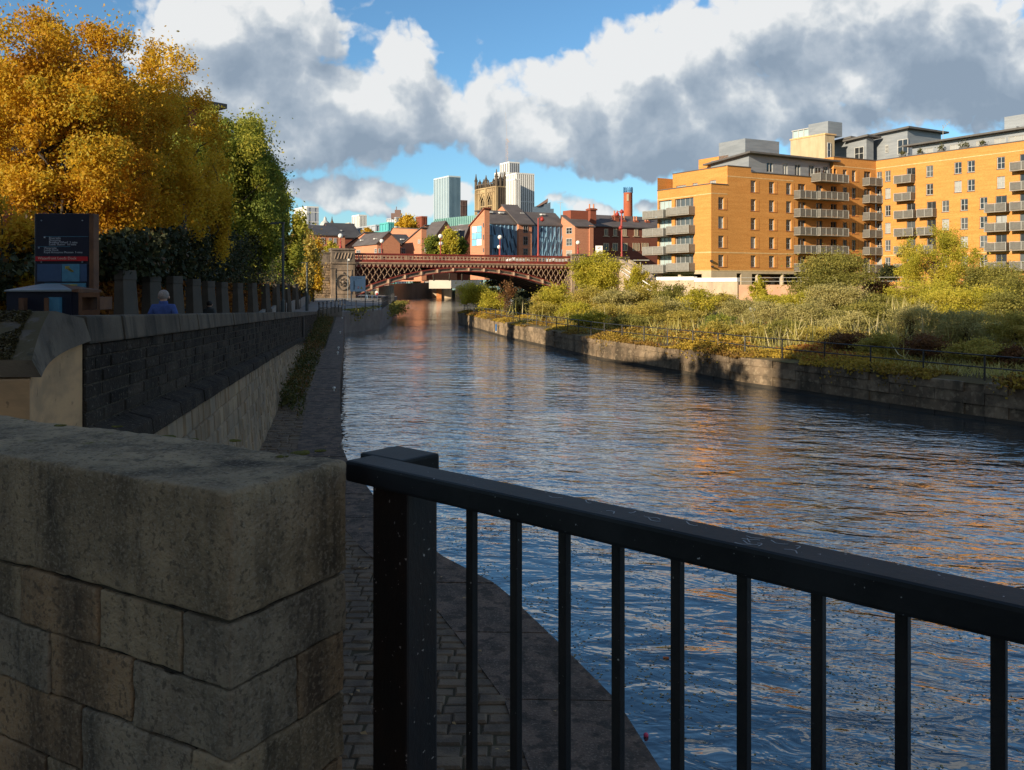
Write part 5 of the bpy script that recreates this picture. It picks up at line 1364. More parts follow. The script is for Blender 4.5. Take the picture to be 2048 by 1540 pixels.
M_obd = brickmat('red_brick_recess', (.36, .13, .05), (.32, .11, .045))
M_bei = pm('beige_render', (.45, .36, .225), .85, (.40, .32, .20), .5, streak=((.28, .21, .12), .5, 1.2))
M_stn = pm('pale_stone_base', (.44, .35, .24), .85, (.38, .30, .205), .7)
M_band = pm('pale_brick_band', (.60, .40, .19), .85)
M_zinc = pm('zinc_cladding', (.27, .29, .31), .5, (.22, .24, .26), .6, metal=.35, spec=.5, stretch=(.6, .6, 4))
M_roof = pm('dark_roof_edge', (.10, .095, .09), .6, (.08, .075, .072), .8)
M_fr = pm('white_window_frame', (.46, .46, .44), .5); M_frd = pm('grey_window_frame', (.20, .20, .20), .5)
G_dk = glassmat('dark_pane', (.028, .032, .036)); G_md = glassmat('grey_pane', (.10, .115, .125)); G_cu = glassmat('curtained_pane', (.36, .37, .36), .25, .7)
G_sky = glassmat('pale_glazing', (.40, .50, .50), .12, .7)
def pane(g): return [G_dk, G_dk, G_md, G_cu][int(g.choice(4, p=[.42, .16, .30, .12]))]
M_bal = pm('balcony_mesh', (.125, .120, .108), .6, (.10, .096, .088), 3, spec=.4); M_balf = pm('galvanised_frame', (.33, .33, .31), .5, spec=.5); M_slab_ = pm('balcony_slab', (.24, .215, .18), .8)
M_ball = pm('balcony_panel_pale', (.21, .20, .18), .6, (.17, .165, .15), 3)
def balcony(parent, fr, a0, a1, out, z, mesh=None, k=None):
    """slab, upright mesh panels and galvanised posts hung on the wall face; fr b is positive inward"""
    mb = MB(); mb.fbox(fr, a0, a1, -out, -.003, z, z + .16); bc = mb.build('balcony', M_slab_, parent, recalc=False)
    mb = MB(); h0, h1 = z + .2, z + 1.22
    mb.fbox(fr, a0 + .03, a1 - .03, -out + .02, -out + .05, h0, h1); mb.fbox(fr, a0 + .02, a0 + .05, -out + .06, -.01, h0, h1); mb.fbox(fr, a1 - .05, a1 - .02, -out + .06, -.01, h0, h1)
    mb.build('guard_panel', mesh or M_bal, bc, recalc=False)
    mb = MB(); n_ = k or max(2, int((a1 - a0) / 1.1))
    for i in range(n_ + 1):
        a = lerp(a0 + .03, a1 - .03, i / n_); mb.fbox(fr, a - .045, a + .045, -out - .03, -out + .018, z + .02, h1 + .03)
    mb.fbox(fr, a0 - .02, a1 + .02, -out - .035, -out + .06, h1 + .032, h1 + .10)
    for a in (a0, a1 - .05): mb.fbox(fr, a, a + .05, -out + .062, -.012, h1 + .03, h1 + .09)
    mb.build('guard_frame', M_balf, bc, recalc=False)
    return bc

# --- block with the end balconies
t = thing('apartment_block', 'orange brick apartment block with stepped roofline and pale balconies on its near end', 'building', (C1.x, C1.y, GB))
g = np.random.default_rng(40)
pt = lambda s, w: C1 + U * s + W * w
def xy(p): return (p.x, p.y)
H = {}
lev = [5.95 + 2.85 * k for k in range(6)]
holes0 = []; wins = []
for k in range(4): holes0.append((1.35, 2.45, lev[k] - 1.78, lev[k]))
for sx_, ks in ((7.6, range(5)), (11.35, range(5)), (14.9, range(5))):
    for k in ks: holes0.append((sx_, sx_ + 1.12, lev[k] - 1.78, lev[k]))
for sx_ in (27.3, 29.35):
    for k in range(6): holes0.append((sx_, sx_ + 1.0, lev[k] - 1.78, lev[k]))
doors = []
for k in range(5): doors.append((17.4, 19.0, lev[k] - 2.2, lev[k]))
for k in range(6): doors.append((21.3, 22.7, lev[k] - 2.2, lev[k])); doors.append((24.6, 25.9, lev[k] - 2.2, lev[k]))
for k in range(6): doors.append((32.2, 33.8, lev[k] - 2.2, lev[k]))
park = (7.9, 30.0, GB - .1, 3.15, 5.5)
door0 = (4.9, 5.8, GB - .1, 3.2)
S = [(0, 3.1, 16.4), (3.1, 7.7, 19.25), (7.7, 25.2, 18.55), (25.2, 35, 22.1)]
mb = MB(); frs = []
for (s0, s1, zt_) in S:
    hs = []
    for h in holes0 + doors + [park, door0]:
        a0, a1 = max(h[0], s0), min(h[1], s1)
        if a1 - a0 > .05 and h[3] < zt_ + .01: hs.append((a0 - s0, a1 - s0, h[2], h[3], h[4] if len(h) > 4 else .28))
    wall_face(mb, xy(pt(s0, 0)), xy(pt(s1, 0)), 3.62, zt_, [h for h in hs if h[2] > 3.3], .28, 0, 0)
    wall_face(mb, xy(pt(s0, 0)), xy(pt(s1, 0)), GB - .1, 3.62, [h for h in hs if h[2] < 3.3], .28, 1, 1)
# near end face with two stacks of wide openings
eh = []
for k in range(4): eh.append((11.5 - 7.6, 11.5 - 3.6, 5.95 + 2.85 * k - 2.3, 5.95 + 2.85 * k + .25)); eh.append((.3, 3.2, 5.95 + 2.85 * k - 2.3, 5.95 + 2.85 * k + .25))
eh2 = [(1.2, 4.6, GB - .1, 3.1, 3.0), (5.2, 9.6, GB - .1, 3.1, 3.0)]
f_end = wall_face(mb, xy(pt(0, 11.5)), xy(pt(0, 0)), 3.62, 16.4, eh, .35, 0, 0)
wall_face(mb, xy(pt(0, 11.5)), xy(pt(0, 0)), GB - .1, 3.62, eh2, 3, 1, 1)
def quad(p, q, z0, z1, m=0): mb.add([(p.x, p.y, z0), (q.x, q.y, z0), (q.x, q.y, z1), (p.x, p.y, z1)], [(0, 1, 2, 3)], m)
t2h = [(11.6 - 3.6 - .0, 11.6 - 2.3, 16.7, 17.4), (11.6 - 7.2, 11.6 - 6.1, 16.7, 17.35), (.8, 3.0, 16.7, 17.3)]
f_t2 = wall_face(mb, xy(pt(3.1, 11.6)), xy(pt(3.1, 0)), 16.3, 19.25, t2h, .2, 0, 0)
quad(pt(25.2, 12), pt(25.2, 0), 18.5, 22.1)
quad(pt(0, 11.5), pt(35, 14), GB, 18.5); quad(pt(35, 0), pt(35, 14), GB, 22.1)
def top(poly, z, m=0): mb.add([(p.x, p.y, z) for p in poly], [tuple(range(len(poly)))], m)
top([pt(0, 0), pt(3.1, 0), pt(3.1, 11.5), pt(0, 11.5)], 16.2); top([pt(3.1, 0), pt(7.7, 0), pt(7.7, 11.6), pt(3.1, 11.6)], 19.0); top([pt(7.7, 0), pt(25.2, 0), pt(25.2, 12), pt(7.7, 12)], 18.5); top([pt(25.2, 0), pt(35, 0), pt(35, 14), pt(25.2, 14)], 22.0)
mb.build('wall', [M_ob, M_stn], t, recalc=False)
mb = MB(); fblk = lambda a, b, z: pt(a, b) + V(0, 0, z)
for (s0, s1, zt_) in S: mb.fbox(fblk, s0 + .002, s1 - .002, -.1, .3, zt_, zt_ + .12)
mb.fbox(lambda a, b, z: pt(b, a) + V(0, 0, z), .302, 11.5, -.1, .3, 16.4, 16.52); mb.fbox(lambda a, b, z: pt(3.1 + b, a) + V(0, 0, z), .302, 11.6, -.1, .3, 19.25, 19.37)
mb.build('parapet_coping', M_roof, t, recalc=False)
mb = MB()
for z in (3.62, 5.95 + .35): mb.fbox(fblk, 0, 35 if z < 5 else 16.4, -.025, -.002, z - .09, z + .09)
mb.fbox(fblk, 0, 3.1, -.025, -.002, 14.95, 15.1); mb.fbox(fblk, 3.1, 16.4, -.025, -.002, 17.65, 17.8); mb.fbox(fblk, 25.2, 35, -.025, -.002, 20.6, 20.75)
fe_ = lambda a, b, z: pt(b, a) + V(0, 0, z)
mb.fbox(fe_, 0, 11.5, -.025, -.002, 14.9, 15.05); mb.fbox(fe_, 0, 3.3, -.025, -.002, 6.22, 6.4); mb.fbox(fe_, 0, 11.5, -.025, -.002, 3.54, 3.7)
mb.build('pale_band', M_band, t, recalc=False)
for h in holes0:
    mb = MB(); mb.fbox(fblk, h[0] - .1, h[1] + .6, -.05, -.002, h[2] - .09, h[2] - .01); mb.fbox(fblk, h[1] + .56, h[1] + .6, -.03, -.002, h[2] - .01, h[3]); mb.build('sill_and_joint', M_obd, t, recalc=False)  # sill lengthened to meet a raised darker strip standing for the recessed joint
for h in holes0: window(t, fblk, h[0], h[1], h[2], h[3], .26, M_fr, pane(g), 2, 2)
for h in doors: window(t, fblk, h[0], h[1], h[2], h[3], .26, M_frd, pane(g), 2, 1, name='balcony_door')
for h in eh:
    window(t, f_end, h[0], h[1], h[2], h[3], .33, M_fr, G_sky if h[0] < 2 else G_md, 3 if h[0] < 2 else 4, 1, .09)
for h in t2h: window(t, f_t2, h[0], h[1], h[2], h[3], .18, M_fr, G_cu, 3, 1, .06)
for k in range(4):
    balcony(t, f_end, 11.5 - 8.1, 11.5 - 3.25, 1.35, 3.5 + 2.85 * k, M_ball, 2); balcony(t, f_end, -1.4, 3.35, 1.9, 3.3 + 2.85 * k, M_ball, 2)
for k in range(6):
    if k < 5: balcony(t, fblk, 16.5, 20.1, 1.2, lev[k] - 2.45)
    balcony(t, fblk, 20.2, 26.5, 1.75, lev[k] - 2.45); balcony(t, fblk, 31.8, 34.9, 1.3, lev[k] - 2.45)
for s_ in (9.2, 14.4, 19.8, 25.0):
    mb = MB(); p = pt(s_, .35); mb.tube([(p.x, p.y, GB - .1), (p.x, p.y, 3.15)], .3, 12); mb.build('column', M_stn, t)
mb = MB(); mb.fbox(fblk, 7.9, 30, 5.5, 5.7, GB - .1, 3.2); mb.build('undercroft_wall', M_iron, t)
# metal clad top storey with oversailing roof
mb = MB(); hz = [(a - 7.9, a - 7.9 + w, z0, z1) for a, w, z0, z1 in ((11.5, 1.3, 18.9, 20.4), (14.8, 1.1, 18.6, 20.5), (17.4, 1.2, 18.6, 20.5), (20.4, 1.2, 18.6, 20.6), (23.6, 1.0, 18.6, 20.6))]
f_ph = wall_face(mb, xy(pt(7.9, .6)), xy(pt(25.1, .6)), 18.5, 21.35, hz, .15)
quad(pt(7.9, 8.4), pt(7.9, .6), 18.5, 21.3)
ph = mb.build('top_storey', M_zinc, t, recalc=False)
for h in hz: window(ph, f_ph, h[0], h[1], h[2], h[3], .13, M_fr, pane(g), 2, 1, .08)
mb = MB(); fz_ = lambda a, b, z: pt(a, b) + V(0, 0, z)
mb.hexa([fz_(7.0, -.5, 21.45), fz_(26.2, -.5, 21.3), fz_(26.2, 9, 21.1), fz_(7.0, 9.2, 20.6), fz_(7.0, -.5, 21.72), fz_(26.2, -.5, 21.55), fz_(26.2, 9, 21.35), fz_(7.0, 9.2, 20.85)]); mb.build('roof', M_roof, t)
mb = MB(); mb.fbox(fz_, 8.2, 9.6, 5.0, 11.4, 18.5, 21.9); mb.build('stair_head', M_ob, t)
mb = MB(); mb.fbox(fz_, 8.2, 15.2, 1.6, 7.0, 18.5, 24.0); mb.build('plant_room', M_zinc, t)
for k, (a, b) in enumerate(((7.4, .5), (3.5, 7.2))):
    p = pt(a, b) + V(0, 0, 19.1 if k == 0 else 19.1)
# camera brackets at the corner
mb = MB(); p = pt(-.15, -.2); mb.box((p.x, p.y, 5.0), (.35, .35, .3)); mb.box((p.x + .15, p.y, 4.2), (.4, .3, .2)); mb.build('security_camera', M_iron, t)
# small beige tower and grey penthouses behind
t = thing('penthouse_block', 'beige rendered rooftop block with a grey metal box behind the orange apartments', 'building', tuple(pt(27, 16) + V(0, 0, 15)))
Yt = 150; pa = V(PX(1650, Yt), Yt, 0); a_ = hitpx(pa, W, 1581); b_ = hitpx(pa, U, 1669)
mb = MB(); fq = lambda a, b, z: pa + W * a + U * b + V(0, 0, z)
wh = [(.9, 2.0, 24.2, 26.8)]
mb.fbox(fq, 0, a_, .01, b_, 15, 28.3); mb.build('wall', M_bei, t)
mb = MB(); mb.fbox(fq, -.15, a_ + .1, -.1, b_ + .3, 28.3, 28.55); mb.build('parapet_coping', M_band, t)
fwn = lambda a, b, z: pa + U * a + W * b + V(0, 0, z)
window(t, fwn, .5, 1.4, 24.2, 26.9, -.05, M_fr, G_dk, 1, 2, .12)
mb = MB(); p2 = V(PX(1656, 152), 152, 0); mb.fbox(lambda a, b, z: p2 + W * a + U * b + V(0, 0, z), 0, 4.2, 0, 3.6, 28.5, 31.1); mb.build('plant_room', M_zinc, t)
f_gl = lambda a, b, z: p2 + W * (4.25 + a) + U * (b + .3) + V(0, 0, z)
mb = MB(); mb.fbox(f_gl, 0, 3.8, 0, 3, 28.6, 30.3); mb.build('glazed_room', G_sky, t)
mb = MB()
for i in range(4): mb.fbox(f_gl, i * 1.22 - .06, i * 1.22 + .06, -.1, -.003, 28.6, 30.4)
mb.fbox(f_gl, -.1, 3.9, -.15, 3.1, 30.4, 30.55); mb.build('glazing_bars', M_fr, t)

# --- wing running towards the right edge
CW = pt(35.02, 0); t = thing('apartment_wing', 'long sunlit yellow brick apartment wing reaching the right edge with a grey penthouse storey', 'building', tuple(CW + VV * 12 + V(0, 0, GB)))
fwg = lambda a, b, z: CW + VV * a - U * b * -1 + V(0, 0, z)
inw = V(.8387, .5446, 0)
wl = [5.98 + 2.85 * k for k in range(6)]
wh = []; bals = []; dh = []
def col(r, rows, w=1.15, hh=1.75):
    for k in rows: wh.append((r - w / 2, r + w / 2, wl[k] - hh, wl[k]))
def dcol(r, rows, a0, a1, w=1.5):
    for k in rows: dh.append((r - w / 2, r + w / 2, wl[k] - 2.2, wl[k])); bals.append((a0, a1, wl[k] - 2.45))
col(.62, range(6), .95); col(2.15, range(6), 1.0)
dcol(6.2, (4, 5), 4.0, 6.9); dcol(6.2, (0, 1, 2, 3), 4.0, 7.3); dcol(9.6, (1, 2, 3), 7.9, 10.5)
col(9.3, (4, 5)); col(11.85, (0, 1, 2, 3)); col(13.8, (4, 5)); col(15.8, (4, 5)); col(14.75, (0, 1, 2, 3)); col(17.65, (0, 1, 2, 3)); col(20.15, (4, 5))
dcol(20.2, (0, 1, 2, 3), 18.4, 21.5, 1.6); dcol(23.6, range(6), 22.0, 25.2, 1.6)
for r in (28.5, 31.5, 35): col(r, range(6))
dcol(38.5, range(6), 37, 40.5)
mb = MB()
f_w = wall_face(mb, xy(CW), xy(CW + VV * 44), GB - .1, 22.1, wh + dh, .22, 0, 0, inward=(inw.x, inw.y))
e0, e1 = CW + VV * 44, CW + VV * 44 + inw * 14
mb.add([(e0.x, e0.y, GB), (e1.x, e1.y, GB), (e1.x, e1.y, 22.1), (e0.x, e0.y, 22.1)], [(0, 1, 2, 3)])
e2 = CW + inw * 14
mb.add([(CW.x, CW.y, 21.9), (e0.x, e0.y, 21.9), (e1.x, e1.y, 21.9), (e2.x, e2.y, 21.9)], [(0, 1, 2, 3)])
mb.add([(e2.x, e2.y, GB), (e1.x, e1.y, GB), (e1.x, e1.y, 22), (e2.x, e2.y, 22)], [(0, 1, 2, 3)])
mb.build('wall', M_ob, t, recalc=False)
for h in wh: window(t, f_w, h[0], h[1], h[2], h[3], .2, M_fr, pane(g), 2, 2, .08)
for h in dh: window(t, f_w, h[0], h[1], h[2], h[3], .2, M_frd, pane(g), 2, 1, .08, name='balcony_door')
for a0, a1, z in bals: balcony(t, f_w, a0, a1, 1.25, z)
mb = MB(); mb.fbox(f_w, 0.0, 44, -.1, .3, 22.1, 22.22); mb.build('parapet_coping', M_roof, t)
mb = MB(); mb.fbox(f_w, 0.05, 44, -.025, -.002, 20.72, 20.86); mb.fbox(f_w, 0.05, 44, -.025, -.002, 6.2, 6.34); mb.build('pale_band', M_band, t)
for h in wh: mb = MB(); mb.fbox(f_w, h[0] - .05, h[1] + .05, -.08, -.002, h[2] - .1, h[2] - .01); mb.build('sill', M_roof, t, recalc=False)
# penthouse along the wing
mb = MB(); hp = [(r, r + w, 22.3, 23.35) for r, w in ((6.5, 2.2), (9.4, 1.0), (11.4, 2.6), (15.5, .9), (18.2, 1.6), (20.2, 3.8), (25.5, 2), (29, 3))]
pw0 = CW + inw * 2.0 + VV * 5.2; f_p = wall_face(mb, xy(pw0), xy(pw0 + VV * 38), 22.0, 24.1, [(h[0] - 5.2, h[1] - 5.2, h[2], h[3]) for h in hp], .15, inward=(inw.x, inw.y))
q = wall_face(mb, xy(pw0 + inw * 6), xy(pw0), 22, 24.1, [], .1)
ph = mb.build('penthouse_storey', M_zinc, t, recalc=False)
for h in hp: window(ph, f_p, h[0] - 5.2, h[1] - 5.2, h[2], h[3], .13, M_fr, G_cu, max(2, int((h[1] - h[0]) / .8)), 1, .08)
mb = MB(); fr2 = lambda a, b, z: pw0 + VV * a + inw * b + V(0, 0, z)
mb.hexa([fr2(-1.2, -1.1, 23.95), fr2(38, -1.1, 24.2), fr2(38, 8, 24.6), fr2(-1.2, 8, 24.4), fr2(-1.2, -1.1, 24.2), fr2(38, -1.1, 24.5), fr2(38, 8, 24.9), fr2(-1.2, 8, 24.7)]); mb.build('roof', M_roof, t)
mb = MB(); mb.fbox(fr2, 12.2, 17.6, 4.5, 8, 24.3, 27.2); mb.build('plant_room', M_zinc, t); mb = MB(); mb.fbox(fr2, 13.2, 14.4, 3.6, 4.48, 24.3, 25.4); mb.build('plant_box', M_zinc, t)
mb = MB()
for a in (18.8, 19.1): p = fr2(a, 5, 24.5); mb.bar(p, p + V(0, 0, 3.2), .06); mb.bar(p + V(-.4, 0, 2.8), p + V(.4, 0, 2.8), .04)
mb.build('aerial', M_balf, t)
# planters on the roof terrace
M_plant = leafmat('terrace_plant', [(0, (.05, .06, .02)), (.6, (.09, .10, .03)), (1, (.16, .13, .05))])
for (r, w, h) in ((4.2, 1.0, .9), (7.2, .8, .8), (10.6, .9, 1.1), (14.2, 1.3, 1.0), (17.0, .8, .7)):
    c = CW + VV * r + inw * .9 + V(0, 0, 22.15)
    o = thing('planter', 'terrace planter %s along the wing parapet' % {4.2: 'nearest the inner corner', 7.2: 'second from the inner corner', 10.6: 'tallest, in the middle', 14.2: 'widest, left of the plant room', 17.0: 'smallest, nearest the plant room'}[r], 'planter', c, 'planters on the roof terrace')
    mb = MB(); mb.box(c + V(0, 0, .2), (w, .5, .4), math.atan2(VV.y, VV.x)); mb.build('box', M_roof, o)
    pp = np.array(c + V(0, 0, .4 + h * .35)) + np.random.default_rng(int(r * 10)).normal(size=(160, 3)) * np.array([w * .25, w * .25, h * .25]); leaf_mesh('foliage', pp, .2, M_plant, o)
# zig-zag grey clad penthouses behind the inner corner
t = thing('rooftop_penthouses', 'zigzag row of grey metal clad penthouses with dark oversailing roofs above the inner corner', 'building', (PX(1770, 150), 150, 20))
def clad(px0, Y0, pxl, pxr, z1, z0=20.0, wins=(), nm='penthouse'):
    p = V(PX(px0, Y0), Y0, 0); al = hitpx(p, W, pxl); ar = hitpx(p, U, pxr)
    mb = MB(); fl = lambda a, b, z: p + W * a + U * b + V(0, 0, z)
    mb.fbox(fl, 0, al, 0, ar, z0, z1); o = mb.build(nm, M_zinc, t)
    mb = MB(); mb.hexa([fl(-.9, -.9, z1), fl(al + .5, -.9, z1 - .35), fl(al + .5, ar + .9, z1 - .35), fl(-.9, ar + .9, z1 - .1), fl(-.9, -.9, z1 + .35), fl(al + .5, -.9, z1 - .05), fl(al + .5, ar + .9, z1 - .05), fl(-.9, ar + .9, z1 + .2)]); mb.build('roof', M_roof, o)
    for (a0, a1, b0, b1) in wins: window(o, lambda a, b, z: p + W * (al - a) + U * b + V(0, 0, z), a0, a1, b0, b1, -.06, M_fr, G_dk, 2, 2, .1)
    return o
clad(1733, 151, 1697, 1747, 28.0, 20, [(1.3, 3.2, 24.0, 26.4)]); clad(1815, 148, 1745, 1882, 28.9, 20, [(2.6, 3.2, 25.2, 26.6), (5.0, 7.0, 24.6, 27.2)]); clad(1700, 154, 1669, 1720, 28.2)
mb = MB(); p = V(PX(1886, 150), 150, 27)
mb.bar(p, p + V(0, 0, 3.0), .08); mb.bar(p + V(0, 0, 2.4), p + V(1.2, 0, 3.6), .06); 
for k in range(4): a = p + V(.3 * k, 0, 2.6 + .3 * k); mb.bar(a + V(-.1, 0, .35), a + V(.25, 0, -.25), .04)
mb.build('aerial', M_balf, t)
# person-size things in the undercroft: a parked dark car
p = pt(12.0, 1.9); car('dark car parked in the open undercroft of the orange apartment block', (p.x, p.y, GB + .02), math.atan2(U.y, U.x), pm('dark_car_paint', (.02, .022, .025), .2, spec=.6))
# ------------------------------------------------------------------ brick houses and works beyond the bridge
M_rb = brickmat('red_brick', (.54, .245, .145), (.47, .205, .12)); M_rb2 = brickmat('dark_red_brick', (.27, .085, .05), (.22, .07, .045)); M_ol = brickmat('old_brown_brick', (.20, .07, .045), (.16, .058, .04))
M_sl = pm('grey_slate', (.105, .092, .09), .75, (.08, .07, .07), .35, stretch=(1, 1, 3), spec=.3); M_sl2 = pm('blue_slate', (.065, .065, .07), .7, (.05, .05, .055), .35, spec=.3)
M_lead = pm('white_vent', (.6, .6, .58), .6)
def winrow(parent, fr, rows, out=-.03, g=None, fm=None):
    for (a0, a1, z0, z1) in rows: window(parent, fr, a0, a1, z0, z1, out - .02, fm or M_fr, pane(g), 2, 2, .1)
def house(name, label, px, Y, pxl, pxr, pye, pyr, ridge='u', rf=.5, zb=2.5, wm=None, rm=None, lw=(), dw=(), sky=(), over=.35, depth=None, width=None):
    """corner nearest the camera at column px; sunlit face runs back-left to pxl, shaded face back-right to pxr"""
    wm = wm or M_rb; rm = rm or M_sl
    p = V(PX(px, Y), Y, 0); a = depth or hitpx(p, W, pxl); b = width or hitpx(p, U, pxr); ze = ZY(pye, Y)
    t = thing(name, label, 'building', (p.x, p.y, zb)); g = np.random.default_rng(int(px))
    fr = lambda u_, w_, z: p + U * u_ + W * w_ + V(0, 0, z)
    if ridge == 'u':
        yr = (p + W * a * rf).y; zr = ZY(pyr, yr); prof = [(0, ze), (a * rf, zr), (a, ze)]
        if rf < .02: prof = [(0, zr), (a, ze)]
        if rf > .98: prof = [(0, ze), (a, zr)]
        mb = MB(); poly = [fr(0, 0, zb)] + [fr(0, w_, z) for w_, z in prof] + [fr(0, a, zb)]; mb.extr(poly, U * b)
    else:
        yr = (p + U * b * rf).y; zr = ZY(pyr, yr); prof = [(0, ze), (b * rf, zr), (b, ze)]
        if rf > .98: prof = [(0, ze), (b, zr)]
        mb = MB(); poly = [fr(0, 0, zb)] + [fr(u_, 0, z) for u_, z in prof] + [fr(b, 0, zb)]; mb.extr(poly, W * a)
    mb.build('wall', wm, t)
    mb = MB()
    for i in range(len(prof) - 1):
        (q0, z0), (q1, z1) = prof[i], prof[i + 1]; sl_ = (z1 - z0) / (q1 - q0); e = over
        if i == 0: z0 -= sl_ * e; q0 -= e
        if i == len(prof) - 2: z1 += sl_ * e; q1 += e
        if ridge == 'u': mb.extr([fr(-.3, q0, z0 + .02), fr(-.3, q1, z1 + .02), fr(-.3, q1, z1 + .24), fr(-.3, q0, z0 + .24)], U * (b + .6))
        else: mb.extr([fr(q0, -.3, z0 + .02), fr(q1, -.3, z1 + .02), fr(q1, -.3, z1 + .24), fr(q0, -.3, z0 + .24)], W * (a + .6))
    r = mb.build('roof', rm, t)
    fl = lambda q, o, z: p + W * (a - q) + U * o + V(0, 0, z); fd = lambda q, o, z: p + U * q + W * o + V(0, 0, z)
    winrow(t, fl, [(a * f0, a * f1, ZY(y1, Y), ZY(y0, Y)) for f0, f1, y0, y1 in lw], g=g); winrow(t, fd, [(b * f0, b * f1, ZY(y1, Y), ZY(y0, Y)) for f0, f1, y0, y1 in dw], g=g)
    for (f0, f1) in sky:                                   # roof lights and vents on the visible slope
        (q0, z0), (q1, z1) = prof[0], prof[1]; q = lerp(q0, q1, f1); z = lerp(z0, z1, f1)
        mb = MB(); c = (fr(q, a * f0, z + .33) if ridge != 'u' else fr(b * f0, q, z + .33)); mb.box(c, (.9, .9, .3), .5); mb.build('roof_light', M_lead, r, bevel=.04)
    return t, p, a, b, fr
house('brick_house', 'red brick gabled house with dark slate roof behind the small orange tree', 622, 205, 578, 690, 470, 451, 'u', .5, wm=M_rb, rm=M_sl2, dw=[(.28, .40, 475, 487), (.52, .60, 475, 487), (.66, .74, 475, 487), (.3, .4, 500, 510)], lw=[(.5, .68, 480, 490)])
house('brick_house', 'wide dark slate roof with a peaked ridge behind the left gabled house', 668, 226, 636, 722, 474, 447, 'u', .5, wm=M_rb2, rm=M_sl2, dw=[(.2, .3, 478, 490)], sky=[(.35, .4)])
house('brick_house', 'narrow red brick house with a single pitched gable left of the grey roofed house', 729, 214, 684, 762, 494, 466, 'u', 0.0, wm=M_rb, rm=M_sl, lw=[(.78, .9, 476, 484)])
house('brick_house', 'red brick house with a broad grey slate roof and two roof lights above the bridge', 754.5, 190, 708, 800, 486, 464.5, 'w', .5, wm=M_rb, rm=M_sl, lw=[(.12, .3, 497, 506), (.9, .99, 497, 506)], dw=[(.05, .2, 497, 506)], sky=[(.2, .3), (.78, .3)])
house('brick_house', 'low dark brick house with a slate roof set back between two gables', 800, 206, 775, 826, 489, 470, 'u', .6, wm=M_rb2, rm=M_sl2, sky=[(.4, .4)])
house('brick_house', 'sunlit red brick house whose gable rises to the right in one slope', 843, 192, 803, 853, 488, 457, 'u', 0.0, wm=M_rb, rm=M_sl, lw=[(.84, .96, 479, 487), (.02, .2, 493, 506)], dw=[(.6, .9, 493, 504)])
house('brick_house', 'tall brown slate roofed house half hidden by the bright tree above the bridge', 868, 200, 842, 914, 475, 443, 'w', .5, wm=M_rb, rm=M_sl)
house('brick_house', 'slate roofed house between the bright tree and the gable with blue posters', 922, 204, 886, 952, 490, 450, 'w', .55, wm=M_rb2, rm=M_sl, sky=[(.3, .7), (.55, .7)])
house('brick_building', 'long low flat roofed red brick building beneath the autumn tree on the skyline', 850, 300, 780, 872, 459, 456, 'u', .9, wm=M_rb, rm=M_sl)
house('brick_building', 'small brick gable in front of the green copper hall', 850, 260, 822, 858, 478, 452, 'u', 0, wm=M_rb, rm=M_sl)

# brick end block with poster panels, then the blue glazed works
t, p, a, b, fr = house('brick_building', 'tall red brick end block with six blue and white window posters', 969, 176, 940.5, 979, 449, 419, 'u', 0.0, wm=M_rb, rm=M_rb2, dw=[])
M_pb = pm('sky_blue_poster', (.16, .42, .62), .5, (.22, .50, .68), .8, lo=.45, hi=.55); M_pw = pm('white_poster', (.72, .72, .74), .5, (.62, .66, .7), .8, lo=.5, hi=.6)
fl = lambda q, o, z: p + W * (a - q) + U * o + V(0, 0, z)
for r_ in range(3):
    for c_ in range(2):
        mb = MB(); q0 = a * (.16 + .34 * c_); z1 = ZY(452 + 13.3 * r_, 178); z0 = ZY(464.4 + 13.3 * r_, 178)
        mb.fbox(fl, q0, q0 + a * .32, -.12, -.004, z0, z1); mb.build('window_poster', M_pw if (r_, c_) in ((0, 0), (2, 1)) else M_pb, t)
for y0, y1 in ((447, 456), (470, 480), (497, 505)): window(t, fl, a * .91, a * .97, ZY(y1, 178), ZY(y0, 178), -.05, M_frd, G_dk, 1, 2, .08)
M_bg = pm('blue_glass_cladding', (.14, .235, .34), .3, (.10, .18, .275), .5, spec=.6); M_bgl = pm('blue_frame', (.24, .40, .54), .5, (.13, .27, .40), 1); M_bgd = pm('dark_diagonal', (.025, .045, .08), .5)
M_blue = pm('pale_blue_cladding', (.14, .32, .50), .5, (.11, .26, .42), 1, spec=.5)
Yg2 = 182; pg = V(PX(984, Yg2), Yg2, 0); Lg = hitpx(pg, U, 1128); zb = 2.5
zE, zR = ZY(446.5, Yg2), ZY(422.5, Yg2 + 3.4)
t = thing('glazed_works', 'works building with diagonal braced blue glass walls and a long brown slate roof', 'building', (pg.x, pg.y, zb))
fg_ = lambda u_, w_, z: pg + U * u_ + W * w_ + V(0, 0, z)
mb = MB(); mb.extr([fg_(0, 0, zb), fg_(0, 0, zE), fg_(0, 4, zR), fg_(0, 6.2, zE + 3), fg_(0, 6.2, zb)], U * Lg); mb.build('glass_wall', M_bg, t)
mb = MB()
mb.extr([fg_(-.6, -.25, zE - .2), fg_(-.6, 4, zR + .02), fg_(-.6, 4, zR + .3), fg_(-.6, -.25, zE + .08)], U * (Lg + 1.0)); mb.extr([fg_(-.6, 6.4, zE + 2.9), fg_(-.6, 4, zR + .02), fg_(-.6, 4, zR + .3), fg_(-.6, 6.4, zE + 3.2)], U * (Lg + 1.0))
rf_ = mb.build('roof', M_sl, t)
for f in (.07, .22, .5, .8):
    mb = MB(); mb.box(fg_(Lg * f, 3.0, lerp(zE, zR, 3.0 / 4) + .45), (1.1, 1.1, .35), .5); mb.build('roof_vent', M_lead, rf_, bevel=.05)
u1, u2 = hitpx(pg, U, 1033), hitpx(pg, U, 1059)
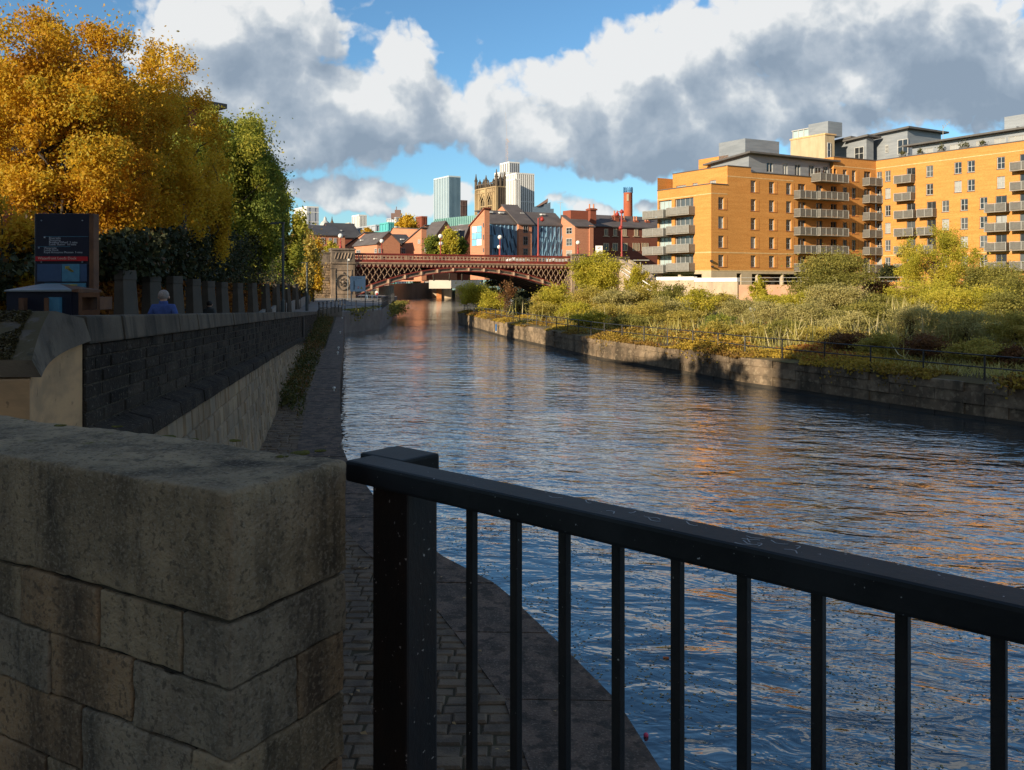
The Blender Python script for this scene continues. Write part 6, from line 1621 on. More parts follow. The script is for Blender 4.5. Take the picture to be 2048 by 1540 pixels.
def glazing(ua, ub, n_, lean):
    mb = MB()
    for i in range(n_ + 1):
        q = lerp(ua, ub, i / n_); mb.fbox(fg_, q - .09, q + .09, -.14, -.003, zb, zE - .1)
    mb.build('mullions', M_bgl, t)
    mb = MB(); w = (ub - ua) / n_
    for i in range(n_):
        z = zE - .6 - (i % 2) * 2.0
        while z > zb + 3:
            q0, q1 = ua + w * i + .12, ua + w * (i + 1) - .12
            s_ = lean[i % len(lean)]
            mb.bar(fg_(q0, -.06, z if s_ > 0 else z - 2.6), fg_(q1, -.06, z - 2.6 if s_ > 0 else z), .30, .08); z -= 3.1
    mb.build('diagonal_bracing', M_bgd, t)
    mb = MB()
    for i in range(n_):
        z = zE - 1.9
        while z > zb + 3:
            q0, q1 = ua + w * i + .12, ua + w * (i + 1) - .12; s_ = lean[i % len(lean)]
            mb.bar(fg_(q0, -.045, z if s_ > 0 else z - 2.6), fg_(q1, -.045, z - 2.6 if s_ > 0 else z), .12, .05); z -= 3.1
    mb.build('glazing_bars', M_bgl, t)
glazing(.1, u1, 6, (1, 1)); glazing(u2, Lg - .2, 8, (-1, -1))
mb = MB(); mb.fbox(fg_, u1, u2, -.9, -.004, zb, zE - .05); bay = mb.build('brick_bay', M_rb, t)
fbay = lambda q, o, z: fg_(u1 + q, -.9 + o, z)
winrow(bay, fbay, [((u2 - u1) * .34, (u2 - u1) * .68, ZY(y1, Yg2 + 3), ZY(y0, Yg2 + 3)) for y0, y1 in ((451, 466), (473, 490), (497, 510))], g=np.random.default_rng(3), fm=M_frd)
zr2 = ZY(411.5, Yg2 + 8); mb = MB()
mb.extr([fg_(u1 - .4, -1.3, zE - .2), fg_(u1 - .4, 5.6, zr2), fg_(u1 - .4, 5.6, zr2 + .3), fg_(u1 - .4, -1.3, zE + .06)], U * (u2 - u1 + .8)); mb.build('bay_roof', M_sl, t)
mb = MB(); mb.extr([fg_(u1 - .2, 1, zE), fg_(u1 - .2, 5.5, zr2 - .1), fg_(u1 - .2, 8, zr2 - 1.2), fg_(u1 - .2, 8, zE)], U * (u2 - u1 + .4)); mb.build('bay_gable', M_rb, t)
mb = MB(); mb.extr([fg_(-.06, .2, ZY(470, Yg2)), fg_(-.06, 0.1, zE + .1), fg_(-.06, 3.6, zR - .6), fg_(-.06, 2.2, ZY(470, Yg2))], U * -.9); mb.build('jettied_bay', M_blue, t)
mb = MB(); mb.fbox(fg_, -.0, 2.0, -.7, -.15, ZY(496, Yg2), ZY(470, Yg2)); mb.build('jettied_bay', M_blue, t)

t, p, a, b, fr = house('brick_building', 'red brick block with stacked grey windows right of the blue glass works', 1150, 186, 1121, 1187, 452, 432, 'u', .9, wm=M_rb, rm=M_sl, lw=[(.42, .82, 454, 467), (.42, .82, 476, 491), (.42, .82, 500, 512)], width=None)
mb = MB(); c = fr(2, a * .8, 0); fq = lambda u_, w_, z: fr(u_, w_, z); mb.fbox(fq, 1, 5.6, a * .55, a * 1.1, ZY(450, 190), ZY(421, 190)); mb.build('stair_head', M_rb2, t)
mb = MB(); mb.fbox(fq, b - 1.2, b - .2, -.25, -.003, 2.5, ZY(452, 190)); mb.build('brick_pier', M_rb, t)
# old brown mill
Ym = 196; pm_ = V(PX(1186, Ym), Ym, 0); Lm = hitpx(pm_, U, 1345); zE = ZY(452, Ym); zR = ZY(431, Ym + 6)
t = thing('old_mill', 'old brown brick building with stone dressed windows, small chimneys and a long slate roof', 'building', (pm_.x, pm_.y, 2))
fm_ = lambda u_, w_, z: pm_ + U * u_ + W * w_ + V(0, 0, z)
mb = MB(); mb.extr([fm_(0, 0, 2), fm_(0, 0, zE), fm_(0, 6, zR), fm_(0, 12, zE), fm_(0, 12, 2)], U * Lm); mb.build('wall', M_ol, t)
mb = MB(); mb.extr([fm_(-.1, -.4, zE - .15), fm_(-.1, 6, zR + .05), fm_(-.1, 6, zR + .3), fm_(-.1, -.4, zE + .1)], U * (Lm + .2)); mb.extr([fm_(-.1, 12.4, zE - .15), fm_(-.1, 6, zR + .05), fm_(-.1, 6, zR + .3), fm_(-.1, 12.4, zE + .1)], U * (Lm + .2)); r = mb.build('roof', M_sl, t)
g = np.random.default_rng(12)
for px in (1212, 1230, 1249, 1272, 1290):
    q = hitpx(pm_, U, px); Yq = (pm_ + U * q).y
    for y0, y1, w in ((457.5, 472, .55), (486, 502, .8)):
        if y0 > 480 and px > 1255:
            for k in (-.75, 0, .75):
                window(t, fm_, q + k - .25, q + k + .25, ZY(y1, Yq), ZY(y0, Yq), -.03, M_stn, G_dk, 1, 1, .12)
        else: window(t, fm_, q - w, q + w, ZY(y1, Yq), ZY(y0, Yq), -.03, M_stn, G_dk, 2, 1, .22)
    mb = MB(); mb.fbox(fm_, q - .9, q + .9, -.2, -.003, ZY(473.5, Yq), ZY(472.3, Yq)); mb.build('sill', M_stn, t)
for px, wch, pyt in ((1189.5, 1.6, 417), (1248, 1.2, 430), (1262, 1.0, 440), (1287, 1.0, 441), (1310, 1.0, 442)):
    q = hitpx(pm_, U, px); c = fm_(q, 3.0 if px > 1240 else 1.2, 0); Yq = c.y; zt_ = ZY(pyt, Yq)
    mb = MB(); mb.box((c.x, c.y, (zt_ + zE) / 2), (wch, wch, zt_ - zE), .47); mb.box((c.x, c.y, zt_ - .3), (wch * 1.25, wch * 1.25, .35), .47); ch = mb.build('chimney', M_rb2, r)
    mb = MB()
    for k in (-.3, .3): mb.lathe([(.2, 0), (.16, 1.0), (.2, 1.05), (.0, 1.06)], (c.x + k * wch, c.y, zt_), 8)
    mb.build('chimney_pots', M_rb, ch)
Yc = 212; c = V(PX(1256, Yc), Yc, 8); zt_ = ZY(386.5, Yc)
t = thing('brick_chimney', 'round red brick chimney stack with a blue crown railing behind the old brown building', 'chimney', c)
mb = MB(); mb.lathe([(1.22, 0), (1.12, zt_ - 8), (1.2, zt_ - 8 + .1), (1.0, zt_ - 8 + .15)], c, 22); mb.build('stack', pm('chimney_brick', (.42, .12, .055), .9, (.34, .09, .045), .6), t, smooth=True)
mb = MB(); zt2 = ZY(375, Yc)
for k in range(14):
    a_ = 2 * math.pi * k / 14; x, y = c.x + 1.12 * math.cos(a_), c.y + 1.12 * math.sin(a_); mb.box((x, y, (zt_ + zt2) / 2 + .05), (.16, .16, zt2 - zt_), a_)
mb.lathe([(1.05, 0), (1.2, 0), (1.2, .14), (1.05, .14), (1.05, 0)], (c.x, c.y, zt_ + .6), 20); mb.build('crown_railing', pm('blue_crown', (.06, .20, .38), .6), t)
mb = MB(); mb.box((c.x - .25, c.y - 1.16, ZY(396, Yc)), (.5, .25, 1.7)); mb.build('slot_window', M_stn, t)

Yr = 338; x0, x1 = PX(842, Yr), PX(935, Yr)
t = thing('riverside_building', 'brick riverside building with tall glazed bays glimpsed under the bridge arch', 'building', (x0, Yr, 0)); mb = MB(); g = np.random.default_rng(4)
hs = [(1.2 + 3.1 * k, 3.2 + 3.1 * k, .6, 4.6) for k in range(5)]
f = wall_face(mb, (x0, Yr), (x1, Yr), -.2, 8.5, hs, .4); mb.add([(x1, Yr, -.2), (x1, Yr + 12, -.2), (x1, Yr + 12, 8.5), (x1, Yr, 8.5)], [(0, 1, 2, 3)]); mb.build('wall', M_rb, t, recalc=False)
for h in hs: window(t, f, h[0], h[1], h[2], h[3], .36, M_fr, pane(g), 2, 2, .14)
mb = MB(); mb.box(((x0 + x1) / 2, Yr + 6, 8.7), (x1 - x0 + 1, 13, .4)); mb.build('roof', M_sl2, t)
# ------------------------------------------------------------------ skyline
M_twh = pm('white_concrete_fins', (.66, .66, .64), .7, (.60, .60, .58), .05); M_tgl = glassmat('tower_glass', (.09, .11, .13), .15); M_teal = pm('pale_teal_glass', (.33, .46, .54), .3, (.27, .39, .47), .06, spec=.6)
M_teal2 = pm('grey_teal_glass', (.14, .23, .30), .3, (.10, .18, .25), .06, spec=.6); M_tbr = pm('brown_cladding', (.16, .10, .085), .8, (.13, .085, .075), .1); M_copper = pm('green_copper', (.25, .46, .40), .7, (.22, .41, .355), .2, stretch=(1, 1, .2))
M_tgrey = pm('grey_tower', (.34, .37, .42), .6, (.29, .32, .36), .08); M_tl = pm('teal_cladding', (.10, .42, .42), .6, (.08, .35, .36), .15); M_cr = pm('cream_stone', (.60, .55, .46), .8, (.5, .46, .39), .1)
M_minster = pm('minster_stone', (.40, .30, .16), .9, (.24, .17, .095), .25, stretch=(1, 1, .4), lo=.3, hi=.7); M_mindk = pm('soot_and_shade_minster_stone', (.11, .085, .06), .9, (.07, .055, .042), .3)  # second tone carries painted shade on the tower, soot on pinnacles and spire
def tower(name, label, px, Y, pxl, pxr, pyt, wm, fin=None, nl=8, nr=8, finw=.5, wm2=None, zb=0, cap=None, bands=0, glass=None, drop=0):
    """tower with corner at column px; fins or window strips on both visible faces"""
    p = V(PX(px, Y), Y, 0); a = hitpx(p, W, pxl) if pxl < px else 8; b = hitpx(p, U, pxr) if pxr > px else 8; zt_ = ZY(pyt, Y)
    t = thing(name, label, 'building', (p.x, p.y, zb)); fr = lambda u_, w_, z: p + U * u_ + W * w_ + V(0, 0, z)
    mb = MB(); mb.fbox(fr, 0, b, 0, a, zb, zt_); mb.build('wall', glass or wm, t)
    o = .25 * Y / 300
    if fin:
        mb = MB()
        for i in range(nl + 1):
            q = lerp(0, a, i / nl); w = a / nl * finw / 2; mb.fbox(fr, -o, -.004, max(q - w, 0), min(q + w, a), zb, zt_ - .003)
        mb.build('vertical_fins', fin, t)
        mb = MB()
        for i in range(nr + 1):
            q = lerp(0, b, i / nr); w = b / nr * finw / 2; mb.fbox(fr, max(q - w, 0), min(q + w, b), -o, -.004, zb, zt_ - .003)
        mb.build('vertical_fins', wm2 or fin, t)
    mb = MB(); mb.fbox(fr, -o * 1.1, b, -o * 1.1, a, zt_, zt_ + (cap or o * 2)); mb.build('parapet', fin or wm, t)
    for k in range(bands):
        z = lerp(zb, zt_, (k + .5) / bands); mb = MB(); mb.fbox(fr, -o * 1.2, b, -o * 1.2, a, z, z + o); mb.build('floor_band', fin or wm, t)
    return t, p, a, b, fr, zt_
tower('glass_tower', 'tall pale teal glass tower standing alone left of the minster tower', 898, 900, 868.5, 920.5, 354, M_teal, pm('pale_fin', (.50, .60, .64), .5), 9, 9, .34, M_teal2, glass=M_teal2)
tower('brown_tower', 'narrow dark brown block tucked behind the pale teal tower', 921.5, 960, 918, 934, 403, M_tbr, M_tbr, 2, 4, .3, bands=9)
tower('white_tower', 'broad white tower with dark vertical window slots right of the minster tower', 1033, 820, 1011, 1068, 348, M_twh, M_twh, 7, 9, .55, glass=M_tgl, bands=2)
tower('white_tower', 'lower white shoulder block in front of the broad slotted white tower', 1030, 800, 1010.5, 1040, 360, M_twh, M_twh, 6, 3, .55, glass=M_tgl, bands=1)
t, p, a, b, fr, zt_ = tower('unfinished_tower', 'tallest white and grey tower under construction with a crane mast', 1019, 1000, 1001, 1038.5, 326, M_twh, M_twh, 4, 5, .5, M_tgrey, glass=M_tgl, bands=6)
mb = MB(); c = fr(2, a * .45, zt_)
for k in range(9): mb.bar(c + V((-1) ** k * 1.0, 0, k * 3.4), c + V((-1) ** (k + 1) * 1.0, 0, (k + 1) * 3.4), .3)
for dx in (-1.1, 1.1): mb.bar(c + V(dx, 0, 0), c + V(dx, 0, 31), .3)
mb.bar(c + V(0, 0, 30), c + V(-1.5, 0, 62), .22); mb.bar(c + V(0, 0, 30), c + V(3, 0, 26), .6); mb.build('crane_mast', pm('crane_paint', (.42, .33, .29), .7), t)
tower('white_tower', 'pale fluted tower half hidden behind the minster pinnacles', 1000, 900, 990, 1012, 347, M_twh, M_twh, 4, 4, .5, glass=M_tgl)
# sloping dark tower
Ys = 700; p = V(PX(1067, Ys), Ys, 0); b = PX(1108, Ys) - PX(1067, Ys)
t = thing('sloping_tower', 'dark glass stepped tower with a steep wedge roof right of the white towers', 'building', (p.x, p.y, 0)); fx = lambda f, y: (p.x + b * f, y)
G_bt = glassmat('blue_tower_glass', (.09, .13, .18), .15)
mb = MB(); mb.extr([(p.x, Ys, 0), (p.x + b * .55, Ys, 0), (p.x + b * .55, Ys, ZY(411, Ys)), (p.x, Ys, ZY(413, Ys))], (0, 15, 0)); mb.build('lower_block', G_bt, t)
mb = MB(); mb.extr([(p.x + b * .12, Ys - 2, ZY(413, Ys)), (p.x + b * .7, Ys - 2, ZY(397, Ys)), (p.x + b * .7, Ys - 2, ZY(404, Ys)), (p.x + b * .25, Ys - 2, ZY(413, Ys))], (0, 18, 0)); mb.build('wedge_roof', M_tbr, t)
mb = MB(); mb.extr([(p.x + b * .5, Ys - 3, 0), (p.x + b * .98, Ys - 3, 0), (p.x + b * .98, Ys - 3, ZY(418, Ys)), (p.x + b * .82, Ys - 3, ZY(418, Ys)), (p.x + b * .82, Ys - 3, ZY(405, Ys)), (p.x + b * .5, Ys - 3, ZY(410, Ys))], (0, 15, 0)); mb.build('upper_block', G_bt, t)
mb = MB()
for k in range(9): mb.box((p.x + b * (.05 + .1 * k), Ys - 3.3, 30), (.5, .4, 60))
mb.build('fins', M_tgrey, t)
# minster tower
Yk = 330; p = V(PX(993, Yk), Yk, 0); a = hitpx(p, W, 952); b = hitpx(p, U, 1009)
t = thing('minster_tower', 'gothic sandstone church tower with crocketed pinnacles and pierced battlements', 'church', (p.x, p.y, 5)); fr = lambda u_, w_, z: p + U * u_ + W * w_ + V(0, 0, z)
z0, z1, z2 = 5, ZY(374, Yk), ZY(362, Yk); fl = lambda q, o, z: p + W * (a - q) + U * o + V(0, 0, z)
mb = MB(); hs = [(a * f0, a * f1, ZY(424, Yk), ZY(388, Yk)) for f0, f1 in ((.22, .42), (.57, .77))]
wall_face(mb, xy(p + W * a), xy(p), z0, z1, hs, .8); mb.fbox(fr, .81, b, 0, a, z0, z1); mb.build('wall', M_minster, t, recalc=False)
mb = MB(); mb.fbox(fr, .0, b, -.15, -.004, z0, z1); mb.fbox(fr, .4, b + .2, -.16, a, z1 + .003, z1 + .02); mb.build('painted_shade_face', M_mindk, t)  # right face darkened by colour to stand for its shade
for h in hs:
    mb = MB(); mb.fbox(fl, h[0], h[1], .6, .7, h[2], h[3]); ln = mb.build('belfry_louvre', M_iron, t)
    mb = MB(); w = h[1] - h[0]
    mb.fbox(fl, h[0] + w * .46, h[0] + w * .54, .1, .5, h[2], h[3] - 1.5)
    mb.fbox(fl, h[0], h[1], .1, .5, lerp(h[2], h[3], .38), lerp(h[2], h[3], .44))
    for k in (0, 1):
        mb.bar(fl(h[0] + w * (.0 + k), .1, h[3] - 2.2), fl(h[0] + w * .5, .1, h[3] + .4), .4, .4); mb.bar(fl(h[0] - w * .12 + w * 1.24 * k, -.2, h[3] - 1.6), fl(h[0] + w * .5, -.2, h[3] + 1.6), .45, .4)
    mb.build('tracery', M_minster, ln)
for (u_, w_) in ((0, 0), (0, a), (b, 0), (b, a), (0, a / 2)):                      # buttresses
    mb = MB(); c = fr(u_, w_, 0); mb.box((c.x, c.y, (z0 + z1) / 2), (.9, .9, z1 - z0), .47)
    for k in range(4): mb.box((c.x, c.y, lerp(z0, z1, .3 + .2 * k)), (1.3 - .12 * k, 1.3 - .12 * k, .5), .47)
    mb.build('buttress', M_mindk if u_ > 0 else M_minster, t)  # right-hand buttresses get their shade from the darker stone
mb = MB(); mb.fbox(fr, -.35, b + .35, -.4, a + .35, z1, z1 + .5); mb.build('string_course', M_minster, t)
for f0 in (.08, .17, .47, .52, .82, .92):
    mb = MB(); mb.fbox(fr, -.28, -.004, a * f0 - .14, a * f0 + .14, z0, z1); mb.build('moulded_shaft', M_minster, t)
for f0 in (.25, .5, .75):
    mb = MB(); mb.fbox(fr, b * f0 - .14, b * f0 + .14, -.4, -.16, z0, z1); mb.build('moulded_shaft', M_mindk, t)  # shade painted into the right face shafts too
mb = MB(); mb.fbox(fr, -.3, -.003, 0, a, lerp(z0, z1, .52), lerp(z0, z1, .55)); mb.fbox(fr, -.3, -.003, 0, a, z1 - 1.6, z1 - 1.3); mb.build('string_course', M_minster, t)
mb = MB(); n_ = 9
for i in range(n_):
    q = lerp(.3, a - .3, i / (n_ - 1)); mb.fbox(fr, -.25, .15, q - .2, q + .2, z1 + .5, z2 + (.9 if i % 2 else .0)); q2 = lerp(.3, b - .3, i / (n_ - 1)); mb.fbox(fr, q2 - .2, q2 + .2, -.3, .1, z1 + .5, z2 + (.9 if i % 2 else 0))
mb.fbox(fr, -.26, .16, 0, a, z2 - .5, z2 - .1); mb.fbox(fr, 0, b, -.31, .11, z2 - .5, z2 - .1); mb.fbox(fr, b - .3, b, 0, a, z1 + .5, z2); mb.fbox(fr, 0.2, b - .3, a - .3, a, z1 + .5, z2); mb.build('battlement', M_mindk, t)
for (u_, w_, py) in ((0, 0, 341), (0, a, 342.5), (b, 0, 345), (b, a, 352), (0, a / 2, 349), (b / 2, 0, 350), (b / 2, a, 353), (b, a / 2, 354)):
    c = fr(u_, w_, 0); zt_ = ZY(py, Yk); mb = MB(); zs = lerp(z2, zt_, .35)
    mb.lathe([(.62, z1 + .5), (.58, zs), (.85, zs + .3), (.52, zs + .6), (.30, lerp(zs, zt_, .7)), (.12, zt_ + .6)], (c.x, c.y, 0), 6)
    for k in range(5): z = lerp(zs + .6, zt_, k / 6); mb.lathe([(.0, z - .12), (.68 - .09 * k, z), (0, z + .16)], (c.x, c.y, 0), 5)
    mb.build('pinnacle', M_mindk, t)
# low skyline, left of centre
tower('white_tower', 'pale blue white tower block with corner balconies above the left gabled house', 614, 620, 590, 637, 415, M_twh, M_twh, 5, 2, .7, M_tgrey, glass=M_tgrey, bands=8)
Yd = 520
t = thing('domed_building', 'small pale dome with a lantern beside the left white tower', 'building', (PX(646, Yd), Yd, 0)); x = PX(646, Yd)
mb = MB(); mb.box((x, Yd + 6, ZY(453, Yd) / 2), (9, 9, ZY(453, Yd))); mb.build('drum', M_cr, t)
mb = MB(); zd = ZY(453, Yd); mb.lathe([(3.4, 0), (3.3, 1.2), (2.6, 2.8), (1.5, 3.9), (1.0, 4.2), (.9, 5.6), (.5, 6.3), (0, 6.8)], (x, Yd + 6, zd), 16); mb.build('dome', pm('lead_dome', (.45, .46, .44), .6), t, smooth=True)
tower('pale_block', 'long cream stone office block with rows of windows on the left skyline', 699, 470, 655, 702, 448, M_cr, M_cr, 16, 1, .5, zb=0, bands=3, glass=M_tgrey)
Ysp = 560; x = PX(664, Ysp)
t = thing('church_spire', 'tiny dark church spire on the left skyline', 'church', (x, Ysp, 0)); mb = MB(); zs = ZY(449, Ysp); mb.box((x, Ysp, zs / 2), (3.4, 3.4, zs), .5); mb.build('belfry', M_mindk, t); mb = MB(); mb.lathe([(2.0, 0), (1.2, 1.2), (.5, 2.8), (0, 6.0)], (x, Ysp, zs), 8); mb.build('spire', M_mindk, t)
tower('white_tower', 'small white tower block with dark window slots on the middle left skyline', 718.5, 640, 705, 733, 432, M_twh, M_twh, 4, 5, .55, glass=M_tgl, bands=1)
tower('pale_block', 'low pale office block with dark roof below the small white tower', 752, 460, 700, 758, 452, M_cr, M_tgrey, 6, 1, .3, glass=M_tgrey, bands=2)
tower('teal_building', 'low teal clad building with a square stair block above the brick roofs', 776, 330, 735, 792, 463, M_tl, M_tl, 5, 3, .2)
tower('teal_building', 'square teal stair block rising above the low teal building', 777, 334, 760, 787.5, 447, M_tl, M_tl, 3, 3, .2)
tower('brown_block', 'red brown block on the skyline right of the autumn tree', 844, 560, 832.5, 854, 435, M_rb2, M_rb2, 3, 3, .2, bands=3)
t, p, a, b, fr, zt_ = tower('grey_block', 'white and grey office block with a rooftop mast left of the autumn tree', 793, 600, 774, 812, 437, M_twh, M_tgrey, 4, 3, .35, bands=5)
mb = MB(); c = fr(b * .3, a * .3, zt_); mb.box((c.x, c.y, c.z + 2), (7, 6, 4)); mb.box((c.x + 1, c.y, c.z + 5), (4, 3, 3)); mb.bar(c, c + V(0, 0, 9), .4); mb.build('roof_plant', M_tbr, t)
Yh = 280; p = V(PX(946, Yh), Yh, 0)
t = thing('copper_hall', 'long hall with a pale green copper roof below the teal glass tower', 'building', (PX(900, Yh), Yh, 0))
mb = MB(); x0, x1 = PX(858, Yh), PX(960, Yh); mb.extr([(x0, Yh, 0), (x1, Yh, 0), (x1, Yh, ZY(462, Yh)), (x0, Yh, ZY(465, Yh))], (0, 30, 0)); mb.build('wall', M_cr, t)
mb = MB(); mb.extr([(x0 - .5, Yh - .5, ZY(465, Yh)), (x1, Yh - .5, ZY(463, Yh)), (x1 - 1, Yh + 9, ZY(430, Yh + 9)), (x0 + 1, Yh + 9, ZY(438.5, Yh + 9))], (0, .3, -.4)); 
for k in range(24): f = (k + .5) / 24; mb.bar((lerp(x0, x1, f), Yh - .5, lerp(ZY(465, Yh), ZY(463, Yh), f) + .1), (lerp(x0 + 1, x1 - 1, f), Yh + 9, lerp(ZY(438.5, Yh + 9), ZY(430, Yh + 9), f) + .1), .12)
mb.build('copper_roof', M_copper, t)
mb = MB(); mb.box((PX(921.5, Yh), Yh + 3, ZY(451, Yh)), (1.6, 2.5, 1.0)); mb.build('dormer', M_tgrey, t)
# antenna mast behind the glazed works
Ya = 240; x = PX(1121, Ya); t = thing('antenna_mast', 'thin rooftop antenna mast against the sky right of the sloping tower', 'mast', (x, Ya, 8))
mb = MB(); mb.bar((x, Ya, 8), (x, Ya, ZY(404, Ya)), .14); mb.bar((x - .9, Ya, ZY(406, Ya)), (x + .9, Ya, ZY(405, Ya)), .09); mb.build('mast', M_tgrey, t)

# ------------------------------------------------------------------ right bank: terrace, retaining wall, stairs
M_ret = pm('buff_retaining_wall', (.50, .39, .27), .88, (.40, .31, .215), .5, streak=((.2, .16, .12), .4, 1)); M_wcop = pm('white_coping', (.78, .76, .72), .7, (.7, .68, .64), 1); M_ret2 = pm('pinkish_brick', (.46, .27, .17), .9, (.38, .22, .14), .6)
RT = [(PX(1318, 118), 118), (PX(1393, 111.5), 111.5), (PX(1479, 106), 106), (PX(1602, 102), 102), (PX(1760, 97), 97), (PX(2060, 88), 88), (100, 70)]
mb = MB(); mb.prism(RT + [(160, 100), (110, 200), (26, 170), (22, 140)], -3, GB); tag(mb.build('lawn_terrace', M_lawn), kind='structure')
t = thing('retaining_wall', 'buff stone retaining wall with bright white coping in front of the orange apartments', 'wall', (RT[1][0], RT[1][1], 0))
for i, zt_ in ((0, 2.1), (1, 1.92)):
    (x0, y0), (x1, y1) = RT[i], RT[i + 1]; d = Vector((x1 - x0, y1 - y0)).normalized(); n = Vector((d.y, -d.x)) * -1
    f = lambda s, o, z: V(x0 + d.x * s + n.x * o, y0 + d.y * s + n.y * o, z); Ln = Vector((x1 - x0, y1 - y0)).length
    mb = MB(); mb.fbox(f, 0, Ln - .01, -.4, -.005, -3, zt_); mb.build('wall', M_ret, t)
    mb = MB(); mb.fbox(f, 0, Ln - .01, -.5, .1, zt_, zt_ + .5); mb.build('coping', M_wcop, t)
t = thing('garden_wall', 'low pinkish brick wall edging the apartment lawn', 'wall', (RT[3][0], RT[3][1], 0)); mb = MB()
for i in range(2, 6):
    (x0, y0), (x1, y1) = RT[i], RT[i + 1]; d = Vector((x1 - x0, y1 - y0)).normalized(); n = Vector((-d.y, d.x)); Ln = Vector((x1 - x0, y1 - y0)).length
    f = lambda s, o, z: V(x0 + d.x * s + n.x * o, y0 + d.y * s + n.y * o, z); mb.fbox(f, 0.02, Ln - .01, -.35, -.005, -3, GB + (.12 if i == 2 else .05))
mb.build('wall', M_ret2, t)
t = thing('garden_railing', 'thin pale railings along the lawn edge behind the shrubs', 'railing', (RT[4][0], RT[4][1], GB)); mb = MB()
for i in range(2, 6):
    a_, b_ = V(RT[i][0], RT[i][1] + .15, GB), V(RT[i + 1][0], RT[i + 1][1] + .15, GB)
    for h in (.55, 1.0): mb.tube([a_ + V(0, 0, h), b_ + V(0, 0, h)], .03, 5)
    k = int((b_ - a_).length / 2.5)
    for q in range(k): c = a_.lerp(b_, q / k); mb.tube([c, c + V(0, 0, 1.02)], .03, 5)
mb.build('rails', M_balf, t)
t = thing('stone_stairs', 'pale stone stairway parapet sloping down from the bridge to the right bank', 'stairs', (PX(1280, 140), 140, 0))
def slope(pa, Ya, ya, yb_a, pb, Yb_, yb, yb_b, th, mat, nm):
    mb = MB(); A, B = V(PX(pa, Ya), Ya, 0), V(PX(pb, Yb_), Yb_, 0); d = (B - A).normalized(); n = V(-d.y, d.x, 0) * th
    mb.hexa([A + V(0, 0, yb_a), B + V(0, 0, yb_b), B + n + V(0, 0, yb_b), A + n + V(0, 0, yb_a), A + V(0, 0, yb), B + V(0, 0, yb - (yb - ya)), B + n + V(0, 0, ya), A + n + V(0, 0, yb)]); return mb.build(nm, mat, t)
zA, zB = ZY(519, 160), ZY(573, 121)
slope(1238, 160, zB, -1, 1322, 121, zA, -1, .7, M_ret, 'parapet'); slope(1256, 162, zB, -1, 1330, 123.5, zA, -1, .6, M_ret, 'parapet')
mb = MB(); A, B = V(PX(1240, 160), 160, zA - 1.5), V(PX(1315, 119.5), 119.5, zB - .8)
for h in (.0, .8): mb.tube([A + V(-.8, 0, h), B + V(-.8, 0, h)], .09, 6)
mb.build('handrail', M_wcop, t)
n_ = 24; mb = MB(); A, B = V(PX(1248, 160.8), 160.8, zA - 1.1), V(PX(1326, 122.3), 122.3, zB - 1.1)
for k in range(n_): c = A.lerp(B, (k + .5) / n_); mb.box(c, (1.8, 1.9, .25), -.1)
mb.build('steps', M_stn, t)
t = thing('signpost', 'slim flat topped bus shelter frame beside the stairs', 'shelter', (PX(1281, 150), 150, 4)); mb = MB(); mb.box((PX(1282, 150), 150, ZY(520.5, 150)), (2.8, 1.2, .16)); mb.build('canopy', M_balf, t); mb = MB(); mb.bar((PX(1281, 150), 150, 0), (PX(1281, 150), 150, ZY(521.4, 150)), .14); mb.build('post', M_balf, t)
# one block seen over the trees, two unseen ones added to cast shade
def bigblock(name, label, A, D, Ln, dp, zt_, mat, roof=None):
    A = V(*A, 0); d = V(*D, 0).normalized(); n = V(-d.y, d.x, 0); t = thing(name, label, 'building', (A.x, A.y, 0)); g = np.random.default_rng(int(Ln))
    mb = MB(); hs = []; st = 3.2
    for k in range(int((zt_ - 2) / st)):
        for i in range(int(Ln / 3.6)): hs.append((1.2 + 3.6 * i, 2.7 + 3.6 * i, 2.2 + st * k, 4.0 + st * k))
    f = wall_face(mb, xy(A), xy(A + d * Ln), -1, zt_, hs, .25, inward=(n.x, n.y))
    for (p0, p1) in ((A, A + n * dp), (A + n * dp, A + d * Ln + n * dp), (A + d * Ln + n * dp, A + d * Ln)): mb.add([(p0.x, p0.y, -1), (p1.x, p1.y, -1), (p1.x, p1.y, zt_), (p0.x, p0.y, zt_)], [(0, 1, 2, 3)])
    mb.add([tuple(A + V(0, 0, zt_)), tuple(A + d * Ln + V(0, 0, zt_)), tuple(A + d * Ln + n * dp + V(0, 0, zt_)), tuple(A + n * dp + V(0, 0, zt_))], [(0, 1, 2, 3)]); mb.build('wall', mat, t, recalc=False)
    mb = MB()
    for h in hs: mb.fbox(f, h[0], h[1], .2, .24, h[2], h[3])
    o = mb.build('glazing', G_md, t, recalc=False)
    mb = MB(); fr = lambda a, b, z: A + d * a + n * b + V(0, 0, z); mb.fbox(fr, -.8, Ln + .8, -.8, dp + .8, zt_ + .003, zt_ + .5); mb.build('roof', M_roof, t)
bigblock('brick_apartments', 'brown building whose dark flat roof corner shows above the yellow trees', (-31 - .643 * 46, 88 - .766 * 46), (.643, .766), 46, 14, 20.0, M_rb2)
bigblock('shade_block_behind', 'tall unseen brick block added behind the viewpoint to shade the near quay', (-6, -10.5), (-.917, -.398), 68, 16, 40, M_rb2)  # unseen; length and height shaped to shade quay and near bank
bigblock('shade_block_left', 'plain unseen brick block added off to the left to shade the path and river', (-24.5, 18), (-.72, .694), 16.5, 10, 13.2, M_rb2)  # unseen; put in to shade the left path and the river wall opposite
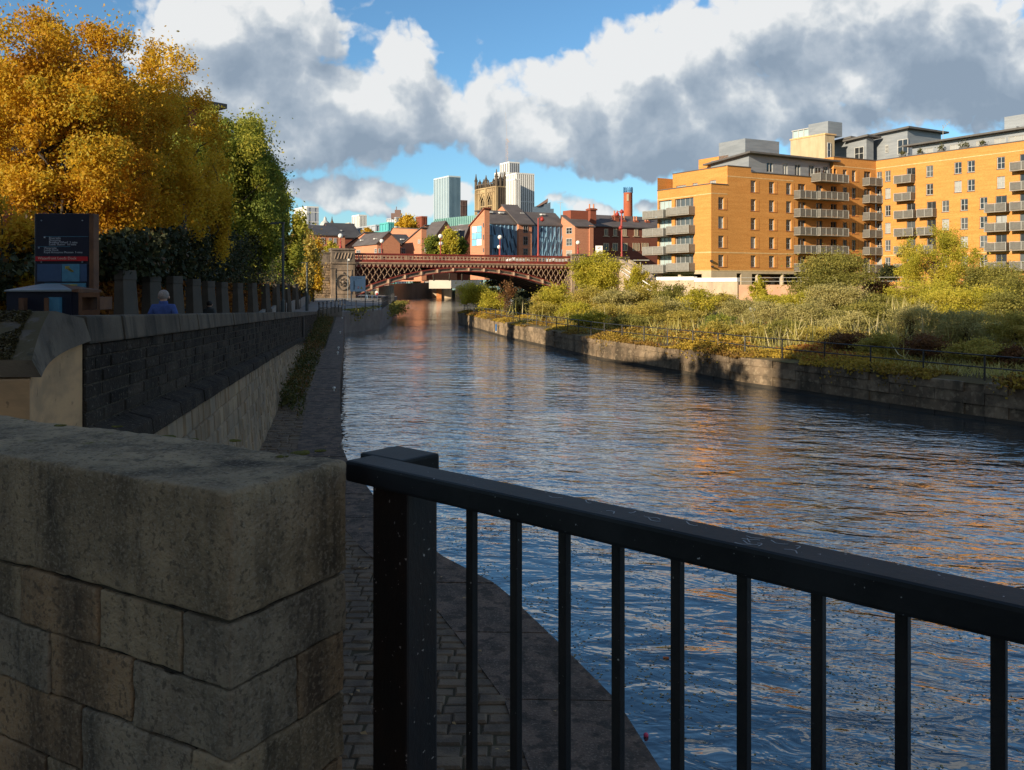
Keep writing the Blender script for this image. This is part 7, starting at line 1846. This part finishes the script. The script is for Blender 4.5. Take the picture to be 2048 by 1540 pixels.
# ------------------------------------------------------------------ trees and shrubs
M_bark = pm('grey_bark', (.075, .06, .048), .9, (.045, .037, .03), 6, bump=.5, bscale=20, spec=.1); M_twig = pm('brown_twigs', (.13, .095, .065), .9, (.09, .065, .045), 5, spec=.1)
L_or = leafmat('orange_leaves', [(0, (.38, .18, .016)), (.25, (.55, .29, .020)), (.55, (.64, .39, .028)), (.8, (.56, .42, .045)), (1, (.30, .29, .045))], .55)
L_ye = leafmat('golden_leaves', [(0, (.36, .20, .016)), (.4, (.64, .40, .024)), (.75, (.72, .50, .05)), (1, (.36, .35, .06))], .5)
L_gr = leafmat('green_leaves', [(0, (.10, .145, .03)), (.4, (.21, .26, .045)), (.75, (.38, .38, .058)), (1, (.56, .46, .075))], .55)
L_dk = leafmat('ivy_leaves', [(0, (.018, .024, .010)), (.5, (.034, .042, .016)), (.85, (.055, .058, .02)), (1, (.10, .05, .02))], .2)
L_be = leafmat('beech_leaves', [(0, (.14, .045, .012)), (.5, (.30, .11, .02)), (1, (.42, .19, .03))], .35)
L_yg = leafmat('yellow_green_leaves', [(0, (.24, .23, .025)), (.4, (.44, .40, .04)), (.75, (.60, .50, .065)), (1, (.66, .53, .11))], .52)
L_ol = leafmat('olive_leaves', [(0, (.13, .13, .03)), (.5, (.25, .235, .05)), (.85, (.37, .32, .075)), (1, (.48, .37, .09))], .48)
L_gy = leafmat('grey_green_leaves', [(0, (.24, .22, .07)), (.5, (.42, .37, .13)), (.85, (.56, .48, .2)), (1, (.62, .5, .18))], .5)
L_oc = leafmat('ochre_leaves', [(0, (.24, .19, .035)), (.4, (.42, .35, .065)), (.8, (.58, .46, .12)), (1, (.48, .30, .07))], .5)
L_rd = leafmat('reddish_leaves', [(0, (.08, .035, .018)), (.5, (.17, .075, .03)), (1, (.26, .15, .05))], .3)
L_gs = leafmat('dry_grass', [(0, (.22, .19, .05)), (.35, (.36, .32, .075)), (.7, (.52, .45, .14)), (1, (.66, .56, .3))], .45)
L_sh = leafmat('bramble_leaves', [(0, (0.092, 0.052, 0.018)), (.3, (0.230, 0.127, 0.029)), (.6, (0.391, 0.276, 0.040)), (.85, (0.529, 0.356, 0.046)), (1, (0.322, 0.103, 0.029))], .4)

def ztree(px, Y, yt, yb, hw, dxm, name, label, bark, leaf, n, ls, basepx=None, zb=None, **k):
    """tree whose crown spans rows yt..yb and +-hw columns about px at distance Y"""
    s = Y / F; x = PX(px, Y); zt_, zl_ = ZY(yt, Y), ZY(yb, Y); zb = zpath(Y) if zb is None else zb
    bx = PX(basepx if basepx is not None else px, Y); rz = (zt_ - zl_) / 2
    return tree(name, label, 'tree', (bx, Y, zb), (zt_ + zl_) / 2 - zb, (hw * s, hw * s * .9, rz), k.pop('kk', 46), n, ls, leaf, bark, lean=(x - bx, 0), **k)
ztree(135, 23, 22, 520, 205, 0, 'autumn_tree', 'largest orange autumn tree filling the upper left corner behind the totem', M_bark, L_or, 92000, .082, basepx=75, seed=11, tr=.19, kk=170, cr=.17, shoots=36, rmin=.15, twigs=40, limbs=40)
ztree(318, 27, 92, 520, 125, 0, 'autumn_tree', 'golden autumn tree leaning out over the path right of the largest orange tree', M_bark, L_ye, 50000, .082, basepx=290, seed=17, tr=.15, kk=120, cr=.19, shoots=24, rmin=.15, twigs=26, limbs=30)
ztree(405, 32, 262, 535, 58, 0, 'autumn_tree', 'smaller golden tree at the right end of the orange foliage', M_bark, L_ye, 24000, .085, basepx=395, seed=23, tr=.12, kk=60, cr=.24, rmin=.15, twigs=10)
ztree(30, 17.5, 395, 640, 90, 0, 'autumn_tree', 'low dark orange foliage behind the totem at the left edge', M_bark, L_or, 9000, .09, seed=29, tr=.08, kk=30, cr=.33)
ztree(440, 46, 210, 540, 118, 0, 'green_tree', 'tall green tree beside the golden foliage', M_bark, L_gr, 56000, .135, basepx=450, seed=31, tr=.2, kk=110, cr=.19, rmin=.2, twigs=14, limbs=24)
ztree(518, 52, 278, 545, 62, 0, 'green_tree', 'green tree with ragged edge nearest the skyline', M_bark, L_gr, 36000, .14, basepx=512, seed=37, tr=.17, kk=70, cr=.22, rmin=.2, twigs=14)
ztree(478, 49, 236, 440, 72, 0, 'green_tree', 'rounded yellow green crown between the golden foliage and the ragged green tree', M_bark, L_gr, 26000, .14, seed=39, tr=.15, kk=70, cr=.22, rmin=.1)
ztree(570, 66, 396, 560, 36, 0, 'green_tree', 'small olive tree beside the tall bent lamp post', M_bark, L_gr, 10000, .2, seed=41, tr=.12, kk=26, cr=.33)
ztree(600, 88, 452, 570, 34, 0, 'autumn_tree', 'rust leaved tree in front of the red brick gable', M_bark, L_oc, 7000, .24, seed=43, tr=.12, kk=28, cr=.3)
ztree(627, 116, 478, 590, 21, 0, 'autumn_tree', 'small bright orange tree beside the bridge masonry', M_bark, L_ye, 6000, .28, seed=47, tr=.12, kk=26, cr=.34, zb=-1.0)
ztree(592, 96, 500, 600, 26, 0, 'green_tree', 'dark bushy tree below the rust leaved tree', M_bark, L_dk, 5000, .26, seed=48, tr=.12, kk=24, cr=.34)
# hedge of ivy over the fins, beech hedge between them
def alongfins(t):
    i = min(int(t), len(fins) - 2); f = t - i
    return lerp(fins[i][0], fins[i + 1][0], f), lerp(fins[i][1], fins[i + 1][1], f)
g = np.random.default_rng(51); pts = []; low = []
fx_, fy_ = fins[0]
for k in range(64000):
    t_ = g.uniform(-1.2, 12.8) if g.random() < .8 else g.uniform(-1.2, 4)
    x, y = alongfins(max(t_, 0)) if t_ >= 0 else (fx_ + t_ * .9 * -.35 - 1.0, fy_ + t_ * 3.0)
    top_ = ZY(interp(t_, [-1.2, 0, 3, 6, 9, 12.8], [470, 455, 440, 455, 470, 520]), y); bot = ZY(interp(t_, [-1.2, 0, 2, 12], [640, 560, 572, 588]), y)
    z = lerp(bot, top_, g.random() ** .8); d = abs(g.normal()) * .7
    nz = noise.noise(V(x * .5, y * .35, z * .6))
    if nz < -.32 or z > top_ - 1.1 * abs(noise.noise(V(x * .9, y * .5, 40))) - .5 * g.random(): continue
    fwd = .55 if (z > ZY(interp(t_, [-1.2, 0, 3, 6, 9, 12.8], [545, 550, 556, 566, 568, 566]), y) and g.random() < .5) else 0
    pts.append((x - .25 - d + .5 * nz - .2 + fwd * 1.3, y + .55 + d * .3 - fwd * 1.2, z))
t = thing('ivy_hedge', 'dark ivy hedge hanging over the row of concrete fins', 'hedge', (fins[3][0] - .5, fins[3][1], zpath(fins[3][1])))
leaf_mesh('foliage', np.array(pts), .115, L_dk, t, tint=np.clip(g.random(len(pts)) * .9 + .1 * g.normal(size=len(pts)), 0, 1), seed=52, aspect=.8)
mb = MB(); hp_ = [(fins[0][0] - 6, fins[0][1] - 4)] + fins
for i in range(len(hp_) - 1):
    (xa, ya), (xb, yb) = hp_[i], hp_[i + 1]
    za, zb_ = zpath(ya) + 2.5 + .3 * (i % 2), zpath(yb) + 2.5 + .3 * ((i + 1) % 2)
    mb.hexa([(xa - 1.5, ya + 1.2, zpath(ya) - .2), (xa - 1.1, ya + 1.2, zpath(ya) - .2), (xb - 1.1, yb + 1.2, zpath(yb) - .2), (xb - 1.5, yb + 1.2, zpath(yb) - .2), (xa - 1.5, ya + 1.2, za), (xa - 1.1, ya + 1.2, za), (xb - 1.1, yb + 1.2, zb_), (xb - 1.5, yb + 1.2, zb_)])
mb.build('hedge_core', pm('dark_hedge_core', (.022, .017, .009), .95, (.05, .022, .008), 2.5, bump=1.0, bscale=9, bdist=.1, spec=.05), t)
for k in range(30000):
    t_ = g.uniform(-1.5, 12.8); x, y = alongfins(max(t_, 0)) if t_ >= 0 else (fx_ + t_ * -.3 - 1.2, fy_ + t_ * 3)
    z = zpath(y) + .1 + (ZY(568, y) - zpath(y)) * g.random()
    if noise.noise(V(x * .35, y * .3, 4)) < -.4: continue
    low.append((x - .75 - abs(g.normal()) * .5, y + 1.0, z))
tag(leaf_mesh('beech_hedge', np.array(low), .12, L_be, None, seed=53), 'coppery orange beech hedge seen between the concrete fins', 'hedge')
# weeds at the foot of the promenade wall
pts = []
for k in range(20000):
    y = 13 + 72 * g.random() ** .9; w = .3 + 1.6 * min(1, max(0, (y - 20) / 20)); x = Xlo(y) + abs(g.normal()) * w * .55 + .05
    if x > edgeX(y) - 1.05: continue
    if noise.noise(V(x * .5, y * .22, 2)) < (.12 if y < 24 else -.25): continue
    h = .10 if y < 22 else .62 * math.exp(-((x - Xlo(y)) / (w * .8 + .1)) ** 2 * .6)
    pts.append((x, y, QZ + abs(g.normal()) * h * .5 + .02))
tag(leaf_mesh('weeds', np.array(pts), .085, leafmat('weed_leaves', [(0, (.035, .045, .012)), (.45, (.075, .08, .02)), (.75, (.13, .09, .025)), (1, (.20, .085, .03))], .25), None, tint=np.clip(np.array([.5 + .5 * noise.noise(V(p[1] * .15, p[0] * .8, 4)) for p in pts]) + g.normal(size=len(pts)) * .2, 0, 1), seed=54, vert=.6), 'green and rusty weeds growing along the foot of the promenade wall', 'weeds', kind='stuff')
pts = []
for k in range(5200):                                      # growth on the basin head
    i = g.random(); p = V(PX(lerp(700, 795, i ** .8), lerp(99, 140, i ** 1.5)), lerp(96, 145, i ** 1.5), 0)
    pts.append((p.x + g.normal() * .5 + .3, p.y + g.normal() * .8, lerp(WZ + .3, EYE - 3.0, g.random() ** (.5 if i > .45 else .25)) + .05 - (0 if i > .4 else 0)))
tag(leaf_mesh('bank_growth', np.array(pts), .28, L_ol, None, seed=55), 'olive undergrowth spilling down the promenade corner to the river', 'undergrowth', kind='stuff')

# right bank
def shrub(px, Y, yt, hw, leaf, label, n=4500, ls=None, yb=None, seed=1, kind='shrub', tr=.04, stems=4, cat='bush', group=None, **k):
    zb = k.pop('zb', None); zb = land(px, Y) if zb is None else zb; s = Y / F; zt_ = ZY(yt, Y); h = max(zt_ - zb, .6); zc = h * .52
    return tree(kind, label, cat, (PX(px, Y), Y, zb), zc, (hw * s, hw * s * .9, h * .5), k.pop('kk', 52), int(n * 1.9), (ls * .72 if ls else .00105 * Y + .05), leaf, M_twig, tr, seed, group, k.pop('cr', .34), .15, stems=stems, limbs=24, shoots=k.pop('shoots', 26), **k)
shrub(952, 113, 561, 36, L_yg, 'bright yellow green bush on the river tip below the bridge arch', 5200, seed=61)
shrub(985, 109, 586, 26, L_yg, 'low yellow bush right of the bush on the river tip', 2600, seed=62)
shrub(1014, 104, 566, 17, L_rd, 'thin reddish twiggy bush under the middle of the arch', 700, seed=63, twigs=26, kk=20)
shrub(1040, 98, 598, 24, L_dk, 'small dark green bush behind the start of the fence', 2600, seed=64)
shrub(1115, 100, 570, 38, L_yg, 'rounded yellow green bush below the right springing of the arch', 4200, seed=65)
shrub(1076, 101, 590, 26, L_oc, 'ochre bush between the dark bush and the rounded bush', 2400, seed=66)
shrub(1196, 132, 511, 50, L_yg, 'large bright lime tree hiding the right bridge pier', 9500, .32, seed=67, kind='lime_tree', tr=.14, stems=2, cat='tree', zb=-.3)
shrub(1274, 128, 534, 24, L_yg, 'slim yellow tree in front of the stone stairs', 3600, .28, seed=68, kind='yellow_tree', tr=.07, stems=2, cat='tree', zb=-.3, kk=26)
shrub(1180, 94, 575, 40, L_oc, 'tawny bush in front of the lime tree', 4200, seed=69); shrub(1232, 90, 580, 44, L_gy, 'pale grey green bush below the foot of the stairs', 4600, seed=70)
shrub(1292, 92, 566, 40, L_oc, 'sandy coloured bush beside the start of the retaining wall', 4200, seed=71); shrub(1342, 86, 572, 42, L_ol, 'olive bush in front of the white coped wall', 5000, seed=72)
shrub(1395, 80, 582, 46, L_yg, 'wide yellow green bush below the orange block corner', 5200, seed=73); shrub(1442, 90, 588, 34, L_oc, 'straw coloured bush left of the small upright tree', 3200, seed=74)
shrub(1518, 98, 560, 19, L_yg, 'small upright yellow tree against the garden wall', 2600, .24, seed=75, kind='yellow_tree', cat='tree', stems=2, kk=22)
shrub(1562, 88, 590, 42, L_yg, 'bright green bush in front of the garden wall', 4200, seed=76); shrub(1442, 60, 632, 30, L_gr, 'feathery dark green broom bush behind the fence', 3800, .11, seed=77, vert=.5)
shrub(1668, 88, 512, 74, L_ol, 'big rounded olive green bush hiding the foot of the orange block', 13000, .22, seed=78, kk=60, tr=.09); shrub(1668, 68, 565, 56, L_gy, 'tall silvery grey shrub in front of the big olive bush', 8500, .16, seed=79, kk=46, tr=.06)
shrub(1756, 92, 562, 32, L_rd, 'reddish brown bush left of the lawn', 3400, seed=80); shrub(1778, 122, 534, 20, L_dk, 'dark clipped bush at the inner corner of the apartments', 2600, .3, seed=81, zb=1.4)
shrub(1822, 118, 528, 26, L_yg, 'light green bush behind the gardener', 2800, .3, seed=82, zb=1.4)
shrub(1868, 84, 452, 66, L_yg, 'tall feathery yellow green tree in front of the wing', 15000, .17, seed=83, kind='feathery_tree', tr=.12, stems=3, cat='tree', kk=70, cr=.24, twigs=24, vert=.4)
shrub(1935, 82, 498, 44, L_yg, 'second feathery yellow tree right of the tallest one', 8500, .17, seed=84, kind='feathery_tree', tr=.08, stems=3, cat='tree', kk=46, cr=.26, twigs=12, vert=.4)
shrub(1838, 74, 560, 60, L_yg, 'wide lime bush under the feathery tree', 7600, .15, seed=85); shrub(1985, 78, 528, 52, L_ol, 'green bush below the right hand balconies', 7500, .17, seed=86); shrub(2040, 74, 545, 50, L_ol, 'dense olive bush at the right edge', 6800, .17, seed=87)
shrub(1925, 62, 572, 70, L_yg, 'spreading lime green bush in front of the olive bushes', 8000, .14, seed=88); shrub(2030, 56, 590, 62, L_ol, 'spreading green bush near the right edge above the shaded scrub', 6500, .14, seed=89)
shrub(1735, 60, 606, 66, L_ol, 'shaded olive scrub bush below the reddish bush', 7000, .13, seed=90); shrub(1820, 50, 612, 62, L_gy, 'shaded hawthorn with bare dark stems behind the fence', 3600, .10, seed=91, twigs=50, tr=.07, stems=5)
shrub(1930, 48, 618, 66, L_gy, 'shaded grey scrub bush right of the hawthorn', 5200, .11, seed=92, twigs=24); shrub(2030, 45, 628, 52, L_oc, 'shaded russet scrub at the right edge', 4600, .11, seed=93, twigs=16)
shrub(1600, 62, 600, 52, L_gy, 'pale dry shrub left of the silvery grey shrub', 4600, .14, seed=94, twigs=16); shrub(1530, 64, 606, 46, L_gy, 'pale wispy shrub beside the half hidden white board', 3600, .13, seed=95, twigs=20)
shrub(1480, 74, 600, 40, L_gy, 'grey green bush behind the feathery broom bush', 3400, .15, seed=96); shrub(1300, 74, 602, 46, L_oc, 'low ochre bush on the sunny bank left of the broom', 3600, .14, seed=97); shrub(1218, 78, 608, 40, L_oc, 'low tawny bush in the middle of the sunny bank', 3200, .14, seed=98)
shrub(1150, 82, 606, 34, L_yg, 'low yellow bush near the bend of the fence', 2800, .15, seed=99); shrub(1376, 66, 622, 40, L_oc, 'small golden bush behind the overhanging brambles', 3000, .13, seed=100)
low = [(1500, 52, 648, 40, L_oc, 'low tawny scrub just behind the fence near the pale board'), (1560, 55, 640, 44, L_ol, 'low olive scrub behind the fence in front of the wispy shrub'), (1640, 50, 652, 50, L_oc, 'low russet scrub behind the middle of the iron fence'),
       (1700, 46, 662, 46, L_rd, 'low reddish scrub close behind the fence'), (1770, 43, 668, 50, L_oc, 'low dry scrub below the bare hawthorn'), (1860, 41, 672, 54, L_rd, 'low reddish bramble scrub right of the bare hawthorn'), (1960, 39, 682, 58, L_oc, 'low tangled scrub by the fence at the lower right'),
       (2040, 38, 690, 44, L_rd, 'low russet scrub by the fence at the right edge'), (1430, 57, 642, 30, L_oc, 'low golden scrub left of the feathery broom'), (1260, 68, 628, 40, L_ol, 'low olive scrub on the bank above the long wall'), (1180, 72, 622, 36, L_yg, 'low yellow scrub above the bend of the wall'),
       (1690, 56, 624, 50, L_gy, 'pale dry scrub in the shade line behind the fence'), (1600, 72, 584, 40, L_yg, 'yellow bush between the garden wall and the silvery shrub'), (1760, 70, 588, 46, L_ol, 'dense olive bush under the reddish brown bush'), (1090, 88, 606, 30, L_oc, 'small ochre scrub above the far end of the wall'), (1340, 76, 594, 44, L_gy, 'pale feathery scrub left of the golden bushes')]
for i, (px, Y, yt, hw, lf, lb) in enumerate(low): shrub(px, Y, yt, hw, lf, lb, 3400, .0013 * Y + .055, seed=220 + i, twigs=8)
# dry grass and ground cover
pts = []; sz = []
for k in range(52000):
    i = int(g.integers(1, 14)); f = g.random(); n = inland(i); n2 = inland(i + 1); d = 1.2 + 42 * g.random() ** 1.5
    p = (Vector(RW[i]) + n * d).lerp(Vector(RW[i + 1]) + n2 * d, f)
    q = noise.noise(V(p.x * .18, p.y * .18, 7))
    if q < -.25: continue
    h = (.30 + .45 * max(0, q)) * (1 if d < 8 else .7); pts.append((p.x, p.y, zland(d) + h * .4 * g.random() + .03)); sz.append(h)
pts = np.array(pts); tn = np.array([.5 + .6 * noise.noise(V(p[0] * .12, p[1] * .12, 3)) for p in pts]) + g.normal(size=len(pts)) * .16
tag(leaf_mesh('grass', pts, np.array(sz), L_gs, None, tint=tn, aspect=.09, up=.0, vert=1.2, seed=56), 'long dry yellow green grass covering the right bank', 'grass', kind='stuff')
pts = []; sz = []; tn = []
for k in range(5200):                                     # tall bleached stalks in loose drifts
    i = int(g.integers(1, 15)); f = g.random(); n = inland(i); n2 = inland(i + 1); d = 2.0 + 30 * g.random() ** 1.3
    p = (Vector(RW[i]) + n * d).lerp(Vector(RW[i + 1]) + n2 * d, f); q = noise.noise(V(p.x * .13, p.y * .13, 77))
    if q < .02: continue
    h = .9 + 1.5 * q + .3 * g.random(); pts.append((p.x, p.y, zland(d) + h * .45)); sz.append(h); tn.append(.55 + .5 * q + .2 * g.normal())
tag(leaf_mesh('tall_grass', np.array(pts), np.array(sz), L_gs, None, tint=np.array(tn), aspect=.035, up=.0, vert=2.2, seed=58), 'tall bleached grass stalks standing among the scrub on the right bank', 'grass', kind='stuff')
pts = []; tn = []
for k in range(60000):
    i = int(g.integers(2, 16)); f = g.random(); n = inland(i); n2 = inland(i + 1); d = -.12 + (3.8 if g.random() < .6 else 13) * g.random() ** 1.3
    p = (Vector(RW[i]) + n * d).lerp(Vector(RW[i + 1]) + n2 * d, f); s_ = p.y
    q = noise.noise(V(p.x * .22, p.y * .22, 17)); 
    if q < -.1 - .25 * (d > 1.2): continue
    h = (.12 + .75 * max(0, q + .1)) * min(1, (d + .35) / .9); z = zland(max(d, 0)) + h * g.random() ** .6
    if d < .15 and g.random() < .25 and q > .2: z -= abs(g.normal()) * .35
    pts.append((p.x, p.y, z)); tn.append(.35 + .8 * noise.noise(V(p.x * .15, p.y * .15, 31)) + .3 * g.random())
tag(leaf_mesh('brambles', np.array(pts), .12, L_sh, None, tint=np.array(tn), seed=57, aspect=.7), 'tangled orange and green brambles spilling over the river wall', 'brambles', kind='stuff')
def clump_on_wall(px, Y, label, leaf, n, r, seed):
    c = V(PX(px, Y), Y, -2.35); gg = np.random.default_rng(seed); p = gg.normal(size=(n, 3)) * np.array([r, r * .8, r * .45]) + np.array(c) + np.array([0, 0, .1])
    o = thing('bramble_bush', label, 'bush', c); leaf_mesh('foliage', p, .13, leaf, o, seed=seed, aspect=.7)
    mb = MB()
    for k in range(8): e = p[int(gg.integers(n))]; limb(mb, c, e, .015, .006, gg, .1, 3)
    mb.build('stems', M_twig, o, recalc=False)
clump_on_wall(1400, 53.5, 'golden bramble bush spilling over the river wall in a patch of sun', L_sh, 2400, .95, 201); clump_on_wall(1345, 57.5, 'smaller golden bramble bush left of the patch of sun on the wall', L_sh, 1200, .7, 202); clump_on_wall(1462, 49, 'orange bramble bush behind the fence right of the patch of sun', L_sh, 1200, .7, 203)
clump_on_wall(2036, 33.0, 'yellowing ivy clump hanging over the wall at the right edge', L_sh, 700, .4, 204)
for px, Y, lb, gp in ((1508, 66, 'pale grey board half hidden among the wispy shrubs', None),):
    zb = land(px, Y); t = thing('notice_board', lb, 'panel', (PX(px, Y), Y, zb)); mb = MB(); mb.box((PX(px, Y), Y, zb + 1.0), (.75, .05, .9), .3); mb.build('panel', pm('grey_board', (.42, .43, .42), .7), t); mb = MB(); mb.box((PX(px, Y), Y + .06, zb + .5), (.08, .06, 1.1)); mb.build('post', M_iron, t)
p = PZ(993.5, 655, WZ + .6); t = thing('depth_marker', 'small blue depth marker plate fixed to the river wall', 'sign', p); mb = MB()
i = 10; n = inland(14); c = V(PX(994, 88.5), 88.5, -2.95) - V(n.x, n.y, 0) * .1; mb.box(c, (.1, .26, .7), math.atan2(n.y, n.x)); mb.build('plate', pm('blue_plate', (.05, .18, .45), .5), t)
mb = MB(); mb.box(c - V(0, 0, .44), (.09, .24, .12), math.atan2(n.y, n.x)); mb.build('white_plate', M_white, t)
# greenery beyond the bridge
def btree(px, Y, yt, yb, hw, leaf, label, n, ls, seed, zb=2.5, cat='tree', nm='town_tree'):
    s = Y / F; zt_, zl_ = ZY(yt, Y), ZY(yb, Y); return tree(nm, label, cat, (PX(px, Y), Y, zb), (zt_ + zl_) / 2 - zb, (hw * s, hw * s * .8, (zt_ - zl_) / 2), 30, n, ls, leaf, M_bark, .2, seed, None, .32, .2)
btree(899, 184, 459, 510, 19, L_yg, 'bright lime tree between the two halves of the globe lamp pair', 5200, .42, 301); btree(868, 188, 472, 512, 19, L_gr, 'dark green tree left of the bright lime tree above the bridge', 4200, .42, 302); btree(924, 188, 476, 512, 15, L_gr, 'dark green tree right of the bright lime tree above the bridge', 3200, .42, 303)
btree(664, 172, 484, 515, 13, L_yg, 'small yellow green tree behind the left bridge parapet', 1800, .4, 304); btree(815, 420, 434, 466, 24, L_ye, 'broad golden autumn tree on the skyline', 4200, .9, 305, 2); btree(690, 420, 452, 470, 14, L_oc, 'small autumn tree low on the left skyline', 1200, .8, 306, 2); btree(735, 400, 455, 468, 10, L_ye, 'tiny golden tree left of the teal building', 900, .8, 307, 2)
btree(1010, 182, 548, 600, 34, L_dk, 'dark bushes added as shade under the right half of the arch', 3600, .5, 310, -3, 'bush', 'shade_filler_bush'); btree(1068, 178, 556, 600, 32, L_dk, 'dark bushes added as shade under the right springing of the arch', 3200, .5, 311, -3, 'bush', 'shade_filler_bush'); btree(968, 205, 572, 600, 22, L_gr, 'green filler bush added on the far bank just right of the cream quay wall', 1800, .5, 312, -3, 'bush', 'shade_filler_bush')  # bushes added to darken the gap where only bridge shade lies
btree(845, 345, 548, 572, 22, L_gr, 'green bushes on the far bank seen beneath the bridge arch', 2200, .6, 308, ZY(572, 345), 'bush')
